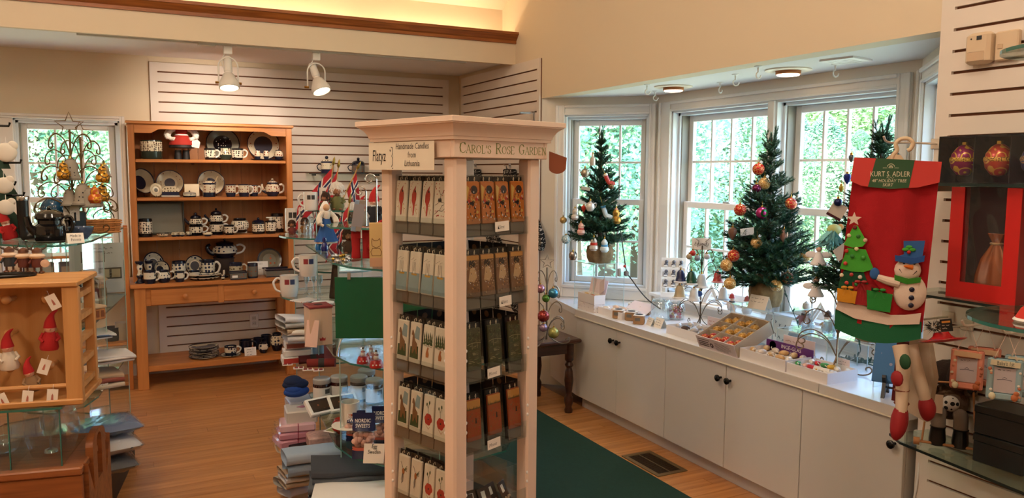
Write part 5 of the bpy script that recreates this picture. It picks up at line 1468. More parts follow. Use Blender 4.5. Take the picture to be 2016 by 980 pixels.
 # jars
JARG=glassmat('jar_glass','#eef4f4',.15,.03,.05,'#dfeaf0')
def jar(px,py,wpx,hpx,label):
 p=onz(px,py,CZ);w,h=mpx(wpx,p),mpx(hpx,p);r=w/2
 t=thing('glass_jar',label,'jar',p)
 MB().lathe([(0,.002),(r*.9,.002),(r,.012),(r,h*.68),(r*.8,h*.82),(r*.8,h*.9)],28).build('glass',JARG,t)
 MB().lathe([(r*.84,h*.9),(r*.86,h*.93),(r*.84,h*.97),(0,h)],28).build('lid',JARG,t)
 MB().tube([(r*.86*cos(a),r*.86*sin(a),h*.86)for a in[2*pi*k/24 for k in range(24)]],.0016,5,True).build('wire_ring',CHROME,t)
 MB().tube(smooth_pts([(r*.6,-r*.62,h*.86),(r*.75,-r*.75,h*.6),(r*.95,-r*.5,h*.45),(r*1.0,-r*.3,h*.7),(r*.9,-r*.2,h*.92)]),.0018,6).build('clasp',CHROME,t)
 return t,r,h
jar(1300,629,38,42,'empty clip-top glass jar on the bay counter')
t,r,h=jar(1330,628,34,36,'clip-top glass jar filled with tiny fruit ornaments')
rr=random.Random(6)
cols=['#b8202a','#d0662a','#c9902a','#a8204a','#c23a22']
for k in range(26):
 a,q=rr.uniform(0,2*pi),r*.66*math.sqrt(rr.random())
 p=(t.location.x+q*cos(a),t.location.y+q*sin(a),CZ+.018+(k//7)*.019)
 o=thing('fruit_ornament','tiny bright fruit ornament inside the clip-top jar','ornament',p,a,'fruit ornaments in the jar')
 MB().ball((0,0,0),.0105,10,7).build('fruit',mat(cols[k%5],.35),o);MB().cyl((0,0,.009),.001,.005,5).build('stem',mat('#3a4a1c',.7),o)
def tent(px,py,w,h,rz,label,lines=3,body=None,size=.014,m=CARD):
 p=onz(px,py,CZ);t=thing('tent_card',label,'card',p,rz)
 for s in(-1,1):
  o=MB().box(-w/2,w/2,-.0005,.0005,0,h).build('leaf',m,t);o.location=(0,s*h*.38,0);o.rotation_euler=(rad(-s*22)if s<0 else rad(22),0,0)
  if s<0:
   o.rotation_euler=(rad(-22),0,0)
   if body:text(body,size,INK,o,(0,-.0012,h*.52),name='handwriting',sx=.8,shear=.2)
   else:scribble(o,-w*.4,w*.42,h*.75,lines,h*.24,.0014,seed=int(px))
 return t
tent(1282,640,.07,.05,-pi/2-.2,'low pale card lying before the clip-top jars',2)
tent(1300,644,.085,.06,-pi/2-.1,'white tent card with dark handwriting before the clip-top jars',3)
# front row of sale boxes
t=open_box('ornament_box','white box of silvery ornaments between the jars and the divided box','box',2.80,3.60,.30,.20,.05,WBOX,CZ,mat('#d6d2d0',.6))
wrapped(t,.30,.20,.05,8,['#cfcac6','#5a4438','#d8d0c8','#b9b0a8'],'silvery ornament in the white box beside the jars','ornaments in the silvery box',8,.02)
o=MB().box(0,.14,0,.003,0,.075).build('header_card',PINKC,t);o.location=(.12,.20,.03);scribble(o,.015,.10,.05,2,.022,.002,mat('#b03a3a',.6),seed=9);MB().ball((.123,-.001,.05),.004,8,5,sy=.3).build('dot',INK,o)
# divided box, tilted
t=thing('divided_box','tilted kraft box divided into compartments of red and gold baubles','box',(2.742,3.235,CZ+.0),-pi/2);L_,D_,h_=.29,.26,.07
t.rotation_euler=(0,0,-pi/2)
Mt=Matrix.Rotation(rad(24),4,'X')
def tp(mb):return mb.tf(Mt)
tp(MB()).box(0,L_,0,D_,0,.003).box(0,.004,0,D_,.003,h_).box(L_-.004,L_,0,D_,.003,h_).box(0,L_,D_-.004,D_,.003,h_).build('box',mat('#bfae96',.7),t,smooth=False)
fp=tp(MB()).box(0,L_,-.003,.001,0,h_+.004).build('front_panel',PINKC,t,smooth=False)
MB().box(.02,L_-.02,.055,D_-.004,0,.058).build('prop',mat('#cfc6b8',.7),t)if 0 else None
for k in(1,2):tp(MB()).box(L_*k/3-.001,L_*k/3+.001,.002,D_-.004,.003,h_*.9).build('divider',mat('#d6cbb8',.7),t,smooth=False)
for k in(1,2):tp(MB()).box(.004,L_-.004,D_*k/3-.001,D_*k/3+.001,.003,h_*.9).build('divider',mat('#d6cbb8',.7),t,smooth=False)
fM=Mt@Matrix.Translation((0,-.0035,0))
mb=MB().tf(fM);mb.ribbon([(.015,.058),(.10,.058)],.004);r=random.Random(3)
for l in range(3):
 x=.015
 while x<.085:mb.ribbon([(x,.045-.011*l),(x+.006,.045-.011*l)],.006);x+=.0095
for l in range(7):mb.ribbon([(.14,.056-.007*l),(.14+r.uniform(.09,.13),.056-.007*l)],.0018)
mb.build('printed_text',mat('#5a4444',.7),fp,smooth=False)
MB().tf(fM).lathe([(0,-.0006),(.013,-.0006),(.013,0)],20,(.112,0,.034),'Y').build('round_logo',mat('#3a1020',.6),fp)
MB().tf(fM).lathe([(.004,-.001),(.007,-.001)],14,(.112,0,.034),'Y').build('logo_ring',PINKC,fp)
Mw=Matrix.Translation((2.742,3.235,CZ))@Matrix.Rotation(-pi/2,4,'Z')@Mt
for r_ in range(3):
 for c_ in range(3):
  for q in range(2):
   p=Mw@Vector((L_*(c_+.3+.4*q)/3,D_*(r_+.5)/3+(.012 if q else-.012),.044))
   red_=(r_==0)
   if r_==2 and c_==2 and q:continue
   o=thing('small_bauble',('red glittered' if red_ else 'gold openwork')+' bauble in a compartment of the divided box','ornament',p,random.uniform(0,6),'red baubles in the divided box' if red_ else 'gold baubles in the divided box')
   MB().ball((0,0,0),.025,14,9,sz=.85).build('ball',SW_RED if red_ else swirlmat('bauble_gold','#b5812e','#e8c878',70),o);MB().cyl((0,0,.017),.005,.006,8).build('cap',GOLD,o)
MB().box(.02,L_-.02,.12,D_-.04,.001,.045).build('prop_block',mat('#cfc6b8',.7),t)
t=open_box('ornament_box','white box of pale card ornaments, between the divided box and the purple banner','box',2.745,2.935,.30,.20,.055,WBOX,CZ,mat('#d9cdbf',.6));t.location=(2.745,2.938,CZ)
wrapped(t,.30,.20,.055,10,['#d9b98a','#c9a06a','#e6dccb','#d8cabc'],'pale tan ornament in the white box beside the divided box','ornaments in the tan box',12,.018)
o=MB().box(0,.20,0,.003,0,.085).build('header_card',PINKC,t);o.location=(.085,.205,.035);scribble(o,.015,.15,.06,2,.024,.002,mat('#8a4a4a',.6),seed=19)
t=open_box('ornament_box','white box of red, gold and white ornaments in front of the clear riser','box',2.745,2.628,.235,.19,.05,WBOX,CZ,mat('#ddd5d0',.6))
wrapped(t,.235,.19,.05,12,['#c42a34','#d8a83a','#e8e4de','#3f8a4a','#d9b0a0','#e6dccb'],'colourful small ornament in the white box before the clear riser','ornaments in the colourful box',21,.016)
o=MB().box(0,.07,0,.002,0,.05).build('header_card',PINKC,t);o.location=(.12,.19,.03);scribble(o,.01,.06,.036,2,.014,.0014,seed=29)
p=onz(1563,709,CZ)
t=thing('banner_strip','purple banner strip with white lettering behind the sale boxes','sign',(2.915,2.93,CZ),-pi/2)
o=MB().box(0,.30,-.002,.002,.035,.088).build('strip',mat('#5a2370',.5),t)
MB().box(.02,.28,.0,.025,0,.035).build('foot',mat('#4a4a52',.6),t)
text('INGE-GLAS',.026,WHITE,t,(.165,-.0030,.068),name='lettering',align='CENTER');text('MANUFAKTUR',.014,WHITE,t,(.165,-.0030,.047),name='lettering')
MB().tf(Matrix.Translation((.045,-.0035,.062))).lathe([(.019,0),(.022,0)],24,(0,0,0),'Y').ribbon([(-.010,-.010),(.008,.012)],.003).ribbon([(-.006,.008),(.010,-.008)],.003).ribbon([(0,-.014),(0,.014)],.003).build('emblem',WHITE,t,smooth=False)
riser('acrylic_riser','low wide clear acrylic riser holding crystal pieces near the slatwall',2.95,3.16,2.58,2.90,.145)
# crystal mug and bell on the low riser
CRY=glassmat('crystal','#e6f2f6',.16,.06,.12,'#d8e8f0')
p=onz(1641,665,CZ+.145)
t=thing('glass_mug','faceted glass mug standing on the low clear riser','mug',(3.03,2.64,CZ+.145))
MB().lathe(body_prof(.062,.075,'mug'),12).build('body',CRY,t,angle=20);MB().tube(smooth_pts(handle_pts(.062,.075,-1)),.004,8).build('handle',CRY,t);MB().lathe([(0,.0),(.038,0),(.036,.004),(0,.004)],20).build('foot',CRY,t)
p=onz(1577,650,CZ+.145)
t=thing('glass_bell','cut crystal ornament piled at the corner of the low clear riser','ornament',(3.10,2.84,CZ+.145))
MB().lathe([(0,0),(.03,0),(.034,.01),(.02,.03),(.012,.05),(.006,.07),(.009,.075),(0,.085)],10).build('body',CRY,t,angle=15);MB().ball((.02,-.01,.014),.014,8,6).ball((-.018,.01,.016),.015,8,6).build('facets',CRY,t,angle=10)
tent(1617,748,.085,.062,-pi/2+.05,'white tent card standing alone at the counter edge before the low riser',3)
tent(1512,604,.12,.075,-pi/2+.1,'white tent card on the riser in front of the burlap base',2).location=(pB.x-.10,pB.y-.06,pB.z)
t=thing('patterned_card','white card with blue drawings leaning inside the clear riser under the tree','card',(pB.x-.02,pB.y-.07,CZ),-pi/2+.15);t.rotation_euler=(rad(-24),0,-pi/2+.2)
MB().box(-.08,.08,0,.002,0,.17).build('sheet',WHITE,t)
for k in range(10):
 a=k*1.7;scribble(t,-.07+.014*k,-.055+.014*k,.03+.012*((k*5)%11),1,.02,.003,mat('#39435c',.7),seed=k,amp=1.2)
 # wire ornament tree with bells
def wire_tree(px,py,z,d,top_py,wpx,label,m=WIRE,star=True,arms=5,base=True,rz=None,seed=0,rw=.0026):
 p=at(px,py,d);H=(at(px,top_py,d).z-z)
 w=mpx(wpx,p)
 t=thing('wire_tree',label,'ornament stand',(p.x,p.y,z),facecam(p)if rz is None else rz)
 MB().tube([(0,0,.03),(0,0,H*.86)],rw*1.5,8).build('stem',m,t)
 if base:
  for k in range(3):
   a=pi/2+k*2*pi/3+.5
   pts=[(0,0,.09)]+[(q*cos(a),q*sin(a),zz)for q,zz in((.02,.05),(.06,.02),(.10,.006),(.135,.012),(.15,.03),(.14,.045),(.125,.04),(.125,.03))]
   MB().tube(smooth_pts(pts,3),rw,6).build('foot',m,t)
 if star:
  q=w*.20;pts=[]
  for k in range(10):
   a=pi/2+k*pi/5;rr_=q if k%2==0 else q*.42
   pts.append((rr_*cos(a),0,H-q+rr_*sin(a)))
  MB().tube(pts,rw*.8,6,True).build('star',m,t)
 for k in range(arms):
  f=k/max(arms-1,1);z0=H*(.22+.52*f);ln=w*(.5-.22*f)
  for s in(-1,1):
   for dy in((0,)if k%2 else(-.5,.5)):
    pts=[(0,0,z0-H*.10),(s*ln*.25,dy*ln*.25,z0+H*.03),(s*ln*.62,dy*ln*.6,z0+H*.085),(s*ln*.92,dy*ln*.8,z0+H*.05),(s*ln,dy*ln*.85,z0-.005),(s*ln*.93,dy*ln*.8,z0-H*.035),(s*ln*.82,dy*ln*.75,z0-H*.02),(s*ln*.84,dy*ln*.75,z0+.002),(s*ln*.88,dy*ln*.75,z0+.002)]
    MB().tube(smooth_pts(pts,4),rw*.8,6).build('arm',m,t)
 return t,H,w
dW=4.62
wt,H,w=wire_tree(1379,605,CZ,dW,455,82,'dark wire ornament tree with a star top, hung with bells')
t=thing('stand_sign','small white card reading Estonia clipped high on the bell tree','sign',at(1381,480,dW-.02),facecam(at(1381,480,dW)));MB().box(-.055,.055,0,.001,-.034,.034).build('card',WHITE,t);text("Estonia's",.03,INK,t,(0,-.001,0),name='handwriting',sx=.8,shear=.2,thin=-.01)
BELL=[(.0,.05),(.48,0),(.50,.03),(.40,.14),(.33,.4),(.30,.7),(.2,.9),(.07,.97),(0,1)]
def bell(px,py,d,hpx,m,mb_,label):
 def ex(t,h):MB().lathe([(.5*h,-.0),(.51*h,.05*h),(.43*h,.13*h)],20).build('rim',mb_,t)
 lathe_orn('bell_ornament',px,py,d,hpx,BELL,m,label,extra=ex,n=20)
wp=mat('#dcdde0',.35)
for px,py,h,m,m2,lab in((1340,543,26,mat('#1d2550',.3),wp,'navy and white bell on the wire tree'),(1361,546,28,mat('#1c4a34',.3),wp,'dark green and white bell on the wire tree'),(1338,573,28,mat('#b9a98a',.3),wp,'cream bell with a ribbon on the wire tree'),(1366,579,26,wp,wp,'plain white bell, lowest on the wire tree'),(1413,544,24,mat('#b23a3a',.35),mat('#d89a9a',.35),'red and pink bell on the wire tree'),(1424,577,26,wp,mat('#b8c4d4',.35),'white bell beside the red snowman'),(1381,552,28,mat('#c4ccd4',.3),wp,'pale blue bell at the stem of the wire tree')):
 bell(px,py,dW-.08,h,m,m2,lab)
for px,py,m,lab in((1357,505,mat('#a89678',.4),'beige ball on the upper arm of the wire tree'),(1364,498,mat('#b8322a',.4),'red ball on the upper arm of the wire tree'),(1373,508,mat('#8a94a0',.4),'grey ball near the stem of the wire tree'),(1392,505,mat('#c8ccd2',.4),'white ball on the upper arm of the wire tree'),(1377,578,mat('#2a4a86',.3),'blue and white ball low on the wire tree')):
 ball_orn(px,py,dW-.05,6,m,lab)
 # white rack of grey domed ornaments in front of the wide window
def ledge(px,X=3.335):q=onx(px,590,X);return Vector((X,q.y,.772))
p=ledge(1324,3.30)
t=thing('ornament_rack','white stepped rack of grey ornaments beside the wire tree','rack',p,facecam(p))
for k in range(3):
 MB().box(-.08,.08,.012+.03*k,.042+.03*k,.06+.062*k,.066+.062*k).build('step',WHITE,t)
 MB().box(-.08,.08,.040+.03*k,.044+.03*k,.066+.062*k-.006,.13+.062*k).build('riser_board',WHITE,t)
MB().box(-.08,-.074,.012,.10,0,.19).box(.074,.08,.012,.10,0,.19).build('side',WHITE,t);MB().box(-.08,.08,0,.012,0,.03).build('lip',WHITE,t)
Mr=Matrix.Translation(t.location)@Matrix.Rotation(t.rotation_euler.z,4,'Z')
gm=mat('#5f6068',.3,.4)
for k in range(3):
 for c in range(3):
  q=Mr@Vector((-.05+.05*c,.026+.03*k,.066+.062*k))
  o=thing('dome_ornament','grey domed ornament standing on the white stepped rack','ornament',q,t.rotation_euler.z,'grey ornaments on the stepped rack')
  MB().ball((0,0,.014),.015,12,8).build('lower',gm,o);MB().ball((.003,0,.038),.012,12,8).build('upper',gm,o);MB().box(-.012,.012,-.016,-.0135,.006,.016).build('checks',WHITE,o)
  # white peaked frames and little snow figures on the sill side of the counter
def aframe(px,lab,s=.13):
 p=ledge(px);t=thing('peaked_frame',lab,'decoration',p,-pi/2+.25)
 for sg in(-1,1):
  for k,o_ in enumerate((0,.018)):
   MB().prism([(sg*(s*.62-o_),0),(sg*(s*.62-o_-.013),0),(0,s*1.0-o_*1.5-.018),(0,s*1.0-o_*1.5)]if sg>0 else[(-(s*.62-o_-.013),0),(-(s*.62-o_),0),(0,s-o_*1.5),(0,s-o_*1.5-.018)],-.012+.004*k,.012-.004*k).build('rail',WHITE,t,smooth=False)
 MB().box(-s*.6,s*.6,-.016,.016,0,.008).build('base',WHITE,t)
aframe(1402,'white peaked wooden frame behind the bell tree');aframe(1618,'white peaked wooden frame behind the twisted wire stand',.15)
def figurine(px,hpx,bodym,hatm,label,cat='figurine',name='snowman_figurine'):
 p=ledge(px,3.315);h=mpx(hpx,p)
 t=thing(name,label,cat,p,facecam(p))
 MB().lathe([(0,0),(.22*h,0),(.28*h,.15*h),(.24*h,.38*h),(.14*h,.48*h),(0,.5*h)],16).build('body',bodym,t)
 MB().ball((0,0,.62*h),.17*h,14,9).build('head',mat('#e6d6c6',.5),t)
 MB().lathe([(.2*h,.70*h),(.16*h,.74*h),(.12*h,.9*h),(0,1.0*h)],14).build('hat',hatm,t)
 MB().lathe([(.15*h,.44*h),(.19*h,.48*h),(.15*h,.52*h)],14).build('scarf',mat('#2b3038',.7),t)
 for s in(-1,1):MB().tube([(s*.2*h,0,.4*h),(s*.34*h,-.04*h,.3*h)],[.05*h,.04*h],8).build('arm',bodym,t)
 MB().cyl((0,-.17*h,.61*h),.03*h,-.1*h,8,.002,'Y').build('nose',mat('#d0702a',.5),t)
figurine(1441,34,mat('#d8d2ce',.5),mat('#a8322a',.5),'small snowman figurine in a red hat under the gold ball')
figurine(1471,36,mat('#dcd8d2',.5),mat('#8a3a2c',.5),'small grey-scarfed snowman figurine beside the burlap base')
figurine(1588,52,mat('#8a2f26',.6),mat('#c8bdb0',.6),'santa figurine in red coat and pale apron by the twisted wire stand',name='santa_figurine')
figurine(1632,44,mat('#a08a6a',.6),mat('#3d2a1e',.6),'brown-dressed angel figurine beside the twisted wire stand',name='angel_figurine')
# twisted wire stand by tree C
dV=3.62
p=at(1649,672,dV)
wt2,H,w=wire_tree(1649,672,CZ,dV,470,150,'bronze scrolled wire stand with angel ornaments beside the red skirt',mat('#7a6248',.4,.6),False,4,True,rw=.0034)
for px,py,lab in((1612,500,'white angel ornament with a pink face on the scrolled stand'),(1607,562,'white fluffy angel ornament low on the scrolled stand')):
 p=at(px,py,dV-.06);t=thing('angel_ornament',lab,'ornament',p,facecam(p))
 MB().lathe([(.034,-.05),(.036,-.045),(.018,-.012),(.010,.01),(0,.012)],16).build('gown',mat('#e9e6ea',.6),t);MB().ball((0,0,.022),.013,12,8).build('head',mat('#d2a894',.5),t);MB().ball((0,.004,.026),.0135,12,8).build('hair',mat('#5a3a22',.7),t)
 for s in(-1,1):MB().ball((s*.032,.008,-.004),.026,12,6,sy=.15,sz=.6).build('wing',mat('#f0eef2',.5),t)
 hanger(t,.036,.02)
lathe_orn('bird_ornament',1603,527,dV-.05,14,TEAR,mat('#3f8a90',.3),'small teal bird ornament on the scrolled stand',rot=(0,rad(70),0))
# power cords
cm=mat('#2c2a28',.6)
pts=[at(x,y,d)for x,y,d in((1222,455,5.25),(1228,500,5.3),(1234,535,5.35),(1245,552,5.35),(1262,575,5.2),(1278,592,5.05),(1300,608,4.95))]
t=thing('tree_light_cord','dark cord with a switch hanging from the tree by the angled window','cord',(0,0,0))
MB().tube(smooth_pts(pts,5),.004,7).build('cord',cm,t);q=at(1233,538,5.33);MB().cbox(q,(.03,.03,.035),.006).build('plug',mat('#6a6460',.5),t);q=at(1219,536,5.35);MB().cbox(q,(.02,.02,.055),.004).build('plug',mat('#9a9690',.5),t);q=at(1230,524,5.33);MB().cbox(q,(.018,.018,.018),.004).build('switch',mat('#c03028',.4),t)
gc=mat('#1d4a44',.5)
def lightstring(path,label,seed):
 t=thing('light_string',label,'light string',(0,0,0))
 sp=smooth_pts(path,6);MB().tube(sp,.0022,6).build('cord',gc,t);r=random.Random(seed)
 for i in range(3,len(sp),6):
  q=sp[i];MB().tube([q,q+Vector((r.uniform(-.012,.012),r.uniform(-.012,.012),.016))],[.005,.003],7).build('socket',gc,t)
pts=[at(x,y,d)for x,y,d in((1545,570,4.05),(1555,600,4.05),(1566,625,4.0),(1573,645,3.95))]
lightstring(pts,'green light string hanging off the tree with red and gold balls',1)
r=random.Random(12)
cpt=onz(1700,712,CZ+.004)
pts=[at(1690,668,3.5),at(1694,690,3.48)]+[cpt+Vector((r.uniform(-.07,.07),r.uniform(-.10,.10),.003+.012*r.random()))for _ in range(16)]
lightstring(pts,'tangle of green light string lying on the counter near the slatwall',2)
t=thing('white_cable','white cable looping down beside the divided box','cord',(0,0,0))
MB().tube(smooth_pts([at(x,y,d)for x,y,d in((1424,592,4.3),(1442,600,4.28),(1448,625,4.25),(1452,640,4.2),(1446,655,4.15))],5),.004,8).build('cable',WHITE,t);MB().ball(at(1450,640,4.18),.02,12,8,sz=.8).build('plug',WHITE,t)
# plate easel with a blue tile at the counter end
p=onz(1735,782,CZ)
t=thing('plate_easel','black wooden easel holding a blue picture at the end of the counter','easel',(2.86,2.13,CZ),rad(-62))
for s in(-1,1):
 MB().prism([(x,z)for x,z in((-.055,.0),(-.035,.0),(-.015,.03),(.02,.025),(.05,.0),(.065,.0),(.04,.05),(.0,.055),(-.02,.09),(-.04,.095),(-.045,.085),(-.030,.06))],-.007,.007).build('side',BLACK,t).matrix_local=Matrix.Translation((s*.05,0,0))@Matrix.Rotation(pi/2,4,'Z')
MB().tube([(-.05,.02,.03),(.05,.02,.03)],.005,8).build('bar',BLACK,t)
t=thing('blue_picture','blue painted tile with pale flowers standing on the black easel','picture',(2.865,2.14,CZ+.05),rad(-62));t.rotation_euler=(rad(-20),0,rad(-62))
MB().box(-.10,.10,-.004,.004,0,.20,.002).build('tile',potmat('tile_blue','#2f6a9e','#8f93b0','#2f6a9e',26,.15,.75,size=.25,rough=.6),t)
# ================================================================ dark side table behind the kiosk
DARKW=woodmat('dark_walnut','#4a2618','#2c140c','X',18,.32,coat=.3)
t=thing('side_table','dark wooden side table with turned legs beside the bay cabinets','table',(0,0,0))
tx0,tx1,ty0,ty1,tz=1.98,2.705,4.36,4.92,.505
MB().box(tx0,tx1,ty0,ty1,tz-.028,tz,.008).build('top',DARKW,t)
MB().box(tx0+.05,tx1-.05,ty0+.045,ty0+.065,tz-.10,tz-.028).build('apron',DARKW,t);MB().box(tx1-.07,tx1-.05,ty0+.065,ty1-.065,tz-.10,tz-.028).build('apron',DARKW,t)
legp=[(.026,0),(.028,.02),(.022,.04),(.030,.07),(.030,.10),(.018,.125),(.024,.16),(.031,.22),(.026,.28),(.018,.305),(.030,.325),(.018,.345),(.030,.36),(.030,tz-.03)]
for x in(tx0+.065,tx1-.065):
 for y in(ty0+.06,ty1-.06):MB().lathe([(legp[0][0],.009 if x<2.4 else 0)]+legp[1:],18,(x,y,0)).build('leg',DARKW,t)
dT=5.02
wt3,H,w=wire_tree(1076,640,tz,dT,500,70,'silver scrolled wire tree with coloured glass balls on the dark table',mat('#8d8578',.3,.8),True,4,True,rw=.004)
for px,py,r,c,lab in((1089,577,10,'#3f7f98','blue glass ball on the scrolled silver tree'),(1070,622,12,'#9a3a34','dark red glass ball on the scrolled silver tree'),(1075,587,8,'#5f8a3a','green glass ball on the scrolled silver tree'),(1064,568,9,'#b07a8a','pink glass ball on the scrolled silver tree'),(1070,645,8,'#a58aa0','mauve glass ball low on the scrolled silver tree'),(1090,655,11,'#a8a45c','pale gold glass ball resting by the foot of the silver tree')):
 ball_orn(px,py,dT-.07,r,mat(c,.12,.55),lab)
 # knitted stockings on the slatwall beyond the kiosk
def knitmat():
 m,N,L,b=newmat('knit_black_white')
 tc=N.new('ShaderNodeTexCoord');wv=N.new('ShaderNodeTexWave');wv.bands_direction='Z';wv.inputs['Scale'].default_value=9;wv.inputs['Distortion'].default_value=7;wv.inputs['Detail'].default_value=1;wv.inputs['Detail Scale'].default_value=6
 L.new(tc.outputs['Object'],wv.inputs['Vector'])
 g=N.new('ShaderNodeMath');g.operation='GREATER_THAN';g.inputs[1].default_value=.955;L.new(wv.outputs['Fac'],g.inputs[0])
 mx=N.new('ShaderNodeMix');mx.data_type='RGBA';mx.inputs[6].default_value=(*srgb('#101012'),1);mx.inputs[7].default_value=(*srgb('#d8d4cc'),1)
 L.new(g.outputs[0],mx.inputs[0]);L.new(mx.outputs[2],b.inputs['Base Color']);b.inputs['Roughness'].default_value=.95;return m
KNIT=knitmat()
def stocking(loc,rz,s,m,cuff,label,group=None):
 t=thing('knit_stocking',label,'stocking',loc,rz,group)
 pol=[(-.07,0),(.07,0),(.075,-.20),(.085,-.26),(.15,-.33),(.17,-.38),(.15,-.42),(.08,-.42),(.0,-.40),(-.06,-.34),(-.075,-.24)]
 MB().prism([(x*s,z*s)for x,z in pol][::-1],-.018,.018).build('foot',m,t)
 MB().box(-.075*s,.075*s,-.022,.022,-.07*s,.004,.008).build('cuff',cuff,t)
 MB().tube([(-.05*s,0,0),(-.055*s,0,.025),(-.04*s,0,.03),(-.035*s,0,0)],.003,6).build('loop',m,t)
 return t
for i,(y,z,lab)in enumerate(((5.24,1.66,'black and white knitted stocking at the end of the slatwall panel'),(5.55,1.62,'black and white knitted stocking hung second from the panel end'),(5.88,1.40,'black and white knitted stocking hung lower on the panel'),(6.22,1.62,'black and white knitted stocking nearest the room corner'),(5.45,.98,'black and white knitted stocking in the lower row, near the wire tree'),(5.95,.95,'black and white knitted stocking in the lower row, near the corner'))):
 stocking((XW-.05,y,z),-pi/2,1.5 if i==0 else 1.15,KNIT,KNIT,lab)
 t=thing('peg_hook','chrome peg hook in the slatwall carrying a knitted stocking','hook',(XW-.022,y,z+.03),0,'peg hooks with knitted stockings')
 MB().tube([(0,.05,0),(-.05,.05,0),(-.055,.05,.012)],.003,6).build('peg',CHROME,t);MB().box(-.004,0,.03,.07,-.02,.02).build('plate',CHROME,t)
t=thing('shelf_bracket','chrome bracket hooked high in the slatwall panel behind the kiosk','bracket',(XW-.022,5.20,2.03));MB().box(-.006,0,-.012,.012,-.08,.02).box(-.12,-.006,-.004,.004,.0,.012).build('bracket',CHROME,t)
# ================================================================ glass display tower left of the kiosk
def uv(u,v):return Vector((fwd.x*v+rgt.x*u,fwd.y*v+rgt.y*u))
def arcpoly(pts,n=5):
 P=[Vector((p[0],p[1],0))for p in pts];k=len(P);out=[]
 for i in range(k):
  a,b,c,d=P[i-1],P[i],P[(i+1)%k],P[(i+2)%k]
  for j in range(n):
   t=j/n;out.append(.5*((2*b)+(c-a)*t+(2*a-5*b+4*c-d)*t*t+(3*b-a-3*c+d)*t**3))
 return[(p.x,p.y)for p in out]
def ccw(poly):
 a=sum(poly[i-1][0]*poly[i][1]-poly[i][0]*poly[i-1][1]for i in range(len(poly)))
 return poly if a>0 else poly[::-1]
def glass_shelf(parent,poly,z,th=.008):
 poly=ccw(poly)
 o=MB().slab(poly,z-th,z).build('shelf',SHELFGLASS,parent,smooth=False)
 k=len(poly);cxm=sum(p[0]for p in poly)/k;cym=sum(p[1]for p in poly)/k
 out=[(p[0]+(p[0]-cxm)*.0015,p[1]+(p[1]-cym)*.0015)for p in poly]
 vs=[(x,y,z-th)for x,y in out]+[(x,y,z+.0003)for x,y in out]
 MB().add(vs,[(i,(i+1)%k,(i+1)%k+k,i+k)for i in range(k)]).build('edge',GEDGE,o,smooth=False)
 return o
def glass_panel(parent,a,b,z0,z1):
 d=(Vector(b)-Vector(a)).normalized();n=Vector((-d.y,d.x))*.003
 poly=ccw([tuple(Vector(a)-n),tuple(Vector(b)-n),tuple(Vector(b)+n),tuple(Vector(a)+n)])
 o=MB().slab(poly,z0,z1).build('panel',ACRYL,parent,smooth=False)
 for q in(a,b):MB().box(q[0]-.0022,q[0]+.0022,q[1]-.0022,q[1]+.0022,z0,z1).build('edge',mat('#a9c6c2',.2),o,smooth=False)
tw=thing('glass_tower','tall glass display tower of bowed shelves standing left of the candle kiosk','display stand',(0,0,0))
PB=[tuple(uv(*q))for q in((-1.083,4.1),(-1.0,3.9),(-.76,3.3),(-.66,3.16),(-.513,3.07),(-.25,3.06),(-.02,3.25),(.05,3.7),(-.15,4.1),(-.5,4.28),(-.85,4.26))]
ca=uv(-1.0,4.36)
PA=[(ca.x+.29*cos(a),ca.y+.29*sin(a))for a in[2*pi*k/36 for k in range(36)]]
PA0=[(ca.x+.05+.2*cos(a),ca.y+.2*sin(a))for a in[2*pi*k/30 for k in range(30)]]
ZB=(1.215,.816,.42);ZA=(1.25,.92,.59)
for z in ZB:glass_shelf(tw,PB,z)
for z in ZA:glass_shelf(tw,PA,z)
glass_shelf(tw,PA0,1.39)
glass_shelf(tw,PA0,1.06)
PB0=[tuple(uv(*q))for q in((-.86,3.62),(-.80,3.45),(-.62,3.38),(-.42,3.40),(-.40,3.8),(-.62,3.92),(-.82,3.86))]
glass_shelf(tw,PB0,1.355)
MB().slab(ccw([(p[0],p[1])for p in PB]),0,.05).build('plinth',BLACK,tw,smooth=False)
MB().slab(ccw(PA),0,.045).build('plinth',BLACK,tw,smooth=False)
glass_panel(tw,tuple(uv(-1.20,4.3)),tuple(uv(-.85,4.42)),.045,1.24)
glass_panel(tw,tuple(uv(-1.02,4.08)),tuple(uv(-.7,4.2)),.05,1.39)
glass_panel(tw,tuple(uv(-.745,3.34)),tuple(uv(-.55,3.9)),.05,1.20)
glass_panel(tw,tuple(uv(-.3,3.2)),tuple(uv(-.3,4.0)),.05,1.20)
def G(px,py,z):return onz(px,py,z)
def simple_mug(px,py,z,wpx,hpx,label,m=None,side=-1,deco=None):
 p=G(px,py,z);w,h=mpx(wpx,p),mpx(hpx,p)
 t=mk_mug('white_mug',label,'mug',p,w,h,m or mat('#ded9d4',.25),mat('#ded9d4',.25),side,'mug' if deco!='can' else 'can',facecam(p),hr=.006)
 if deco:
 # printed patches standing on the front of the mug
  for k,(a,c)in enumerate((((-.5),'#8a2a30'),((.1),'#2f3a66'))):
   mb=MB()
   for q in range(6):
    a0=-pi/2+a+.08*q
   mb.lathe([(w*.503,h*.60),(w*.505,h*.84)],6,(0,0,0),'Z',-pi/2+a,-pi/2+a+.5)
   mb.build('print',mat(c if deco!='can' else '#33302e',.5),t)
 return t
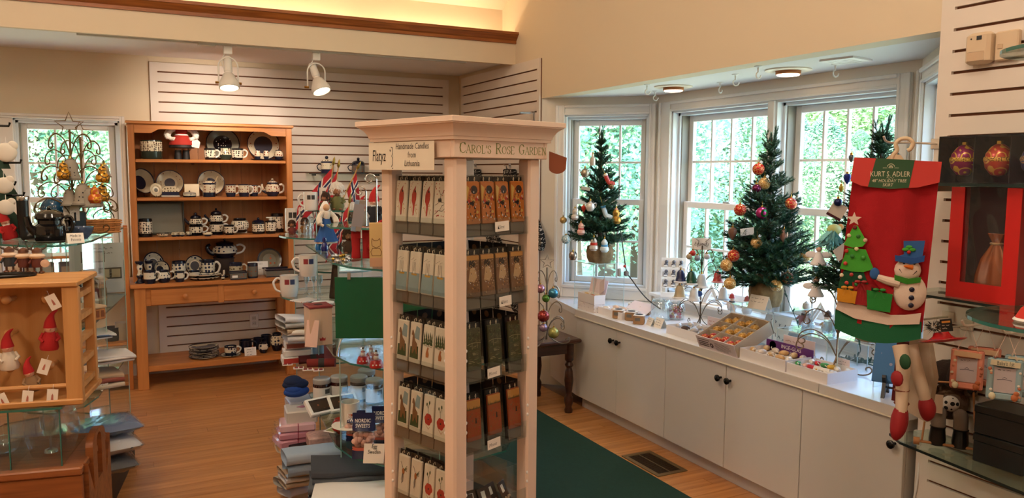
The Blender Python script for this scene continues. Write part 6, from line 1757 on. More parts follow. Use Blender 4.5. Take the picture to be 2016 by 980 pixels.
 # ---- mugs, trolls and bottles on the top round shelf
z=1.25
simple_mug(576,456,z,28,46,'white mug with a dark picture on the round top shelf edge',deco='can',side=1)
simple_mug(598,457,z,24,50,'white mug with black scroll print behind the troll',deco='can',side=1)
simple_mug(612,414,1.39,28,36,'tall white mug with black print on the raised glass shelf',deco='can',side=-1)
simple_mug(641,409,1.39,24,40,'white mug behind the brown-haired trolls',deco='can',side=1)
HAIR=mat('#3a2418',.95,bump=.8,bscale=200);SKIN=mat('#8a5a3c',.7);WHAIR=mat('#d8d2ca',.95,bump=.9,bscale=150)
def troll(px,py,z,hpx,hair,dress,label,group=None,rz=0,stick=False):
 p=G(px,py,z);h=mpx(hpx,p)
 t=thing('troll_figure',label,'troll',p,facecam(p)+rz,group)
 MB().lathe([(0,0),(.2*h,0),(.24*h,.12*h),(.2*h,.34*h),(.12*h,.46*h),(0,.48*h)],14).build('body',dress,t)
 for s in(-1,1):
  MB().ball((s*.1*h,-.1*h,.03*h),.08*h,10,6,sy=1.5,sz=.6).build('foot',SKIN,t)
  MB().tube([(s*.17*h,0,.4*h),(s*.25*h,-.06*h,.28*h),(s*.16*h,-.17*h,.24*h)],[.05*h,.045*h,.04*h],8).build('arm',dress,t)
  MB().ball((s*.2*h,0,.63*h),.06*h,10,6,sy=.5).build('ear',SKIN,t)
 MB().ball((0,-.02*h,.6*h),.17*h,14,9).build('head',SKIN,t)
 MB().ball((0,-.20*h,.58*h),.055*h,10,7,sy=1.5).build('nose',SKIN,t)
 def hr(u,v):
  a=2*pi*u;f=1+.12*sin(11*a+3*v*4)
  zz=.50+.47*v;r_=.25*(1-(v*1.0)**3)**.5*f
  y=r_*sin(a)
  return(r_*cos(a)*h,(y*.9+.07)*h,zz*h)
 MB().grid(hr,28,9).build('hair',hair,t)
 if stick:MB().tube([(.26*h,-.1*h,0),(.24*h,-.12*h,.7*h)],.012*h,6).build('stick',mat('#6a4a2c',.8),t)
 return t
troll(575,461,z,30,HAIR,mat('#6a2a22',.8),'small dark red troll at the shelf edge before the white mug')
troll(600,441,1.30,32,HAIR,mat('#9a6a34',.8),'small troll in an ochre vest between the printed mugs').location.z=z
troll(627,458,z,30,HAIR,mat('#7a3a2a',.8),'small brown troll behind the doll in blue')
troll(640,414,1.39,38,HAIR,mat('#5a5a34',.8),'brown-haired troll with a red apron on the raised glass shelf',rz=-.6)
troll(664,413,1.39,58,WHAIR,mat('#66663a',.8),'large troll with long white hair on the raised glass shelf')
troll(690,458,z,66,WHAIR,mat('#2a2a30',.8),'white-haired troll in black and white next to the flags')
troll(661,462,z,44,HAIR,mat('#5c4a34',.8),'brown troll standing right behind the doll in blue')
troll(688,498,1.215,54,HAIR,mat('#4a3222',.8),'brown walking troll with a stick in front of the flags',stick=True)
CLR=glassmat('bottle_glass','#eef4f6',.2,.03,.05)
for k,(px,py)in enumerate(((601,462),(608,463),(615,461),(605,456),(613,456))):
 p=G(px,py,z);h=mpx(30,p)
 solo(MB().lathe([(0,0),(.009,0),(.0095,.004),(.0095,h*.7),(.004,h*.82),(.004,h*.95),(.0055,h),(0,h)],12),'glass_vial',CLR,'thin clear glass vial in the cluster on the round top shelf','vial',p,0,'glass vials on the top shelf')
 # doll in the blue dress
p=G(643,478,z);h=mpx(82,p)
t=thing('blue_dress_doll','doll in a long blue dress with white sleeves and white headscarf','doll',p,facecam(p)+.5)
BLU=mat('#1f4f8f',.85);OFFW=mat('#ded6c8',.9)
def dress(u,v):
 a=2*pi*u;r_=(.30-.22*v**.8)*(1+.07*sin(8*a)*(1-v));return(r_*h*cos(a),r_*h*.8*sin(a),(.04+.58*v)*h)
MB().grid(dress,40,8).build('dress',BLU,t);MB().lathe([(.27*h,.0),(.28*h,.05*h),(.1*h,.1*h)],20,sy=.8).build('petticoat',OFFW,t)
MB().lathe([(.08*h,.58*h),(.10*h,.66*h),(.085*h,.74*h),(.03*h,.78*h)],16).build('blouse',OFFW,t)
for s in(-1,1):MB().tube(smooth_pts([(s*.09*h,0,.73*h),(s*.2*h,-.03*h,.62*h),(s*.22*h,-.1*h,.48*h),(s*.15*h,-.14*h,.42*h)]),[.06*h]*5+[.07*h]*4+[.035*h]*4,10).build('sleeve',OFFW,t)
MB().ball((0,-.01*h,.85*h),.085*h,14,10).build('head',mat('#c9a07c',.7),t)
MB().grid(lambda u,v:((.02+.11*sin(pi*v*.62+.2))*h*cos(2*pi*u),(.035+(.10*sin(pi*v*.62+.2))*sin(2*pi*u)+.05*v)*h,(1.0-.30*v-.05*max(0,sin(2*pi*u))*v)*h),20,7).build('headscarf',WHITE,t)
# Norwegian flags on gold-tipped sticks
FR_,FW,FB=mat('#b3202c',.8),mat('#e6e2dc',.8),mat('#1e2a56',.8)
def flag(px0,py0,px1,py1,d,fall,label,L=.16,W=.11):
 """stick from its foot to its gold tip; cloth hangs along the fall direction"""
 a,b=at(px0,py0,d),at(px1,py1,d)
 t=thing('small_flag',label,'flag',a)
 dv=b-a;MB().tube([(0,0,0),tuple(dv)],.0035,8).build('stick',mat('#b58a4a',.5),t)
 u=dv.normalized();tip=dv+u*.05
 MB().tube([tuple(dv),tuple(dv+u*.012),tuple(dv+u*.035),tuple(tip)],[.004,.009,.006,.0005],8).build('tip',mat('#8a7434',.3,.8),t)
 f=Vector((rgt.x*fall[0]+fwd.x*fall[1],rgt.y*fall[0]+fwd.y*fall[1],fall[2]))
 wv=f.normalized();side=u.cross(wv).normalized()
 def P(s,q):
  return tuple(dv-u*(.012+s*W)+wv*(q*L)+side*(.014*sin(q*9+s*2)*(.3+q)))
 def panel(s0,s1,q0,q1,m,off):
  mb=MB();mb.grid(lambda i,j:tuple(Vector(P(s0+(s1-s0)*i,q0+(q1-q0)*j))+side*off),4,10);mb.grid(lambda i,j:tuple(Vector(P(s0+(s1-s0)*i,q0+(q1-q0)*j))-side*off),4,10);return mb.build('cloth' if m is FR_ else 'cross',m,t)
 panel(0,1,0,1,FR_,.0004);panel(.36,.64,0,1,FW,.0010);panel(0,1,.27,.46,FW,.0010);panel(.43,.57,0,1,FB,.0016);panel(0,1,.32,.41,FB,.0016)
flag(640,432,656,325,4.48,(-.62,-.12,-.72),'red, white and blue flag on the leftmost gold-tipped stick',.30,.15)
flag(652,430,666,330,4.46,(-.42,-.2,-.80),'red, white and blue flag on the middle gold-tipped stick',.26,.15)
flag(665,412,703,333,4.44,(.10,.1,-.9),'red, white and blue flag on the slanting gold-tipped stick',.17,.12)
flag(678,470,688,400,4.0,(-.55,-.1,-.75),'larger red flag hanging between the trolls',.17,.16)
# gnomes with red caps
REDF=mat('#a81a1c',.9,bump=.3,bscale=300);GREYF=mat('#8d8a86',.95);NAVYF=mat('#1c1a20',.9)
def gnome(px,py,z,hpx,capm,bodym,label,beard=None,lean=0,group=None,p=None,h=None,belt=False):
 p=G(px,py,z)if p is None else p;h=mpx(hpx,p)if h is None else h
 t=thing('gnome_doll',label,'gnome',p,facecam(p),group);t.rotation_euler=(0,rad(lean),facecam(p))
 MB().lathe([(0,0),(.19*h,0),(.21*h,.06*h),(.17*h,.3*h),(.11*h,.44*h),(0,.46*h)],16).build('body',bodym,t)
 MB().ball((0,-.02*h,.52*h),.12*h,14,9).build('head',mat('#d0a088',.7),t);MB().ball((0,-.14*h,.52*h),.028*h,8,6).build('nose',mat('#c8907a',.6),t)
 MB().tube(smooth_pts([(0,0,.54*h),(0,.01*h,.72*h),(.05*h,.03*h,.88*h),(.16*h,.05*h,.97*h)]),[.145*h,.14*h,.13*h,.12*h,.105*h,.09*h,.075*h,.06*h,.05*h,.04*h,.03*h,.02*h,.006*h],14).build('cap',capm,t)
 for s in(-1,1):MB().tube([(s*.13*h,0,.4*h),(s*.2*h,-.06*h,.28*h),(s*.13*h,-.15*h,.22*h)],[.05*h,.045*h,.035*h],8).build('arm',bodym,t)
 if beard:MB().lathe([(0,.2*h),(.06*h,.3*h),(.1*h,.46*h),(.05*h,.5*h)],12,(0,-.07*h,0),sy=.5).build('beard',beard,t)
 if belt:MB().lathe([(.195*h,.14*h),(.205*h,.17*h),(.195*h,.2*h)],16).build('belt',BLACK,t)
 return t
gnome(737,438,1.355,76,REDF,NAVYF,'upright doll in a red cap and striped vest beside the chrome hooks',WHITE)
gnome(716,444,1.355,60,REDF,GREYF,'seated doll in a red cap with grey beard and dark trousers',GREYF,-6)
gnome(743,508,1.215,78,REDF,REDF,'gnome all in red with a black belt beside the cat board',WHITE,belt=True)
p=G(712,508,1.215)
t=thing('red_trousers','red felt trousers with white trim hanging beside the red gnome','clothing',(p.x,p.y,1.215),facecam(p));h=mpx(62,p)
for s in(-1,1):MB().lathe([(0,0),(.135*h,0),(.15*h,.03*h),(.13*h,.3*h),(.15*h,.72*h),(0,.74*h)],14,(s*.17*h,0,0),sy=.6).build('leg',REDF,t)
MB().lathe([(0,.62*h),(.30*h,.64*h),(.33*h,.72*h),(.28*h,h),(0,h)],18,sy=.32).build('waist',REDF,t);MB().box(-.345*h,.335*h,-.036,.036,h*.93,h*.98,.004).box(-.02*h,.02*h,-.037,-.03,h*.66,h*.93).build('trim',WHITE,t)
p=G(741,524,1.215);h=mpx(86,p)
t=thing('cat_board','pale wooden board with a drawn cat standing against the kiosk post','board',p,facecam(p));wd=mpx(26,p)
MB().box(-wd/2,wd/2,-.009,.009,0,h,.002).build('board',mat('#cfae74',.6),t)
MB().tf(Matrix.Translation((0,-.0096,h*.45))).ribbon([(-.018,.02),(-.016,.034),(-.008,.026),(.006,.026),(.014,.034),(.018,.02),(.016,.004),(.0,-.004),(-.016,.004),(-.018,.02)],.0022).ribbon([(-.022,-.02),(-.014,-.006),(.014,-.006),(.022,-.02),(.018,-.036),(-.016,-.036),(-.022,-.02)],.0022).build('cat_drawing',mat('#6a4420',.7),t,smooth=False)
MB().box(-wd/2,wd/2,-.0098,-.009,0,h*.2).build('foot_band',mat('#c99a78',.6),t)
# chrome scroll hooks, slim boxes
for px,py,hp,lab in((717,455,100,'chrome scroll hook stand beside the slim boxes'),(738,455,130,'taller chrome scroll hook stand beside the kiosk post')):
 p=G(px,447,1.355)+Vector((fwd.x*.05,fwd.y*.05,0));h=mpx(hp-15,p)
 t=thing('scroll_hook',lab,'hook stand',p,facecam(p))
 MB().tube([(0,0,0),(0,0,h*.8)]+[(x,0,zz)for x,zz in spiral(-.028,h*.8,.028,.006,0,1.15)],.0035,7).build('scroll',CHROME,t);MB().lathe([(0,0),(.03,0),(.03,.004),(0,.005)],16).build('foot',CHROME,t)
for px,rz,c,lab in((700,.25,'#7f93ad','slim pale blue box leaning among the dolls'),(709,.25,'#8a8078','slim grey box leaning beside the blue one')):
 p=G(px-4,455,1.355);t=thing('slim_box',lab,'box',p,facecam(p));t.rotation_euler=(0,rad(9),facecam(p))
 MB().box(-.012,.012,-.02,.02,0,mpx(62,p),.002).build('box',mat(c,.6),t);MB().box(-.0125,.0125,-.0205,-.015,.02,mpx(54,p)).build('panel',mat('#8d8a90',.6),t)
for px,py,c,lab in((628,492,'#1d6fc0','bright blue glass figure on the bowed shelf'),(639,494,'#1a1f66','dark blue glass figure on the bowed shelf')):
 p=G(px,py,1.215);h=mpx(28,p)
 solo(MB().lathe([(0,0),(.22*h,0),(.28*h,.2*h),(.2*h,.5*h),(.11*h,.6*h),(.17*h,.75*h),(.13*h,.92*h),(0,h)],16),'glass_figure',mat(c,.08,coat=.5),lab,'figurine',p)
r=random.Random(5)
for k in range(14):
 p=G(656+34*r.random(),503+14*r.random(),1.215);t=thing('pewter_charm','small pewter or gilt charm scattered on the bowed glass shelf','charm',p,r.uniform(0,6),'charms on the bowed shelf')
 MB().ball((0,0,.006),.007,8,6,sx=r.uniform(1,2)).build('charm',SILV if k%3 else GOLD,t);MB().tube([(x,0,zz)for x,zz in arc(.012,.006,.004,0,5.5,8)],.001,5).build('ring',SILV,t)
 # green sheet hanging from the bowed shelf
p0=uv(-.745,3.05)
t=thing('green_sheet','dark green plastic sheet hanging from the front of the bowed glass shelf','sheet',(p0 .x,p0 .y,1.6-(670-337)*3.05/1545),math.atan2(rgt.y,rgt.x)+.04)
MB().box(.05,.44,-.0025,0,0,mpx(122,(p0 .x,p0 .y,1.1)),.0005).build('sheet',mat('#0f5a3c',.18,spec=.6),t)
for x in(.10,.40):MB().box(x,x+.012,-.006,.004,.235,.262).build('clip',CHROME,t)
# wooden plank upright behind the sheet
solo(MB().box(-.02,.02,-.01,.01,0,.34,.003),'wood_plank',DARKW,'dark wooden plank leaning behind the green sheet','plank',G(648,588,ZA[1])+Vector((.02,.0,0)),rot=(0,rad(6),facecam(G(648,588,.92))))
# ---- second round shelf
z=.92
simple_mug(570,583,z,36,42,'white mug with two small flag prints and a red foot on the round shelf edge',deco='flag')
simple_mug(607,543,1.06,36,42,'white mug with two small flag prints on the raised middle shelf',deco='flag')
for k,(px,py,lab)in enumerate(((600,592,'white patterned tile lying on the round middle shelf'),(636,597,'round white coaster lying at the shelf front'))):
 p=G(px,py,z)
 if k:solo(MB().lathe([(0,0),(.055,0),(.058,.006),(0,.006)],28),'coaster',WHITE,lab,'coaster',p)
 else:solo(MB().box(-.06,.06,-.05,.05,0,.007,.002),'ceramic_tile',potmat('tile_pink','#e2dad6','#b86a6a','#e2dad6',60,.1,.9,size=.2),lab,'tile',p,rz=.5)
for px,py in((604,578),(618,576),(630,580)):
 p=G(px,py,z);solo(MB().lathe([(0,0),(.016,0),(.016,.003),(.004,.008),(.004,.05),(.015,.075),(.017,.11),(.0155,.11),(.012,.075),(0,.055)],18),'small_goblet',CLR,'clear stemmed glass under the raised middle shelf','glass',p,0,'clear stemmed glasses')
 # ---- cream box and snow globes on the bowed middle shelf
p=G(631,678,ZB[1]);h=mpx(78,p);wd=mpx(44,p)
t=thing('cream_box','cream cardboard box with a dark red lid and a small crown mark','box',p,facecam(p)+.25)
MB().box(-wd/2,wd/2,-.02,.09,0,h*.94,.002).build('body',mat('#c9ac94',.7),t);MB().box(-wd/2-.003,wd/2+.003,-.023,.093,h*.94,h,.002).build('lid',mat('#7a2a2c',.6),t)
MB().lathe([(0,h+.0006),(.02,h+.0006),(.02,h)],18,(0,.03,0)).build('hole',mat('#2a0c0e',.8),t)
MB().tf(Matrix.Translation((.005,-.0208,h*.12))).prism([(-.012,0),(.012,0),(.014,.014),(.007,.009),(0,.017),(-.007,.009),(-.014,.014)],-.0005,0).build('crown_mark',mat('#a02a2a',.6),t)
solo(MB().box(-.03,.03,-.001,.001,0,.12),'leaflet',mat('#cfb0a4',.7),'pink printed leaflet leaning against the cream box','leaflet',G(612,683,ZB[1]),rot=(rad(-12),0,facecam(p)-.5))
GLOBE=glassmat('globe_glass','#f2f6f8',.12,.01)
def globe(px,py,label,rpx=13):
 p=G(px,py,ZB[1]);r_=mpx(rpx,p)
 t=thing('snow_globe',label,'snow globe',p,facecam(p))
 MB().lathe([(0,0),(r_*.98,0),(r_*1.0,r_*.2),(r_*.8,r_*.9),(r_*.72,r_*1.0),(0,r_*1.0)],24).build('base',mat('#a3231f',.3),t)
 MB().ball((0,0,r_*1.75),r_,22,14).build('dome',GLOBE,t)
 s=MB().ball((0,0,r_*1.35),r_*.42,12,8).ball((0,0,r_*1.95),r_*.28,12,8).build('snowman',WHITE,t)
 MB().lathe([(r_*.32,r_*1.68),(r_*.36,r_*1.74),(r_*.3,r_*1.8)],12).build('scarf',mat('#b02a24',.6),s);MB().cyl((0,0,r_*2.15),r_*.18,r_*.28,10).build('hat',BLACK,s)
 for k in(-.4,0,.4):MB().ball((k*r_*1.2,-r_*.93,r_*.45),r_*.12,8,6,sy=.4).build('dot',WHITE,t)
globe(715,714,'snow globe on a red base, set slightly further from the shelf edge');globe(741,722,'snow globe on a red base right at the shelf edge by the post',14);globe(731,705,'snow globe partly hidden behind the other two',11)
t=thing('wire_stand','small clear bent stand on the bowed middle shelf','stand',G(672,700,ZB[1]),.4);MB().tube([(-.02,0,0),(-.02,0,.02),(.0,0,.07),(.04,0,.085)],.004,8).build('rod',CHROME,t);MB().box(-.03,.03,-.02,.02,0,.004).build('foot',CHROME,t)
# ---- low round shelf: red boxes, flag tiles, bundles
z=.59
for k,(c,hh,lab)in enumerate((('#7a2a24',.036,'lowest dark red flat box in the stack on the low round shelf'),('#c9c4c0',.032,'white flat box with grey print in the stack'),('#8a4a40',.034,'topmost brown-red flat box in the stack'))):
 p=G(582,712,z);t=thing('flat_box',lab,'box',(p.x+.01*k,p.y+.01*k,z+.037*k),facecam(p)+.1)
 MB().box(-.072,.072,-.05,.05,0,hh,.003).build('box',mat('#ddd8d4',.6),t);MB().box(-.064,.066,-.0515,-.05,.006,hh-.005).build('face_print',mat(('#a8322c','#e4e0de','#8a4a3c')[k],.6),t)
for k,(px,py)in enumerate(((566,720),(588,727),(606,730),(627,731))):
 p=G(px,py-2,z);t=thing('flag_tile','small flag-printed tile lying on the rim of the low round shelf','tile',p,facecam(p),'flag tiles on the low shelf')
 MB().box(-.026,.026,-.02,.02,0,.005,.001).build('tile',WHITE,t)
 for q in(-1,1):MB().box(q*.012-.009,q*.012+.009,-.016,.016,.005,.0056).build('print',mat('#8a2c36',.5),t)
for k,(px,py,c,rz,lab)in enumerate(((615,714,'#5a1a1c',.2,'dark red rolled bundle on the low round shelf'),(632,722,'#7a2420',-.1,'smaller red rolled bundle on the low round shelf'))):
 p=G(px,py,z);t=thing('textile_roll',lab,'textile',p,facecam(p)+rz);MB().cyl((-.07,0,.022),.022,.14,14,axis='X').build('roll',mat(c,.9),t);MB().cyl((-.012,0,.022),.0232,.03,14,axis='X').build('band',mat('#2a2624',.7),t)
solo(MB().grid(lambda u,v:(-.03+.06*u,.02*sin(5*v),.12*v),6,10),'flag_cloth',[mat('#8a5560',.8)],'small dark striped cloth hanging over the shelf rim beside the bundles','cloth',G(650,722,z),facecam(G(650,722,z)))
solo(MB().lathe([(0,0),(.03,0),(.038,.075),(.036,.075),(.028,.004),(0,.004)],20),'blue_cup',mat('#a8bccb',.4),'pale blue cup under the cream box','cup',G(628,704,z))
# ---- jam jars, books, candle stand and sweets on the lowest bowed shelf
z=ZB[2]
def jam(px,py,label):
 p=G(px,py,z);w=mpx(34,p);h=mpx(50,p);r_=w/2
 t=thing('jam_jar',label,'jar',p,facecam(p))
 MB().lathe([(0,0),(r_*.92,0),(r_,h*.05),(r_,h*.72),(r_*.88,h*.8),(0,h*.8)],24).build('jar',mat('#2a0c0c',.1,coat=.4),t)
 MB().lathe([(r_*.98,h*.79),(r_*1.0,h*.80),(r_*1.0,h*.96),(r_*.9,h),(0,h)],24).build('lid',mat('#a9a8a8',.4),t)
 l=MB().lathe([(r_*1.006,h*.12),(r_*1.006,h*.66)],24,(0,0,0),'Z',-pi*.95,pi*.1).build('label',mat('#d8d4d0',.6),t)
 MB().lathe([(r_*1.012,h*.42),(r_*1.012,h*.6)],6,(0,0,0),'Z',-pi*.38,-pi*.16).build('print',mat('#4a4644',.6),l)
for px,py,lab in((634,792,'jam jar with a white label, outermost in the row'),(668,788,'jam jar with a white label, second in the row'),(707,788,'jam jar with a white label, third in the row'),(737,794,'jam jar with a white label beside the kiosk post'),(722,775,'jam jar with a white label standing behind the others')):jam(px,py,lab)
for px,py,rz,lab in((642,812,.5,'small framed picture box lying askew before the jam jars'),(682,806,.35,'small framed picture box lying behind the other')):
 p=G(px,py,z);t=thing('picture_box',lab,'box',p,facecam(p)+rz);t.rotation_euler=(rad(-52),0,facecam(p)+rz)
 MB().box(-.075,.075,0,.025,0,.10,.004).build('box',WHITE,t);MB().box(-.06,.06,-.0015,0,.014,.086).build('picture',potmat('dark_painting','#3a2418','#9a5a3a','#2a1a12',40,.2,.8,size=.25,rough=.5),t)
p=G(690,862,z)
t=thing('cake_stand','white plate on a clear stem, carrying a white beaker','stand',p)
hs_=.055
MB().lathe([(0,0),(.035,0),(.03,.005),(.006,.01),(.006,hs_)],20).build('stem',CLR,t);MB().lathe([(0,hs_),(.07,hs_),(.082,hs_+.006),(.07,hs_+.008),(0,hs_+.007)],32).build('plate',P_WHT,t)
t2=mk_mug('white_beaker','white flared beaker with a small fruit picture on the stemmed plate','beaker',(p.x,p.y,z+hs_+.007),.085,.105,P_WHT,P_WHT,0,'mug')
MB().lathe([(.0395,.03),(.0425,.06)],5,(0,0,0),'Z',-pi*.55+facecam(p),-pi*.4+facecam(p)).build('print',mat('#c05a2a',.5),t2)
p=G(672,852,z);t=thing('red_apple','shiny red apple-shaped pot beside the white beaker','pot',p);MB().lathe([(0,.002),(.02,0),(.04,.02),(.042,.045),(.03,.066),(.008,.06),(0,.056)],20).build('apple',mat('#8f1c18',.2),t);MB().tube([(0,0,.055),(.004,0,.075)],.003,6).build('stalk',BARK,t)
def sweets(px,py,label,wpx=44,hpx=90):
 p=G(px,py,z);w,h=mpx(wpx,p),mpx(hpx,p)
 t=thing('sweets_bag',label,'bag',p,facecam(p));t.rotation_euler=(rad(-8),0,facecam(p)-.15)
 def fr_(v):return.028*(1-abs(2*v-.8))if v<.9 else.004
 def bagp(z0,z1,m,nm,k=1.0):
  mb=MB()
  for s in(-1,1):mb.grid(lambda u,v,s=s:((u-.5)*w*(1+.03*sin(9*v)),s*k*(.004+max(0,.030*sin(pi*min(1,(z0+(z1-z0)*v)/(h*.85))))*(1-(2*u-1)**4)),z0+(z1-z0)*v),10,8)
  return mb.build(nm,m,t)
 bagp(0,h*.2,mat('#141d4a',.35),'bottom_band');bagp(h*.2,h*.27,mat('#c8604a',.35),'stripe');bagp(h*.27,h*.62,FILM,'window');bagp(h*.62,h*1.0,mat('#141d4a',.35),'top_band')
 text('NORDIC\nSWEETS',.021,WHITE,t,(.0,-.034,h*.80),name='lettering',sx=.8).rotation_euler=(pi/2-rad(10),0,0)
 r=random.Random(int(px));M=Matrix.Translation(p)@Matrix.Rotation(facecam(p)-.15,4,'Z')@Matrix.Rotation(rad(-8),4,'X')
 mb=MB()
 for k in range(20):mb.ball((r.uniform(-.38,.38)*w,r.uniform(-.014,.014),h*(.24+.30*r.random())),.013,10,7,sx=r.uniform(.8,1.4))
 s_=mb.build('sweets',mat('#d9a898',.5),t);s_['kind']='stuff'
sweets(716,903,'navy bag of pink sweets standing in front on the lowest bowed shelf');sweets(700,868,'navy bag of pink sweets tucked behind the front bag',36,60);sweets(752,880,'navy bag of pink sweets half behind the kiosk post',40,80)
p=G(735,912,z);t=thing('price_card','square card reading Egg Sweden leaning at the lowest bowed shelf','card',p,facecam(p));t.rotation_euler=(rad(-16),rad(4),facecam(p));wd=mpx(40,p)
MB().box(-wd/2,wd/2,0,.001,0,wd*.95).build('card',CARD,t);text('Egg\nSweden',.022,INK,t,(0,-.0012,wd*.68),name='handwriting',sx=.75,shear=.2)
r=random.Random(8)
for k in range(5):
 p=G(660+22*k,845-6*(k%3),z);t=thing('postcard','colourful small card lying flat on the lowest bowed shelf','card',p,r.uniform(0,3),'loose cards on the lowest shelf');MB().box(-.045,.045,-.032,.032,0,.002).build('card',WHITE,t);MB().box(-.038,.038,-.026,.026,.002,.0026).build('picture',mat(('#8a8a5c','#5a5a6a','#a87a6a','#7a8a9a','#9a6a4a')[k],.5),t)
 # ---- under the low round shelf: slippers, packages, tins, towels piled from the plinth up
def on_pile(px,py,d):q=at(px,py,d);return q
FELT=mat('#16264a',.95);FELT2=mat('#22489a',.95)
pile_c=uv(-1.0,4.36)
def slab_item(name,label,cat,px,py0,py1,d,wpx,dep_,m,rz=.0,bev=.012,group=None,deco=None):
 p=at(px,py1,d);h=mpx(py1-py0,p);w=mpx(wpx,p)
 t=thing(name,label,cat,p,facecam(p)+rz,group)
 MB().box(-w/2,w/2,-dep_/2,dep_/2,0,h,min(bev,h*.45)).build('body',m,t)
 if deco:deco(t,w,dep_,h)
 return t
zs=.045
dP=4.15
def towel(name,label,px,py0,py1,d,wpx,dep_,cols,rz=0,n=4,cat='towel',sag=.012):
 """folded cloth: stacked soft layers whose rounded folds face the viewer"""
 p=at(px,py1,d);h=mpx(py1-py0,p);w=mpx(wpx,p)
 t=thing(name,label,cat,p,facecam(p)+rz)
 lh=h/n
 for k in range(n):
  r_=random.Random(k*7+int(px));dx,dy=r_.uniform(-.008,.008),r_.uniform(-.008,.008)
  def f(u,v,k=k,dx=dx,dy=dy):
   a=2*pi*v;yy=-dep_/2*cos(a)if abs(cos(a))<1 else-dep_/2*cos(a)
   sx=(abs(cos(a))**.35)*(1 if cos(a)>0 else-1);sz=(abs(sin(a))**.6)*(1 if sin(a)>0 else-1)
   return((u-.5)*w+dx,-dep_/2*sx+dy+.006*sin(7*u+k),lh*(k+.5)+lh*.5*sz+sag*(sin(2.2*u+k)-.5)*(.5+.5*u)*(k/max(n-1,1)))
  MB().grid(f,14,24).build('fold',cols[k%len(cols)],t)
 return t
GRY=mat('#a9a6a0',.95,bump=.3,bscale=200);LGT=mat('#cfcdd0',.95,bump=.3,bscale=200);BLG=mat('#8fa0b4',.95,bump=.3,bscale=200);TAN=mat('#b39a80',.95,bump=.3,bscale=200);CHA=mat('#3c4048',.95,bump=.3,bscale=200);CHB=mat('#565c64',.9,bump=.3,bscale=200)
towel('towel_stack','grey and tan folded towels hanging out beside the cream box',583,618,652,4.12,58,.16,[TAN,GRY,LGT],.35,3)
towel('towel_stack','white folded cloth under the grey towels beside the cream box',590,644,668,4.12,52,.15,[LGT,WHITE],.2,2)
for px,py,rz,m,lab in((582,767,.1,FELT,'dark navy felt slipper lying under the low round shelf'),(584,781,.3,FELT2,'bright blue felt slipper lying under the navy one')):
 p=at(px,py,4.12);t=thing('felt_slipper',lab,'slipper',p,facecam(p)+rz)
 MB().ball((0,0,.03),.068,18,10,sx=1.0,sy=.62,sz=.45).build('sole',m,t);MB().ball((-.012,0,.045),.055,16,9,sx=.9,sy=.75,sz=.6).build('upper',m,t)
slab_item('gift_tin','white tin box with a pink diamond on the lid, on the pile of packages','tin',592,800,826,4.08,58,.16,mat('#ccc6c0',.45),.1,.006,None,lambda t,w,d_,h:(MB().prism([(-.03,-.0),(0,-.02),(.03,0),(0,.02)],-.001,.001).build('diamond',mat('#b06a84',.5),t).__setattr__('matrix_local',Matrix.Translation((.01,0,h+.001))@Matrix.Rotation(-pi/2,4,'X'))))
slab_item('striped_packet','blue and white striped packet at the back of the pile','packet',596,782,800,4.2,60,.14,potmat('packet_stripe','#c8ccd8','#3a4a86','#c8ccd8',50,.1,.9,size=.3,rough=.3),.2,.006)
PKW=mat('#c48a9c',.2,coat=.5);PKL=mat('#d8b4be',.2,coat=.5)
for k,(px,a,b,rz,lab)in enumerate(((585,826,842,.05,'topmost pink plastic-wrapped packet in the pile'),(582,842,856,.15,'middle pink plastic-wrapped packet in the pile'),(578,856,872,.28,'lowest pink plastic-wrapped packet in the pile'))):
 def deco(t,w,d_,h):MB().box(.0,.004,-d_/2-.001,d_/2,-.0,h+.001).build('tape',mat('#8a1c3c',.4),t);MB().grid(lambda u,v:(-w*.5-.004-.02*v,-d_*.5+d_*u,h*.5+.012*sin(16*u)*v),16,3).build('wrap_end',FILM,t)
 slab_item('pink_packet',lab,'packet',px,a,b,4.05,68,.15,PKW if k else PKL,rz,.008,None,deco)
slab_item('soap_packet','pink packet of wrapped soaps beside the black tin','packet',632,852,884,3.98,52,.12,mat('#c9a49c',.35,vary=.2,vscale=60),.15,.008)
def tin(t,w,d_,h):MB().box(-w*.36,w*.36,-.03,.05,h,h+.001).build('lid_picture',mat('#3a3c40',.4),t);text('Annin',.022,mat('#c9a860',.4),t,(0,-d_/2-.001,h*.4),name='lettering',sx=.9)
slab_item('black_tin','black tin with gold lettering beside a mug handle','tin',590,868,898,4.02,46,.13,BLACK,.2,.004,None,tin)
mk_mug('white_mug','white mug lying behind the black tin with its handle out','mug',at(566,898,4.1),.07,.10,P_WHT,P_WHT,-1,'can',facecam(at(566,898,4.1)))
towel('tea_towel','pale blue tea towel with a white lattice pattern draped over the pile',612,880,925,3.78,104,.14,[BLG,mat('#9fb0c4',.95)],.22,2)
towel('towel_stack','tan and white knitted cloths under the lattice towel',590,918,948,3.82,64,.14,[TAN,LGT,TAN],.3,3)
towel('tea_towel','white curled cloth at the bottom of the towel pile',578,935,968,3.86,50,.12,[LGT,GRY],.6,2)
towel('fabric_stack','dark grey folded fabrics filling the foot of the glass tower',690,900,966,3.42,150,.22,[CHB,CHA,CHB,CHA],.05,4)
towel('fabric_stack','dark speckled fabric folded under the others in the glass tower',682,940,975,3.36,140,.2,[CHA,CHB],-.05,2)
towel('tea_towel','white towel with a small reindeer embroidery at the tower foot',690,962,1010,3.2,140,.24,[WHITE],-.06,1)
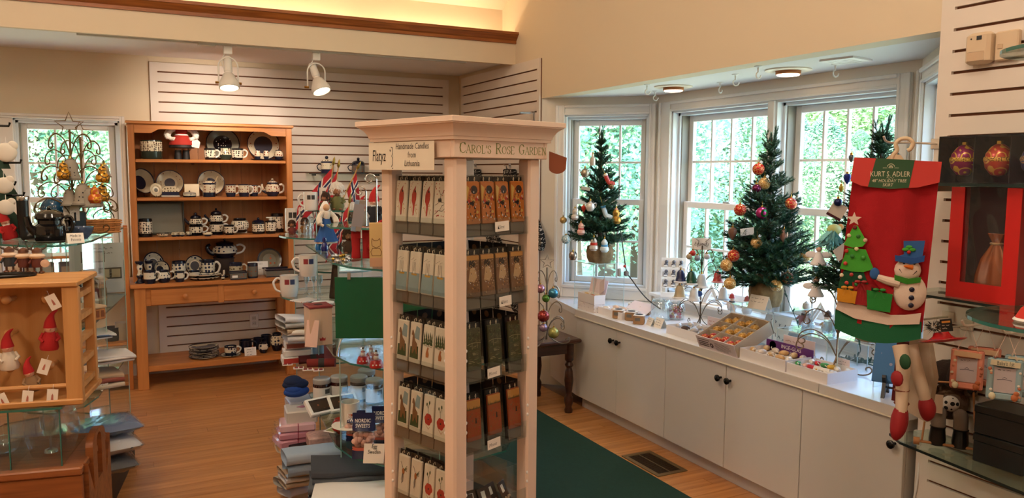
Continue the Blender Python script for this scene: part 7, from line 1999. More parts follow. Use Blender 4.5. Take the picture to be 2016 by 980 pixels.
# ================================================================ left: glass tower, pine rack, bench, ladder shelf
PC=[tuple(onz(a,b,1.29).xy)for a,b in((243,447),(224,455),(206,462),(180,473),(152,479),(115,482.5),(79,483.5),(40,482.5),(0,480))]+[tuple(uv(*q))for q in((-2.45,3.45),(-2.68,3.75),(-2.72,4.1),(-2.5,4.32))]
tc_=thing('glass_tower','tall glass display tower of bowed shelves in front of the window beside the hutch','display stand',(0,0,0))
ZC=(1.29,.925,.59,.24)
for z in ZC:glass_shelf(tc_,PC,z)
MB().slab(ccw([tuple((Vector(p)-uv(-2.25,3.8))*1.03+uv(-2.25,3.8))for p in PC]),0,.15).build('plinth',mat('#0d0b10',.5),tc_,smooth=False)
glass_panel(tc_,tuple(uv(-2.10,4.22)),tuple(uv(-2.4,4.2)),.15,1.28)
glass_panel(tc_,tuple(onz(206,464,1.29).xy+Vector((-.01,.03))),tuple(uv(-2.2,4.0)),.15,1.28)
glass_panel(tc_,tuple(uv(-2.05,3.35)),tuple(uv(-2.3,3.9)),.15,1.28)
z=1.29
PW=mat('#101012',.12,coat=.4)
def GP(px,py):return onz(px,py,z)
# black teapot on a black plate
p=GP(100,476);w,h=mpx(74,p),mpx(66,p)
solo(MB().lathe([(0,0),(w*.5,0),(w*.62,.008),(w*.6,.011),(w*.5,.004),(0,.004)],32),'black_plate',PW,'round black plate under the black teapot','plate',p)
t=thing('black_teapot','shiny black enamel teapot on a black plate','teapot',(p.x,p.y,z+.004),facecam(p))
q=w*.36
MB().lathe([(0,0),(q*.95,0),(q,.006),(q,h*.45),(q*.8,h*.52),(q*.8,h*.62),(q*.95,h*.68),(q*.95,h*.72),(0,h*.72)],28).build('body',PW,t)
li=MB().lathe([(q*.98,h*.72),(q*.9,h*.82),(q*.5,h*.92),(0,h*.95)],24).build('lid',PW,t);MB().ball((0,0,h*.98),.010,12,8).build('knob',PW,li)
MB().tube(smooth_pts([(-q*.9,0,h*.25),(-q*1.3,0,h*.45),(-q*1.45,0,h*.74)]),[.02,.019,.018,.016,.015,.014,.013,.012,.012],10).build('spout',PW,t)
MB().tube(smooth_pts(handle_pts(q*2,h*.8,1,.2,.85,.5)),.008,8).build('handle',PW,t)
# gnome, boot, globe, mugs, vase, bowl, basket, cards
gnome(22,470,z,66,REDF,REDF,'gnome in a pointed red cap leaning at the edge of the glass top shelf',WHITE,-14)
p=GP(48,470);h=mpx(84,p)
t=thing('black_boot','tall narrow black boot-shaped bottle beside the red gnome','bottle',p,facecam(p));MB().tube(smooth_pts([(0,0,h),(0,0,h*.5),(0,0,h*.16),(.01,0,h*.05),(.045,0,.016),(.07,0,.014)]),[.024]*5+[.02]*4+[.022]*4+[.024]*4+[.016]*3+[.010],12).build('boot',BLACK,t);MB().lathe([(.026,h*.9),(.028,h*.97),(.026,h*1.0)],14).build('cuff',CHROME,t)
p=GP(108,462);r_=mpx(23,p)
t=thing('blue_globe','round dark blue ornament with white speckles behind the black teapot','ornament',(p.x,p.y,z));MB().lathe([(0,0),(r_*.6,0),(r_*.55,r_*.5),(0,r_*.5)],20).build('stand',mat('#c58a3a',.5),t);MB().ball((0,0,r_*2.2),r_,24,15).build('ball',potmat('starry','#1d4a6a','#d8dcd0','#1d4a6a',90,.02,.98,size=.16),t);MB().cyl((0,0,r_*.4),.012,r_*.9,10).build('post',GOLD,t);MB().lathe([(r_*.3,r_*1.3),(r_*.8,r_*1.5),(r_*.99,r_*1.9)],24).build('figure_band',mat('#c9a060',.5),t)
mk_mug('speckled_mug','cream mug with yellow markings right behind the teapot','mug',GP(112,466),mpx(34,GP(112,466)),mpx(44,GP(112,466)),potmat('mug_yellow','#d6c8ac','#3a2a1c','#c9a84a',40,.01,.78,size=.15),mat('#2a1a14',.3),1,'cream')
p=GP(154,462);h=mpx(46,p)
t=thing('square_vase','tall square black ceramic vase on the glass top shelf','vase',p,facecam(p)+.5);MB().box(-.028,.028,-.028,.028,0,h,.004).build('body',mat('#17171a',.2),t);MB().box(-.022,.022,-.022,.022,h,h+.0015).build('opening',mat('#000000',.9),t);MB().box(.0282,.029,-.018,.018,h*.2,h*.8).build('panel',mat('#7a7460',.4),t)
p=GP(160,470);mk_mug('blue_bowl','blue grey glazed bowl behind the tent card','bowl',p,mpx(46,p),mpx(24,p),mat('#4a5a74',.15,vary=.5,vscale=30),None,0,'bowl')
mk_mug('brown_mug','dark brown round mug between the teapot and the vase','mug',GP(133,462),mpx(24,GP(133,462)),mpx(30,GP(133,462)),mat('#2a1814',.25),mat('#2a1814',.25),-1,'belly')
p=GP(148,478);t=thing('tent_card','white tent card reading Made in Estonia on the glass top shelf','card',p,facecam(p)+.25);wd=mpx(30,p)
for s in(-1,1):
 o=MB().box(-wd/2,wd/2,-.0005,.0005,0,.045).build('leaf',CARD,t);o.location=(0,s*.017,0);o.rotation_euler=(rad(-22*-s)if s>0 else rad(-22),0,0)
 if s<0:text('Made in\nEstonia',.017,INK,o,(0,-.0012,.024),name='handwriting',sx=.8,shear=.2)
 # wicker basket
p=GP(197,458);w,h=mpx(60,p),mpx(26,p)
t=thing('wicker_basket','long low wicker basket on the glass top shelf','basket',p,facecam(p)+.35)
WICK=mat('#b57a42',.8,vary=.25,vscale=40)
for k in range(6):
 zz=h*(k+.5)/6;e=1+.10*k/5
 MB().tube([(w*.5*e*cx_,.05*e*cy_+(.003 if k%2 else-.003),zz)for cx_,cy_ in((-1,-1),(-.5,-1.04),(0,-1),(.5,-1.04),(1,-1),(1.02,0),(1,1),(0,1.03),(-1,1),(-1.02,0))],.0045,6,True).build('weave_strand',WICK,t)
for k in range(12):
 a=2*pi*k/12;x,y_=max(-1,min(1,1.3*cos(a))),max(-1,min(1,1.4*sin(a)));MB().tube([(w*.5*x,.05*y_,0),(w*.55*x,.055*y_,h)],.003,5).build('stake',WICK,t)
MB().box(-w*.48,w*.48,-.048,.048,0,.004).build('base',WICK,t)
MB().tube([(x,.0,zz)for x,zz in arc(.02,h,.05,.1,pi-.1,14)],.0025,6).build('handle',IRON,t)
# wire trees with gilded gourds and clay bells
BRZ=mat('#6b5434',.4,.6)
dL=3.75
for px,top,wpx,d,lab in((146,222,130,3.72,'bronze wire ornament tree with a star, carrying gold gourds'),(166,240,120,3.95,'second bronze wire ornament tree standing just behind the first')):
 pp=at(px,450,d);wire_tree(px,450,z,d,top,wpx,lab,BRZ,True,5,True,rw=.0034)
def gourd(px,py,d,label,m=None):
 lathe_orn('gourd_ornament',px,py,d,34,[(0,0),(.26,.03),(.38,.22),(.36,.42),(.24,.56),(.25,.7),(.2,.88),(.08,.97),(0,1)],m or swirlmat('gold_gourd','#c08a1e','#3a2a12',26),label)
gourd(125,336,3.62,'gold gourd ornament hanging on the left arm of the wire tree');gourd(202,343,3.62,'gold gourd ornament hanging on the right arm of the wire tree');gourd(202,380,3.66,'gold gourd ornament hanging low behind the red one')
gourd(187,384,3.56,'gold and red gourd ornament hanging lowest',swirlmat('gold_red_gourd','#b5541e','#c9981e',22))
CLAY=potmat('clay_pierced','#8d8578','#2a2622','#6e675c',55,.1,.9,size=.2,rough=.7)
for px,py,hpx,lab in((138,333,44,'grey clay lantern hanging by the stem of the wire tree'),(137,388,34,'grey clay bell hanging low on the left of the stem'),(163,382,44,'grey clay bell hanging by the second stem'),(176,388,40,'pale pierced clay bell between the stems and the gourds'),(206,336,26,'small clay heart behind the right gold gourd'),(197,398,18,'small dark clay base hanging under the lowest gourds')):
 lathe_orn('clay_bell',px,py,3.68,hpx,BELL,CLAY,lab)
for px,py,rz,lab in((134,415,.2,'white hang tag behind the wire tree stem'),(147,418,.0,'second white hang tag beside the first')):
 p=at(px,py,3.7);t=thing('hang_tag',lab,'tag',(p.x,p.y,p.z-.04),facecam(p)+rz);MB().box(-.02,.02,0,.001,0,.08).build('tag',CARD,t);scribble(t,-.014,.014,.05,2,.012,.001,seed=int(px))
 # green wooden peg tree at the picture's edge, with hooks and white felt shapes
p=at(-18,470,3.5)
t=thing('peg_tree','dark green wooden board tree with black hooks at the end of the top shelf','display stand',(p.x,p.y,z),facecam(p))
hh=at(0,232,3.5).z-z
for k,(a,b,wv)in enumerate(((.0,.45,.17),(.3,.72,.13),(.58,1.0,.09))):MB().prism([(-wv,a*hh),(wv,a*hh),(.015,b*hh),(-.015,b*hh)],-.01-.004*k,.01).build('tier',mat('#1f3d2c',.6),t)
for k,(x,zz)in enumerate(((.05,.93),(.085,.63),(.06,.45),(.09,.36))):MB().tube([(x-.02,-.015,zz*hh),(x,-.05,zz*hh),(x+.04,-.05,zz*hh),(x+.045,-.05,zz*hh+.015)],.005,7).build('hook',IRON,t)
for px,py,s,lab in((12,300,.042,'white felt bird shape hanging on the upper hook'),(8,365,.036,'white felt shape hanging under the bird shape'),(12,408,.034,'white felt fir shape hanging on a lower hook')):
 q=at(px,py,3.42);o=thing('felt_shape',lab,'ornament',q,facecam(q));MB().ball((0,0,0),s,14,8,sy=.25).build('felt',mat('#d8d0c2',.95),o);MB().ball((s*.6,0,s*.7),s*.5,12,7,sy=.3).build('felt_head',mat('#d8d0c2',.95),o);MB().tube([(0,0,s*.9),(0,0,s*1.6)],.0012,5).build('thread',WHITE,o)
 # ---- second glass shelf: wooden cottage roof, nativity figures, poster, carved box
z=.925
p=onz(168,588,z)
t=thing('stable_model','small wooden stable with a pale slatted roof on the middle glass shelf','model',p,facecam(p)-.3)
hr_=mpx(58,p);wr_=mpx(76,p)
for s in(-1,1):
 for k in range(7):
  f0,f1=k/7,(k+.86)/7
  x0,x1=s*wr_*.5*(1-f0),s*wr_*.5*(1-f1);z0,z1=hr_*(.6+.4*f0),hr_*(.6+.4*f1)
  MB().prism([(min(x0,x1),z0 if x0<x1 else z1),(max(x0,x1),z1 if x0<x1 else z0),(max(x0,x1),(z1 if x0<x1 else z0)+.004),(min(x0,x1),(z0 if x0<x1 else z1)+.004)],-.05,.05).build('roof_slat',mat('#bda68a',.7),t,smooth=False)
for x in(-.42,.42):
 for y_ in(-.04,.04):MB().box(x*wr_-.004,x*wr_+.004,y_-.004,y_+.004,0,hr_*.66).build('post',mat('#8a6a48',.7),t)
MB().box(-wr_*.46,wr_*.46,-.05,.05,0,.006).build('floor_board',mat('#9a7a54',.7),t)
for px,py,hp,c1,c2,lab in((157,586,30,'#3a3a3e','#5a2a24','small dark-capped wooden figure in the stable'),(188,583,34,'#5a1f1a','#3a2418','dark red wooden lantern figure in the stable'),(204,580,30,'#4a3c2a','#6a5a3a','small brown wooden figure with a star at the stable side'),(140,590,34,'#6a5a4a','#8a2a22','grey and red kneeling figure at the stable front')):
 p=onz(px,py+4,z);h=mpx(hp,p);t=thing('wooden_figure',lab,'figurine',(p.x,p.y,z+.006),facecam(p));MB().lathe([(0,0),(.22*h,0),(.2*h,.5*h),(.1*h,.62*h),(0,.63*h)],12).build('body',mat(c2,.7),t);MB().ball((0,0,.74*h),.14*h,12,8).build('head',mat('#c9a27c',.6),t);MB().lathe([(.17*h,.78*h),(.13*h,.9*h),(0,h)],12).build('hat',mat(c1,.8),t)
p=onz(178,594,z);t=thing('tent_card','white tent card with handwriting in front of the stable','card',p,facecam(p)+.3)
o=MB().box(-.04,.04,-.0005,.0005,0,.05).build('leaf',CARD,t);o.rotation_euler=(rad(-25),0,0);scribble(o,-.032,.032,.036,2,.018,.0016,seed=51);o2=MB().box(-.04,.04,-.0005,.0005,0,.05).build('leaf',CARD,t);o2 .location=(0,.042,0);o2 .rotation_euler=(rad(25),0,0)
p=onz(166,630,z);t=thing('carved_box','carved wooden box with a pale lid on the front of the middle glass shelf','box',p,facecam(p)+.55);w=mpx(64,p);MB().box(-w*.5,w*.5,-.05,.09,0,.05,.004).build('body',mat('#a8703a',.6,vary=.35,vscale=50),t);MB().box(-w*.52,w*.52,-.054,.094,.05,.064,.004).build('lid',mat('#bfa486',.6),t)
for k in range(6):MB().box(-w*.44+k*w*.155,-w*.44+k*w*.155+w*.09,-.0515,-.05,.012,.042).build('carving',mat('#7a4420',.6),t)
p=onz(190,572,z);q=at(193,575,4.3)
t=thing('display_poster','large white printed board with two small photos standing behind the stable','poster',(q.x,q.y,z),facecam(q));w,h=mpx(94,q),at(193,478,4.3).z-z
MB().box(-w/2,w/2,0,.004,0,h).build('board',mat('#d5d5d8',.6),t)
for x,zz,ww in((-.07,.62,.11),(.01,.28,.11)):MB().box(x-.005,x+ww,-.001,0,h*zz,h*zz+.062).build('photo_frame',mat('#4a4238',.6),t);MB().box(x+.006,x+ww*.45,-.0016,-.001,h*zz+.008,h*zz+.054).box(x+ww*.55,x+ww*.94,-.0016,-.001,h*zz+.008,h*zz+.054).build('photo',mat('#b9a88a',.6),t)
MB().ribbon([(-.03,h*.90),(.0,h*.90)],.006,-.001).ribbon([(-.015,h*.87),(-.015,h*.935)],.006,-.001).build('cross_mark',INK,t,smooth=False);text('KOTKAS',.03,mat('#6a7076',.6),t,(.065,-.001,h*.905),name='print',sx=.8)if 0 else scribble(t,.01,.11,h*.90,1,.03,.004,mat('#8a9096',.6),seed=61);scribble(t,-.01,.12,h*.80,1,.012,.002,seed=62);scribble(t,.0,.12,h*.52,4,.016,.0012,mat('#9a9aa0',.6),seed=63)
# ---- third glass shelf: folded textiles, wooden spoons
z=.59
def tw2(px,py0,py1,wpx,cols,lab,d,rz=0,n=3):
 return towel('folded_linen',lab,px,py0,py1,d,wpx,.2,cols,rz,n,'linen')
LBLU=mat('#4a5f80',.95,bump=.3,bscale=200);LRED=mat('#8a4a3c',.95,bump=.3,bscale=200)
tw2(165,712,728,96,[LGT,LBLU,LGT],'grey and blue folded linens on top of the stack',3.75,.25,3).location.z=.80
tw2(190,728,748,128,[LGT,WHITE,LGT],'white folded linens in the middle of the stack',3.70,.2,3).location.z=.70
tw2(175,745,778,112,[mat('#b9ab98',.95,bump=.3,bscale=200),LRED,TAN],'printed red and cream linens at the bottom of the stack',3.66,.22,3).location.z=.592
p=onz(140,782,z);t=thing('ceramic_dish','cream ribbed oval dish stood on edge in front of the linens','dish',(p.x+.03,p.y+.02,z),facecam(p)+.5);MB().lathe([(0,0),(.03,.0),(.036,-.008),(.036,-.004),(.03,.004),(0,.004)],24,(0,0,.055),'Y',sy=1.5).build('dish',mat('#b9ab86',.3),t);MB().ball((-.03,0,.045),.018,12,8,sy=.4,sz=2.2).build('spoon',P_WHT,t)
p=onz(188,772,z);t=thing('price_card','small white card with print leaning before the linens','card',p,facecam(p));t.rotation_euler=(rad(-18),rad(40),facecam(p));MB().box(-.022,.022,0,.001,-.022,.022).build('card',CARD,t).location=(0,0,.04);scribble(t,-.014,.014,.05,3,.009,.0012,seed=71)
p=onz(158,780,.59)
# ---- under it: plastic wrapped cushions, clear bag
z=.24
def pillow(px,py1,d,wpx,hpx,m,label,rz=0,zz=None):
 p=at(px,py1,d);w,h=mpx(wpx,p),mpx(hpx,p)
 t=thing('wrapped_cushion',label,'cushion',(p.x,p.y,zz if zz is not None else p.z),facecam(p)+rz)
 for nm,mm,k in(('cushion',m,1.0),('plastic_wrap',FILM,1.06)):
  mb=MB()
  for s in(-1,1):mb.grid(lambda u,v,s=s,k=k:((u-.5)*w*k,(v-.5)*.26*k,h/2+s*h/2*k*(max(0,1-(2*u-1)**4)*max(0,1-(2*v-1)**4))**.5+(.004*sin(31*u)*sin(27*v)if k>1 else 0)),18,12)
  mb.build(nm,mm,t)
 return t
pillow(205,818,3.62,118,22,mat('#5a6f94',.9),'blue and white cushion in crinkled clear plastic, topmost of the pile',.2,.40)
pillow(200,848,3.58,124,28,potmat('cushion_leaf','#c9c9cc','#4a5a7a','#c9c9cc',14,.01,.99,size=.2,rough=.9),'white cushion with blue leaf print in clear plastic',.2,.32)
pillow(190,880,3.55,130,26,mat('#4a4d54',.9),'dark grey cushion in clear plastic at the bottom of the pile',.15,.245)
p=at(150,795,3.3);t=thing('flat_carton','flat cream carton with red print lying on the glass case','carton',(p.x,p.y,.742),facecam(p)+.45);MB().box(-.08,.08,-.045,.045,0,.022,.002).build('carton',mat('#c9a486',.6),t);scribble(t,-.07,.07,.012,1,.016,.003,mat('#a03a2a',.6),y=-.0455,seed=81)
# ================================================================ wooden bench with glass case and pine peg rack
BENCH=woodmat('bench_wood','#9a5c30','#6e3c1c','X',16,.45)
bd=2.82
pb0,pb1=at(-160,940,bd-.08),at(163,919,bd+.06)
ang_b=math.atan2(pb1 .y-pb0 .y,pb1 .x-pb0 .x);Lb=(Vector(pb1)-Vector(pb0)).xy.length
zb=at(60,928,bd).z
t=thing('wooden_bench','low wooden bench with tall rounded end panels pierced by hand slots','bench',(pb0 .x,pb0 .y,0),ang_b)
MB().box(0,Lb,-.02,.40,zb-.03,zb,.005).build('seat_board',BENCH,t);MB().box(0,Lb,-.012,.010,zb-.15,zb-.03,.004).build('front_rail',BENCH,t);MB().box(0,Lb,.37,.392,zb-.15,zb-.03,.004).build('back_rail',BENCH,t)
ze=at(190,862,bd+.1).z
def endpanel(x):
 W_=.40;n=14
 outer=[(0,0),(W_,0),(W_,zb+.02)]+[(W_/2+.062*cos(a),ze-.075+.075*sin(a))for a in[pi*k/n for k in range(n+1)]]+[(0,zb+.02)]
 sl=[(W_/2+.020*cos(a),ze-.10+(.045 if sin(a)>=0 else-.045)*1+.020*sin(a))for a in[2*pi*k/24 for k in range(24)]]
 # slot cut as two side cheeks plus cap and base
 T=.026;NK=.10
 M=Matrix.Translation((x,0,0))@Matrix.Rotation(pi/2,4,'Z')
 mb=MB().tf(M)
 z0,z1,hw=ze-.20,ze-.055,.036
 mb.prism([(0.02,0),(W_-.02,0),(W_-.02,zb),(W_/2+NK+.004,z0-.03),(W_/2+NK+.002,z0),(W_/2-NK+.002,z0),(W_/2-NK+.004,z0-.03),(.02,zb)],-T/2,T/2)
 mb.prism([(W_/2+hw,z0),(W_/2+NK+.002,z0),(W_/2+NK,z1),(W_/2+hw,z1)],-T/2,T/2)
 mb.prism([(W_/2-NK+.002,z0),(W_/2-hw,z0),(W_/2-hw,z1),(W_/2-NK,z1)],-T/2,T/2)
 mb.prism([(W_/2-NK,z1),(W_/2-hw,z1)]+[(W_/2-hw*cos(a),z1+hw*.8*sin(a))for a in[pi*k/8 for k in range(1,8)]]+[(W_/2+hw,z1),(W_/2+NK,z1)]+[(W_/2+NK*cos(a),z1+.045*sin(a))for a in[pi*k/12 for k in range(1,12)]],-T/2,T/2)
 return mb.build('end_panel',BENCH,t)
e1=endpanel(Lb);
Mb=Matrix.Translation((pb0 .x,pb0 .y,0))@Matrix.Rotation(ang_b,4,'Z')
# glass case on the bench
zt_=.742
case=thing('glass_case','rectangular glass case standing on the wooden bench','display case',(pb0 .x,pb0 .y,zb),ang_b)
x1c=Lb-.07
for(a,b,c,d,e,f)in((0,x1c,.015,.02,0,zt_-zb-.007),(0,x1c,.35,.355,0,zt_-zb-.007),(x1c-.005,x1c,.02,.35,0,zt_-zb-.007),(x1c*.62,x1c*.62+.005,.02,.35,0,zt_-zb-.007)):MB().box(a,b,c,d,e,f).build('side_sheet',ACRYL,case,smooth=False)
MB().box(-.01,x1c+.01,.005,.365,zt_-zb-.007,zt_-zb).build('top_sheet',SHELFGLASS,case,smooth=False)
for(a,b,c,d)in((-.01,x1c+.01,.0045,.006),(x1c+.009,x1c+.0105,.005,.365)):MB().box(a,b,c,d,zt_-zb-.0075,zt_-zb+.0005).build('edge',GEDGE,case,smooth=False)
for x in(x1c*.62,x1c-.004):MB().box(x,x+.004,.0145,.021,0,zt_-zb-.007).build('edge',GEDGE,case,smooth=False)
q=Mb@Vector((x1c*.82,.18,zb))
def bagf(u,v):
 a=2*pi*u;r_=.065*(1+.1*sin(5*a))*(.85+.3*sin(pi*v));return(r_*1.25*cos(a),r_*sin(a),.20*v)
t=thing('clear_bag','crumpled clear plastic bag holding a glass inside the case','bag',q,ang_b);MB().grid(bagf,30,10).build('plastic',FILM,t);MB().lathe([(0,.004),(.025,.004),(.022,.012),(.005,.02),(.005,.07),(.03,.10),(.034,.15),(.032,.15),(.028,.1),(0,.075)],20).build('glass',CLR,t)
q=Mb@Vector((x1c*.45,.2,zb));mk_mug('glass_dish','cut glass dish inside the glass case','dish',q,.12,.06,CLR,None,0,'bowl')
# pine peg rack on the case
RPINE=woodmat('rack_pine','#cf9c62','#b57e44','Z',9,.5);RPINEX=woodmat('rack_pine_x','#cf9c62','#b57e44','X',9,.5)
prt=at(128,545,2.98);zr1=at(118,545,2.95).z
rk=thing('peg_rack','pale pine display rack with rows of round pegs standing on the glass case','rack',(Mb@Vector((x1c+.075,.03,zt_))),ang_b)
RH=zr1-zt_;RW=.62
MB().box(-.055,0,0,.03,0,RH-.02,.003).build('post',RPINE,rk);MB().box(-.045,-.008,.26,.285,0,RH-.02,.003).build('post',RPINE,rk)
for k in range(5):MB().box(-.04,-.015,.03,.26,.04+k*.085,.062+k*.085).build('side_slat',RPINEX,rk)
MB().box(-RW,0,-.01,.30,RH-.02,RH,.004).build('top_board',RPINEX,rk);MB().box(-RW,0,-.01,.30,0,.022,.004).build('base_board',RPINEX,rk)
MB().box(-RW,-.06,.15,.168,.022,RH-.02).build('back_board',RPINE,rk);MB().tube([(-RW,.012,.07),(-.05,.012,.07)],.009,8).build('dowel',RPINEX,rk)
MB().box(-RW,-RW+.05,0,.03,0,RH-.02).build('post',RPINE,rk)
for r_ in range(3):
 for c in range(4):MB().tube([(-.12-.13*c,.15,.13+.125*r_),(-.12-.13*c,.07,.135+.125*r_)],.009,10).ball((-.12-.13*c,.062,.136+.125*r_),.017,12,8).build('peg',RPINE,rk)
Mk=Matrix.Translation(rk.location)@Matrix.Rotation(ang_b,4,'Z')
for(x,zz,hh,cap,body,lab)in((-.245,.135,.15,REDF,mat('#cfc2b0',.95),'knitted gnome in a red cap and white coat hanging on the peg rack'),(-.115,.20,.15,REDF,REDF,'all red knitted gnome hanging on the peg rack'),(-.17,.05,.13,REDF,mat('#8a6a4a',.95),'small brown and red gnome hanging lowest on the peg rack'),(-.33,.05,.12,mat('#9a7a4c',.9),mat('#a98a5c',.9),'straw figure hanging on the peg rack')):
 q=Mk@Vector((x,.045,zz));gnome(0,0,0,0,cap,body,lab,None,random.uniform(-12,12),None,q,hh)
q=Mk@Vector((-.40,.04,.20));t=thing('straw_star','straw star ornament hanging at the rack edge','ornament',q,ang_b)
for k in range(4):MB().tube([(-.05*cos(k*pi/4),0,-.05*sin(k*pi/4)),(.05*cos(k*pi/4),0,.05*sin(k*pi/4))],.003,6).build('straw',mat('#c9a860',.8),t)
for x,y_,zz,rt,lab in((-.085,.01,RH-.075,-25,'white hang tag tilted at the top corner of the peg rack'),(-.13,.03,.14,20,'white hang tag on the lowest gnome'),(-.10,-.002,.035,6,'white hang tag dangling from the rack dowel near the post'),(-.18,-.002,.035,8,'white hang tag dangling further along the rack dowel'),(-.26,-.002,.03,-20,'white hang tag at the far end of the rack dowel')):
 q=Mk@Vector((x,y_,zz));t=thing('hang_tag',lab,'tag',q,ang_b);t.rotation_euler=(0,rad(rt),ang_b);MB().box(-.018,.018,-.0006,.0006,-.028,.028).build('tag',CARD,t);MB().prism([(-.004,-.012),(.004,-.012),(.003,.004),(0,.012),(-.003,.004)],-.0012,-.0007).build('print',mat('#b06a5a',.6),t);MB().tube([(0,0,.026),(0,.004,.045)],.0008,4).build('thread',WHITE,t)
 # wooden vikings on the rack top
for px,lab,dk in((20,'wooden viking with a fluffy beard and dark coat at the end of the rack top','#2a2a2e'),(48,'wooden viking with horned helmet standing behind a tag','#5a2418'),(75,'wooden viking holding a round shield on the rack top','#5a2418')):
 q=onz(px,538-(px<30)*2,zt_+RH);h=mpx(56,q)
 t=thing('viking_figure',lab,'figurine',q,facecam(q))
 WD=mat('#5a3018',.5)
 for s in(-1,1):MB().ball((s*.11*h,-.03*h,.04*h),.1*h,10,6,sy=1.3,sz=.5).build('foot',WD,t);MB().cyl((s*.1*h,0,.05*h),.035*h,.2*h,8).build('leg',WD,t);MB().tube([(s*.17*h,0,.5*h),(s*.26*h,-.08*h,.36*h)],.04*h,8).build('arm',mat(dk,.7),t);MB().tube(smooth_pts([(s*.14*h,0,.84*h),(s*.26*h,0,.9*h),(s*.30*h,0,1.02*h)]),[.04*h,.04*h,.035*h,.03*h,.028*h,.022*h,.018*h,.012*h,.004*h],8).build('horn',mat('#3a2a1c',.5),t)
 MB().lathe([(0,.22*h),(.17*h,.22*h),(.19*h,.4*h),(.15*h,.56*h),(0,.58*h)],14).build('body',mat(dk,.7),t);MB().ball((0,0,.68*h),.15*h,12,8).build('head',mat('#c9a078',.6),t);MB().ball((0,-.06*h,.62*h),.17*h,14,8,sx=1.5,sz=.6).build('beard',mat('#d9c0a8',.95),t);MB().lathe([(.17*h,.74*h),(.15*h,.84*h),(0,.92*h)],14).build('helmet',WD,t)
 if px==75:MB().lathe([(0,-.03*h),(.14*h,-.01*h),(.14*h,.01*h),(0,.02*h)],18,(.22*h,-.18*h,.36*h),'Y').build('shield',mat('#c9a890',.5),t)
q=onz(8,545,zt_+RH);solo(MB().tube([(x,y_,.006)for x,y_ in[(.10*cos(a),.05*sin(a))for a in[2*pi*k/24 for k in range(24)]]],.006,8,True),'black_ring',IRON,'black iron ring lying on the rack top','ring',q)
# ================================================================ pine ladder shelf in front of the window
LP=woodmat('ladder_pine','#cc8446','#a9642e','Z',12,.45)
q1=onz(264,767,0);ly=q1 .y;lx1_=q1 .x;lx0_=lx1_-.85
lz=ony(240,448,ly).z
t=thing('ladder_shelf','pine ladder shelf standing between the window and the hutch','shelf',(0,0,0))
for x in(lx0_,lx1_-.03):
 for y_ in(ly,ly+.26):MB().box(x,x+.03,y_,y_+.025,0,lz,.003).build('upright',LP,t)
for pyv in(756,676,548,500):
 zz=ony(230,pyv,ly).z;MB().box(lx0_+.03,lx1_-.03,ly+.004,ly+.28,zz-.02,zz,.003).build('shelf_board',PINE,t)
zz=ony(230,676,ly).z
for px,w,h,c,lab,shp in((149,.10,.12,'#b9906c','round peach-coloured pot on the ladder shelf','belly'),(190,.14,.07,'#4a4238','dark fish-shaped bowl on the ladder shelf','bowl'),(222,.12,.10,'#30343a','dark jar on the ladder shelf beside the lamp base','mug'),(242,.10,.13,'#b0a290','pale pot at the end of the ladder shelf','mug')):
 q=yz(px,ly+.13,zz);mk_mug('plain_pot',lab,'pot',q,w,h,mat(c,.5),None,0,shp)
zz=ony(230,548,ly).z
for k,px in enumerate((60,95,130,232)):
 q=yz(px,ly+.15,zz);t=thing('card_box','small dark box on the upper board of the ladder shelf','box',q,.1*k,'dark boxes on the ladder shelf');MB().box(-.04,.04,-.03,.03,0,.12,.003).build('box',mat(('#3a3444','#8a5a3a','#6a6a70','#2a2830')[k],.6),t);MB().box(-.03,.03,-.0312,-.03,.03,.09).build('label',mat('#a89a84',.6),t)
 # ================================================================ right: goods on the slatwall by the bay
PEG=mat('#d9cdbd',.35,.3)
def slatpeg(Y,z,ln,label,m=PEG,up=.02):
 t=thing('peg_hook',label,'hook',(XW-.022,Y,z));MB().box(-.006,0,-.025,.025,-.02,.02,.002).build('plate',m,t);MB().tube(smooth_pts([(0,0,0),(-ln*.6,0,0),(-ln*.92,0,.0),(-ln,0,up)],4),.0042,8).build('rod',m,t);return t
 # --- tree skirt on its hanger
rw_=onx(1846,283,XW-.022)
slatpeg(rw_.y,rw_.z,.30,'long peg hook carrying the red tree skirt')
dS=2.62
rzS=-rad(50)
sk0=at(1752,372,dS)
sc_=dS/F
t=thing('tree_skirt','packaged red felt tree skirt with a snowman and fir tree, hanging on a cream hanger','tree skirt',sk0,rzS)
def SX(px):return(px-1752)*sc_
def SZ(py):return(372-py)*sc_*1.0
RF=mat('#a00c16',.95,bump=.25,bscale=500);GF=mat('#17603a',.95,bump=.25,bscale=500);GL=mat('#3f9a2c',.9,bump=.2,bscale=400);SNW=mat('#dcc8b8',.95,bump=.25,bscale=400);BLF=mat('#2c5a96',.9)
def felt(name,pts,m,y0=-.016,th=.004,par=None):
 pts=[(SX(a),SZ(b))for a,b in pts]
 ar=sum(pts[i-1][0]*pts[i][1]-pts[i][0]*pts[i-1][1]for i in range(len(pts)))
 if ar<0:pts=pts[::-1]
 return MB().prism(pts,y0-th,y0).build(name,m,par or t)
def dome(name,px,py,rpx,m,y0=-.018,sx=1,sz=1,par=None):
 return MB().ball((SX(px),y0,SZ(py)),rpx*sc_,14,8,sx=sx,sy=.5,sz=sz).build(name,m,par or t)
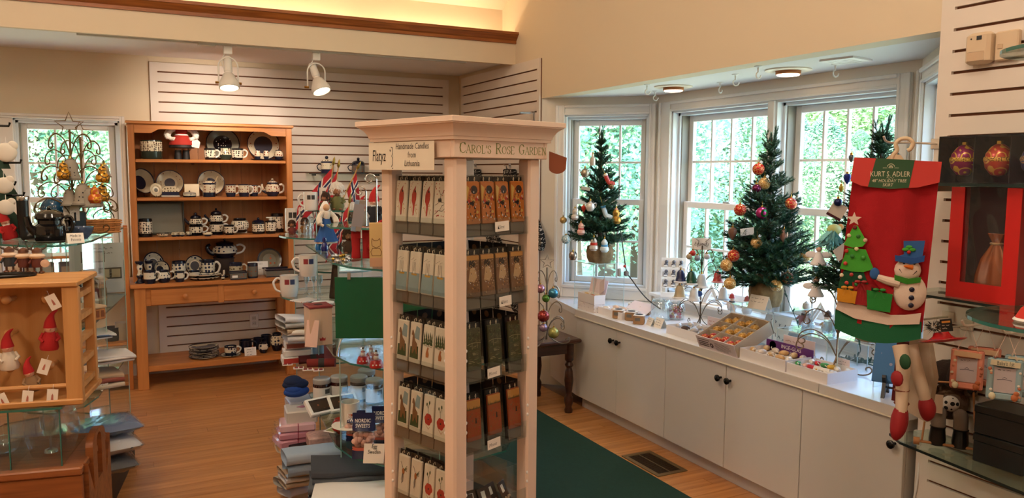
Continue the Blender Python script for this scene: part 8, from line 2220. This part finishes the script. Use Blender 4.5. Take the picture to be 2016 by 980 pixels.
 # cloth with soft vertical folds
def cl(u,v,s):
 y=.010*sin(7*u+1.2)*(1-v*.6)+.004*sin(17*u)
 xl_=1684+(1664-1684)*v;xr_=1836+(1822-1836)*v
 py=345+(640+26*sin(pi*u*.55+.2)-345-14)*v
 return(SX(xl_+(xr_-xl_)*u),s*(.014)+(y if s<0 else y),SZ(py))
mb=MB();mb.grid(lambda u,v:cl(u,v,-1),30,30);mb.grid(lambda u,v:cl(1-u,v,1),30,30)
mb.build('red_felt',RF,t)
mb=MB()
mb.grid(lambda u,v:(SX(1663+(1820-1663)*u),-.019+.003*sin(9*u),SZ(618+12*u+(24+30*sin(pi*(.15+.75*u)))*v)),24,6);mb.grid(lambda u,v:(SX(1820-(1820-1663)*u),.016,SZ(618+12*(1-u)+(24+30*sin(pi*(.15+.75*(1-u))))*v)),24,6)
mb.build('green_hem',GF,t)
felt('snow_band',[(1668,590),(1700,598),(1735,612),(1765,620),(1790,618),(1818,612),(1816,634),(1760,640),(1700,632),(1664,615)],SNW,-.020)
# header card
h1=felt('header_card',[(1685,310),(1838,319),(1836,358),(1800,368),(1752,372),(1700,366),(1680,357)],mat('#c8403c',.35,spec=.4),-.024,.003)
h2=felt('header_panel',[(1724,312),(1792,316),(1784,369),(1752,371.5),(1712,368)],mat('#2b5234',.4),-.0275,.0006,h1)
CRE=mat('#d9cfb4',.5)
def skt(body,size,px,py,sx=.8,shear=0):return text(body,size,CRE,h2,(SX(px),-.0286,SZ(py)),name='lettering',sx=sx,shear=shear)
skt('KURT S. ADLER',14*sc_,1750,343,.74);skt('48" HOLIDAY TREE',8.5*sc_,1749,356,.85,.15);skt('SKIRT',8.5*sc_,1747,364,.85,.15)
mb=MB().tf(Matrix.Translation((SX(1751),-.0284,SZ(328)))@Matrix.Scale(.78,4))
mb.ribbon([(x,zz)for x,zz in arc(0,-.003,.014,.25,pi-.25,12)],.0022).ribbon([(-.007,-.004),(-.003,.004),(0,-.002),(.003,.004),(.007,-.004)],.0022).ribbon([(-.008,-.0055),(.008,-.0055)],.0016).ribbon([(-.030,-.006),(-.014,-.006)],.0012).ribbon([(.014,-.006),(.030,-.006)],.0012)
mb.ribbon([(x-.014,-.048+.0022*sin(x*500))for x in[k*.0014 for k in range(21)]],.0011).build('emblem',CRE,h2,smooth=False)
# fir tree
felt('fir_tier',[(1664,596),(1668,560),(1676,535),(1712,537),(1722,562),(1740,575),(1735,596),(1700,604)],mat('#0f4a2c',.95,bump=.25,bscale=400),-.021)
felt('fir_tier',[(1668,532),(1680,490),(1714,492),(1730,530),(1712,537),(1690,537)],GL,-.025)
felt('fir_tier',[(1673,484),(1690,445),(1697,445),(1715,476),(1708,486),(1690,489)],mat('#4aa632',.9,bump=.2,bscale=400),-.029)
felt('star',[(1690+(14 if k%2==0 else 6)*cos(pi/2+k*pi/5),432-(14 if k%2==0 else 6)*sin(pi/2+k*pi/5))for k in range(10)],mat('#d8c4b4',.9),-.030)
for k,(px,py,c)in enumerate(((1692,449,'#6a1414'),(1682,465,'#d8cfa0'),(1699,466,'#2a6a24'),(1712,473,'#d8b8a0'),(1679,496,'#a82a24'),(1697,491,'#d8cfa0'),(1690,506,'#2a7a2c'),(1678,521,'#b83a34'),(1710,508,'#3a8a2c'),(1672,545,'#d0c8a8'),(1690,543,'#a83a34'),(1706,547,'#d8d0c0'),(1700,562,'#2a7a34'),(1682,560,'#b83a34'))):dome('button',px,py,4,mat(c,.5),-.034)
# presents
for pts,c,cx_,cy_ in(([(1665,572),(1702,576),(1699,601),(1666,598)],'#c9881a',1684,573),([(1692,558),(1728,562),(1726,604),(1698,602)],'#8f1418',1708,560),([(1719,572),(1766,578),(1763,614),(1722,610)],'#1f7a2c',1742,574)):
 o=felt('present',pts,mat(c,.9,bump=.2,bscale=400),-.030 if c!='#8f1418' else-.027,.006)
 for s in(-1,1):MB().ball((SX(cx_+s*6),-.038,SZ(cy_-4)),6*sc_,10,7,sy=.5,sz=.55).build('bow',mat(c,.5),o)
 MB().ribbon([(SX(cx_-3),SZ(cy_)),(SX(cx_-8),SZ(cy_+12))],.005,-.0375).ribbon([(SX(cx_+3),SZ(cy_)),(SX(cx_+9),SZ(cy_+13))],.005,-.0375).build('ribbon',mat(c,.5),o,smooth=False)
 # snowman
MB().ball((SX(1796),-.018,SZ(573)),30*sc_,20,12,sx=1.0,sy=.35,sz=1.2).build('snowman_body',SNW,t)
dome('snowman_head',1790,529,24,SNW,-.020,1.0,.95)
MB().tube([(SX(1776),-.024,SZ(556)),(SX(1756),-.028,SZ(552)),(SX(1737),-.028,SZ(546))],[.016,.014,.011],10).build('snowman_arm',SNW,t)
dome('mitten',1732,539,10,BLF,-.028,.9,1.2)
felt('scarf',[(1767,539),(1792,545),(1814,541),(1813,551),(1790,556),(1768,549)],mat('#2f7a1c',.9),-.030,.008)
felt('scarf_tail',[(1727,548),(1738,545),(1768,570),(1766,582),(1745,570)],RF,-.024)
felt('hat',[(1780,472),(1817,470),(1814,500),(1818,508),(1800,512),(1768,512),(1772,502),(1782,498)],BLF,-.030,.008)
felt('hat_brim',[(1766,500),(1800,504),(1818,498),(1817,510),(1795,516),(1767,511)],mat('#1f4a8a',.9),-.037,.005)
for s,a in((-1,0),(1,0),(0,1)):MB().ball((SX(1790+6*s),-.040,SZ(488-5*a)),6*sc_,10,6,sy=.3,sz=.6).build('holly_leaf',GL,t)
dome('holly_berry',1790,493,3.5,mat('#c01818',.3),-.042)
MB().tube([(SX(1797),-.034,SZ(523)),(SX(1783),-.046,SZ(520))],[.009,.003],10).build('carrot_nose',mat('#d06a1c',.7),t)
for px in(1783,1801):dome('eye',px,515,2.2,BLACK,-.036)
MB().tube([(SX(x),-.036,SZ(y_))for x,y_ in((1775,527),(1781,535),(1790,538),(1800,536),(1806,529))],.0012,6).build('smile',INK,t)
for py in(566,582,597):dome('button',1799,py,5,mat('#0f1430',.3),-.036)
# hanger
hm_=mat('#d8c2a0',.4)
MB().tube(smooth_pts([(SX(1752),0,SZ(318)),(SX(1755),0,SZ(305)),(SX(1761),0,SZ(296)),(SX(1758),0,SZ(284)),(SX(1766),0,SZ(275)),(SX(1779),0,SZ(274)),(SX(1788),0,SZ(282)),(SX(1785),0,SZ(293)),(SX(1779),0,SZ(297))],4),.007,10).build('hanger_hook',hm_,t)
MB().prism([(SX(1738),SZ(318)),(SX(1778),SZ(320)),(SX(1768),SZ(306)),(SX(1752),SZ(302))],-.004,.004).build('hanger_shoulder',hm_,t)
# --- dangling elf legs
slatpeg(1.80,1.05,.22,'peg hook behind the tree skirt carrying the elf legs')
ELF=mat('#cbb49c',.8);SHOE=mat('#8f1018',.7)
t=thing('elf_legs','pair of stuffed elf legs with red shoes hanging below the tree skirt','toy',(0,0,0))
for pts,sh,hl in((((1772,680,2.62),(1778,720,2.60),(1776,775,2.58),(1774,812,2.57)),((1774,805),(1769,838),(1762,866)),True),(((1792,680,2.66),(1802,720,2.64),(1816,765,2.62),(1822,790,2.62)),((1822,785),(1826,808),(1824,828)),False)):
 P3=smooth_pts([at(*q)for q in pts],5);n=len(P3)
 leg=MB().tube(P3,[.025-.008*i/n for i in range(n)],12).build('leg',ELF,t)
 S3=smooth_pts([at(x,y_,2.575 if hl else 2.62)for x,y_ in sh],4)
 MB().tube(S3,[.020,.023,.026,.027,.026,.024,.020,.014,.006][:len(S3)]+[.006]*max(0,len(S3)-9),12).build('shoe',SHOE,t)
 if hl:
  for(a,b)in((766,769),(791,796)):
   q0=at(1775,(a+b)/2,2.585);MB().lathe([(.0225,-.003),(.024,0),(.0225,.003)],14,tuple(q0)).build('stripe',mat('#7a3a20',.7),leg)
  q0=at(1766,745,2.55);MB().ball(tuple(q0),.022,10,6,sx=.5,sz=1.2).build('red_patch',SHOE,leg);q0=at(1782,712,2.55);MB().ball(tuple(q0),.02,10,6,sx=.5,sz=1.3).build('leaf_patch',mat('#1d4a2a',.8),leg)
t=thing('felt_sack','white and dark red felt shapes hanging behind the elf legs','decoration',at(1812,735,2.72),-pi/2)
MB().prism([(-.05,-.14),(.04,-.16),(.06,0),(.03,.12),(-.04,.12)],-.012,.012).build('white_felt',mat('#b8a48e',.9),t);MB().prism([(-.10,-.12),(-.055,-.12),(-.045,.1),(-.09,.1)],-.010,.010).build('red_felt',mat('#5a0c12',.9),t)
# --- glass shelf with ornament carton, and window gift box
GSZ=onx(1900,361,XW-.12).z
t=thing('glass_bracket_shelf','glass shelf on the slatwall under the egg ornament carton','shelf',(0,0,0))
MB().box(2.56,XW-.022,.75,1.90,GSZ-.008,GSZ).build('glass',SHELFGLASS,t,smooth=False);MB().box(2.558,2.561,.75,1.90,GSZ-.0085,GSZ+.0003).build('edge',mat('#20302c',.3),t,smooth=False)
for y_ in(1.86,.9):MB().box(2.58,XW-.020,y_,y_+.012,GSZ-.03,GSZ-.008).build('bracket',mat('#b8aa9a',.4,.4),t)
y1=onx(1846,330,2.60).y;zt2=onx(1846,269,2.60).z
L3=.52
t=thing('egg_carton','black carton with a clear window showing three jewelled egg ornaments','carton',(2.60,y1,GSZ),-pi/2)
hc=zt2-GSZ
MB().box(0,L3,.10,.105,0,hc).box(0,L3,0,.10,0,.004).box(0,L3,0,.10,hc-.004,hc).box(0,.004,0,.10,.004,hc-.004).box(L3-.004,L3,0,.10,.004,hc-.004).build('carton',BLACK,t,smooth=False)
for k in(1,2,3):MB().box(.118*k+.004*k,.118*k+.004*k+.003,.01,.10,.004,hc-.004).build('divider',mat('#1a1a1c',.4),t,smooth=False)
MB().grid(lambda u,v:(L3*u,-.001+.002*sin(23*u+9*v),hc*v),24,8).build('window_film',FILM,t)
Me=Matrix.Translation((2.60,y1,GSZ))@Matrix.Rotation(-pi/2,4,'Z')
for k,(c1,c2,lab)in enumerate((('#8a1450','#d8b040','magenta and gold egg ornament in the black carton'),('#b8402c','#d8a84a','red and gold egg ornament in the middle of the carton'),('#3a3c6a','#b88a5a','blue and copper egg ornament in the carton'),('#6a2a5a','#c9a24a','plum egg ornament at the carton end'))):
 q=Me@Vector((.063+.122*k,.05,hc*.5));o=thing('egg_ornament',lab,'ornament',q)
 MB().lathe([(0,-.058),(.022,-.052),(.040,-.028),(.045,-.005),(.040,.02),(.026,.042),(.010,.053),(0,.054)],24).build('egg',swirlmat('egg_'+c1 .strip('#'),c1,c2,24),o);MB().cyl((0,0,.05),.012,.012,12).build('cap',GOLD,o);MB().lathe([(.0455,-.006),(.047,0),(.0445,.008)],24).build('jewel_band',swirlmat('egg_band'+c1 .strip('#'),c2,'#3a1a10',60),o)
 # red gift box
yb1=onx(1868,470,2.60).y;zbt,zbb=onx(1868,366,2.60).z,onx(1868,583,2.60).z
GSZ2=zbb
t=thing('glass_bracket_shelf','lower glass shelf on the slatwall under the red gift box','shelf',(0,0,0))
MB().box(2.56,XW-.022,.75,1.92,GSZ2-.008,GSZ2).build('glass',SHELFGLASS,t,smooth=False);MB().box(2.558,2.561,.75,1.92,GSZ2-.0085,GSZ2+.0003).build('edge',mat('#20302c',.3),t,smooth=False)
MB().box(2.58,XW-.020,1.88,1.892,GSZ2-.03,GSZ2-.008).build('bracket',mat('#b8aa9a',.4,.4),t)
wb_,hb_=yb1-onx(2006,480,2.60).y,min(zbt,GSZ-.012)-GSZ2
RB=mat('#c8201c',.4)
t=thing('red_gift_box','tall red gift box with a clear window and a satin pouch inside','box',(2.60,yb1,GSZ2),-pi/2)
fw_,fb_=wb_*.20,hb_*.15
MB().box(0,fw_,0,.003,0,hb_).box(wb_-fw_,wb_,0,.003,0,hb_).box(fw_,wb_-fw_,0,.003,0,fb_).build('front_frame',RB,t,smooth=False)
MB().box(0,wb_,.10,.104,0,hb_).build('back_panel',mat('#3a2a24',.6),t,smooth=False);MB().box(0,.003,.003,.10,0,hb_).build('side_panel',RB,t,smooth=False);MB().box(wb_-.003,wb_,.003,.10,0,hb_).build('side_panel',mat('#8f1512',.5),t,smooth=False);MB().box(.003,wb_-.003,.003,.10,0,.004).build('bottom_panel',RB,t,smooth=False)
MB().grid(lambda u,v:(fw_+(wb_-2*fw_)*u,.005+.003*sin(9*u+5*v)*sin(4*v),fb_+(hb_-fb_)*v),16,16).build('window_film',FILM,t)
q=Matrix.Translation((2.60,yb1,GSZ2))@Matrix.Rotation(-pi/2,4,'Z')@Vector((wb_*.56,.055,.005))
o=thing('satin_pouch','copper satin drawstring pouch standing inside the red gift box','pouch',q,-pi/2)
SAT=mat('#a8633c',.25,.35)
hp_=hb_*.58
def pouch(u,v):
 a=2*pi*u;f=1+.10*sin(7*a)*(v**.7);pr=[(.30,0),(.36,.1),(.34,.35),(.26,.6),(.10,.82),(.07,.86),(.16,1.0)]
 x=v*(len(pr)-1);i=min(int(x),len(pr)-2);g=x-i;r_=(pr[i][0]*(1-g)+pr[i+1][0]*g)*wb_*.82
 zz=(pr[i][1]*(1-g)+pr[i+1][1]*g)*hp_
 return(r_*f*cos(a),r_*.45*f*sin(a),zz)
MB().grid(pouch,48,18).build('bag',SAT,o,angle=70);MB().tube([(.075*wb_*cos(a),.05*wb_*sin(a),hp_*.85)for a in[2*pi*k/16 for k in range(16)]],.004,6,True).build('cord',mat('#e0c090',.3,.4),o)
# --- wall sensor
p=onx(1938,96,XW-.03)
t=thing('wall_sensor','cream plastic motion sensor fixed on the slatwall beside a switch plate','sensor',(XW-.022,p.y,p.z),-pi/2)
CRM=mat('#d6bfa0',.45)
MB().box(-.05,.04,-.045,0,-.055,.055,.010).build('case',CRM,t);MB().box(-.038,.024,-.047,-.044,-.045,-.012,.004).build('lens',mat('#c9ae90',.3),t);MB().box(-.006,.012,-.0465,-.045,.028,.042).build('sticker',mat('#22262c',.4),t);MB().ball((-.026,-.045,.034),.003,8,5).build('indicator',BLACK,t)
MB().box(.045,.125,-.022,0,-.05,.05,.004).build('side_plate',CRM,t);MB().box(.055,.075,-.024,-.021,-.01,.006,.002).build('switch',mat('#c4a888',.4),t)
# --- pegs with hat, photo frames
pg=onx(1850,628,XW-.1)
slatpeg(onx(1875,622,XW).y,onx(1875,622,XW).z,.26,'peg hook carrying the red toy hat');rA,rB=onx(1909,640,2.53),onx(1984,655,2.50)
slatpeg(rB.y,rB.z,.31,'peg hook carrying the pale blue frames');slatpeg(rA.y,rA.z,.29,'peg hook carrying the pink photo frames')
p=at(1856,672,2.55)
t=thing('toy_hat','shiny red wide-brimmed toy hat hanging on a peg','hat',p,.3);t.rotation_euler=(rad(-14),rad(6),.3)
RS=mat('#b5161a',.22,coat=.3)
MB().lathe([(0,-.004),(.035,-.002),(.062,.0),(.072,.006),(.066,.008),(.04,.010),(.028,.018),(.022,.03),(0,.034)],32).build('brim',RS,t);MB().tube([(.02,0,.03),(.012,.02,.055)],.0015,5).build('loop',GOLD,t)
t=thing('label_tag','black swing tag with orange print above the red toy hat','tag',at(1863,640,2.5),-rad(50));t.rotation_euler=(0,rad(-10),-rad(50));MB().box(-.017,.017,-.001,.001,-.020,.020).build('tag',BLACK,t);MB().box(-.012,.012,-.0014,-.001,.008,.014).build('stripe',mat('#c07a2a',.6),t);scribble(t,-.012,.012,.0,2,.010,.0016,mat('#c8b8a8',.6),y=-.0015,seed=91)
t=thing('fur_tuft','tuft of dark fur hanging beside the swing tag','decoration',at(1838,643,2.55));mb=MB();r=random.Random(2)
for k in range(120):
 d_=Vector((r.gauss(0,1),r.gauss(0,1),r.gauss(0,.8))).normalized();c=d_*.012;e=d_*r.uniform(.025,.04);s_=d_.orthogonal()*.0012;mb.add([c-s_,c+s_,e],[(0,1,2)])
f_=mb.build('fur',mat('#1a1614',.9),t);f_['kind']='stuff'
def frame(hang,c,lab,first):
 px0=hang.y*977;w,h=.098,.135;p=hang-Vector((0,0,h+.083))
 t=thing('photo_frame',lab,'photo frame',p,-rad(58));t.rotation_euler=(rad(-2),0,-rad(58))
 m=mat(c,.45,bump=.2,bscale=120)
 b=.2*w
 MB().box(-w/2,-w/2+b,-.010,.002,0,h,.005).box(w/2-b,w/2,-.010,.002,0,h,.005).box(-w/2+b,w/2-b,-.010,.002,0,h*.18,.005).box(-w/2+b,w/2-b,-.010,.002,h*.78,h,.005).build('frame',m,t)
 MB().box(-w/2+b,w/2-b,-.004,.0,h*.18,h*.78).build('photo_paper',mat('#b9aeb0',.5),t);scribble(t,-w*.2,w*.22,h*.72,1,.008,.0012,y=-.0045,seed=int(px0));MB().ribbon([(-w*.2,h*.48),(0,h*.50),(w*.2,h*.48)],.002,-.0045).ribbon([(-.006,h*.52),(0,h*.55),(.006,h*.52)],.0015,-.0045).build('logo',mat('#5a5660',.6),t,smooth=False)
 MB().prism([(-w*.42,h*.83),(w*.40,h*.81),(w*.42,h*.93),(-w*.40,h*.96)],-.0135,-.010).build('name_plaque',mat('#d0ab86' if c!='#8fa8ae' else '#cfc4a4',.5),t)
 if first:text(first,h*.14,mat('#3a4a4c',.5),t,(0,-.0142,h*.885),name='lettering',sx=.62)
 r=random.Random(int(px0))
 for k in range(10):
  s=r.choice((-1,1));MB().ball((s*(w/2-b*.5)+r.uniform(-.004,.004),-.011,h*r.uniform(.06,.74)),r.uniform(.003,.006),10,6,sy=.5).build('bead',mat(r.choice(('#d8c8a8','#c98a6a','#e0d8c8','#b56a4a')),.4),t)
 MB().ball((-w*.32,-.012,h*.09),.010,12,7,sy=.5,sz=1.2).build('egg_relief',mat('#ddd2b0',.4),t);MB().ball((w*.3,-.012,h*.10),.010,12,7,sy=.5,sz=1.2).ball((w*.34,-.013,h*.2),.008,10,6,sy=.5).build('bear_relief',mat('#b5653a',.5),t)
 MB().tube([(-w*.3,0,h),(0,.006,h+.085),(w*.3,0,h)],.0012,5).build('ribbon',mat('#d8b8a8',.5),t)
frame(rA,'#d88a72','pink baby photo frame hanging in front on the peg',None);frame(rA+Vector((.09,0,0)),'#c87c64','pink baby photo frame hanging behind the front one',None);frame(rB,'#8fa8ae',"pale blue photo frame with a Baby's 1st plaque","Baby's 1st");frame(rB+Vector((.09,0,0)),'#8fa8ae','pale blue photo frame half behind the other blue one',None)
# --- low glass shelf: troll on a wooden swing, black boxes, ram figures
z3=onx(1850,882,2.62).z
t=thing('glass_bracket_shelf','lowest glass shelf on the slatwall holding the troll and black boxes','shelf',(0,0,0))
xa=onz(1774,857,z3)
MB().slab(ccw([(XW-.022,1.93),(2.60,1.96),(2.55,1.88),(2.42,.85),(XW-.022,.85)]),z3-.008,z3).build('glass',SHELFGLASS,t,smooth=False)
MB().slab(ccw([(2.60,1.96),(2.55,1.88),(2.42,.85),(2.417,.85),(2.547,1.881),(2.598,1.964)]),z3-.0085,z3+.0004).build('edge',mat('#15201e',.3),t,smooth=False)
q=onz(1866,868,z3)
t=thing('troll_figure','large furry troll with black boots sitting in a wooden swing frame','troll',q,-rad(55));FUR=mat('#6a5442',.95,bump=.9,bscale=120);BT=mat('#14110f',.3)
MB().ball((0,.02,.15),.062,18,11,sz=1.15).build('body',FUR,t);MB().ball((.015,.015,.235),.05,16,10).build('head',FUR,t);MB().ball((.03,-.04,.245),.018,12,8,sy=1.5,sx=1.6).build('nose',mat('#8a5a40',.6),t)
def trollhair(u,v):
 a=2*pi*u;r_=.075*(1-v**3)**.5*(1+.15*sin(13*a));return(.015+r_*cos(a)*1.2,.02+r_*sin(a),.22+.085*v)
MB().grid(trollhair,40,8).build('hair',mat('#2e2018',.95,bump=.9,bscale=200),t)
for s in(-1,1):MB().tube(smooth_pts([(s*.03,-.02,.11),(s*.035,-.07,.115),(s*.035,-.09,.07)]),.024,12).build('leg',mat('#7a6c60',.9),t);MB().lathe([(0,-.0),(.026,0),(.028,.02),(.024,.06),(.027,.066),(0,.068)],14,(s*.036,-.095,.012)).build('boot',BT,t);MB().ball((s*.065,-.05,.215),.017,10,7).build('mitten',BT,t);MB().tube([(s*.05,0,.19),(s*.07,-.03,.2),(s*.065,-.05,.215)],.016,8).build('arm',FUR,t)
MB().ball((0,-.048,.155),.03,12,8,sy=.5).build('patched_vest',potmat('vest_patch','#d8d2c8','#14110f','#d8d2c8',45,.1,.9,size=.35,rough=.9),t)
SWG=mat('#b07a4a',.6)
for s in(-1,1):MB().tube([(s*.068,-.06,.225),(s*.085,-.10,.02)],.0035,8).build('swing_rope',SWG,t);MB().cyl((s*.092,-.11,.018),.014,s*.02,12,axis='X').build('swing_knob',SWG,t)
MB().tube([(-.092,-.11,.018),(.092,-.11,.018)],.005,8).build('swing_bar',SWG,t);MB().tube([(-.06,-.06,.232),(.02,-.06,.238)],.0035,8).build('top_cord',SWG,t)
o=MB().box(-.030,.030,-.001,.001,-.034,.034).build('price_tag',mat('#d8c0a8',.7),t);o.location=(-.055,-.112,.165)
q=onz(1950,895,z3)
for k,(dx,hh,lab)in enumerate(((0,.10,'lower plain black box on the low glass shelf'),(.0,.10,'upper plain black box stacked on the other'))):
 b=thing('black_box',lab,'box',(2.64,1.56+.0*k,z3+.101*k),-pi/2+.05*k);MB().box(-.085,.085,-.03,.10,0,.075,.003).build('box',mat('#101312',.45),b);MB().box(-.087,.087,-.032,.102,.072,.10,.003).build('lid',mat('#141816',.4),b)
for px,py,lab in((1958,893,'small cream ram figurine with curled horns on the low glass shelf'),(2002,915,'second cream ram figurine near the tall glass panel')):
 q=onz(px,py+6,z3);b=thing('ram_figurine',lab,'figurine',q,-rad(60));RM=mat('#c9ac8a',.6)
 MB().ball((0,.01,.032),.020,14,9,sx=1.3).build('body',RM,b);MB().ball((-.026,-.006,.042),.012,12,8).build('head',RM,b)
 for s in(-1,1):MB().tube([(-.022,-.006+s*.010,.048)]+[(-.020+x,-.006+s*.014,.046+zz)for x,zz in spiral(0,0,.012,.004,pi/2,1.1,12)],.0035,6).build('horn',mat('#a88a64',.6),b)
 for x in(-.014,.014):
  for y_ in(0,.02):MB().cyl((x,y_,0),.004,.02,8).build('leg',RM,b)
  # --- round glass tower at the edge of view
gt=thing('glass_tower','round glass shelf tower standing right at the slatwall near the viewer','display stand',(0,0,0))
gc_=at(2112,500,1.76)
zl_,zu_=at(2050,640,1.72).z,at(2050,92,1.72).z
for z_,r_ in((zl_,.20),(zu_,.165),(.75,.2),(.32,.2)):glass_shelf(gt,[(gc_.x+r_*cos(a),gc_.y+r_*sin(a))for a in[2*pi*k/40 for k in range(40)]],z_)
MB().lathe([(0,0),(.2,0),(.2,.05),(0,.05)],36,(gc_.x,gc_.y,0)).build('plinth',BLACK,gt)
glass_panel(gt,(gc_.x-.105,gc_.y-.05),(gc_.x+.08,gc_.y+.05),.05,zl_-.008);glass_panel(gt,(gc_.x-.06,gc_.y),(gc_.x+.06,gc_.y+.05),zl_,zu_-.008)
q=at(2030,612,1.75);b=thing('red_cap_toy','small red felt cap lying on the round glass shelf','toy',(q.x,q.y,zl_));MB().lathe([(.03,0),(.032,.006),(.02,.03),(0,.05)],16).build('cap',mat('#c0281c',.8),b);MB().lathe([(.031,0),(.035,.005),(.031,.010)],16).build('brim',WHITE,b)
q=at(2030,78,1.75);b=thing('red_tray','small red dish on the upper round glass shelf','dish',(gc_.x-.04,gc_.y,zu_));MB().lathe([(0,0),(.05,0),(.06,.02),(.058,.02),(.048,.004),(0,.004)],24).build('dish',mat('#b03a2c',.4),b);MB().lathe([(.060,.018),(.062,.021),(.058,.022)],24).build('rim',WHITE,b)
# small clear table card at the lower edge, white cable by the cabinet end
b=thing('power_cable','white cable running down beside the cabinet end','cord',(0,0,0));MB().tube(smooth_pts([(2.79,1.97,.55),(2.775,1.96,.40),(2.77,1.975,.25),(2.765,1.955,.10),(2.76,1.93,.01)]),.004,7).build('cable',WHITE,b);MB().box(2.765,2.80,1.955,1.985,.54,.60,.004).build('plug',WHITE,b)
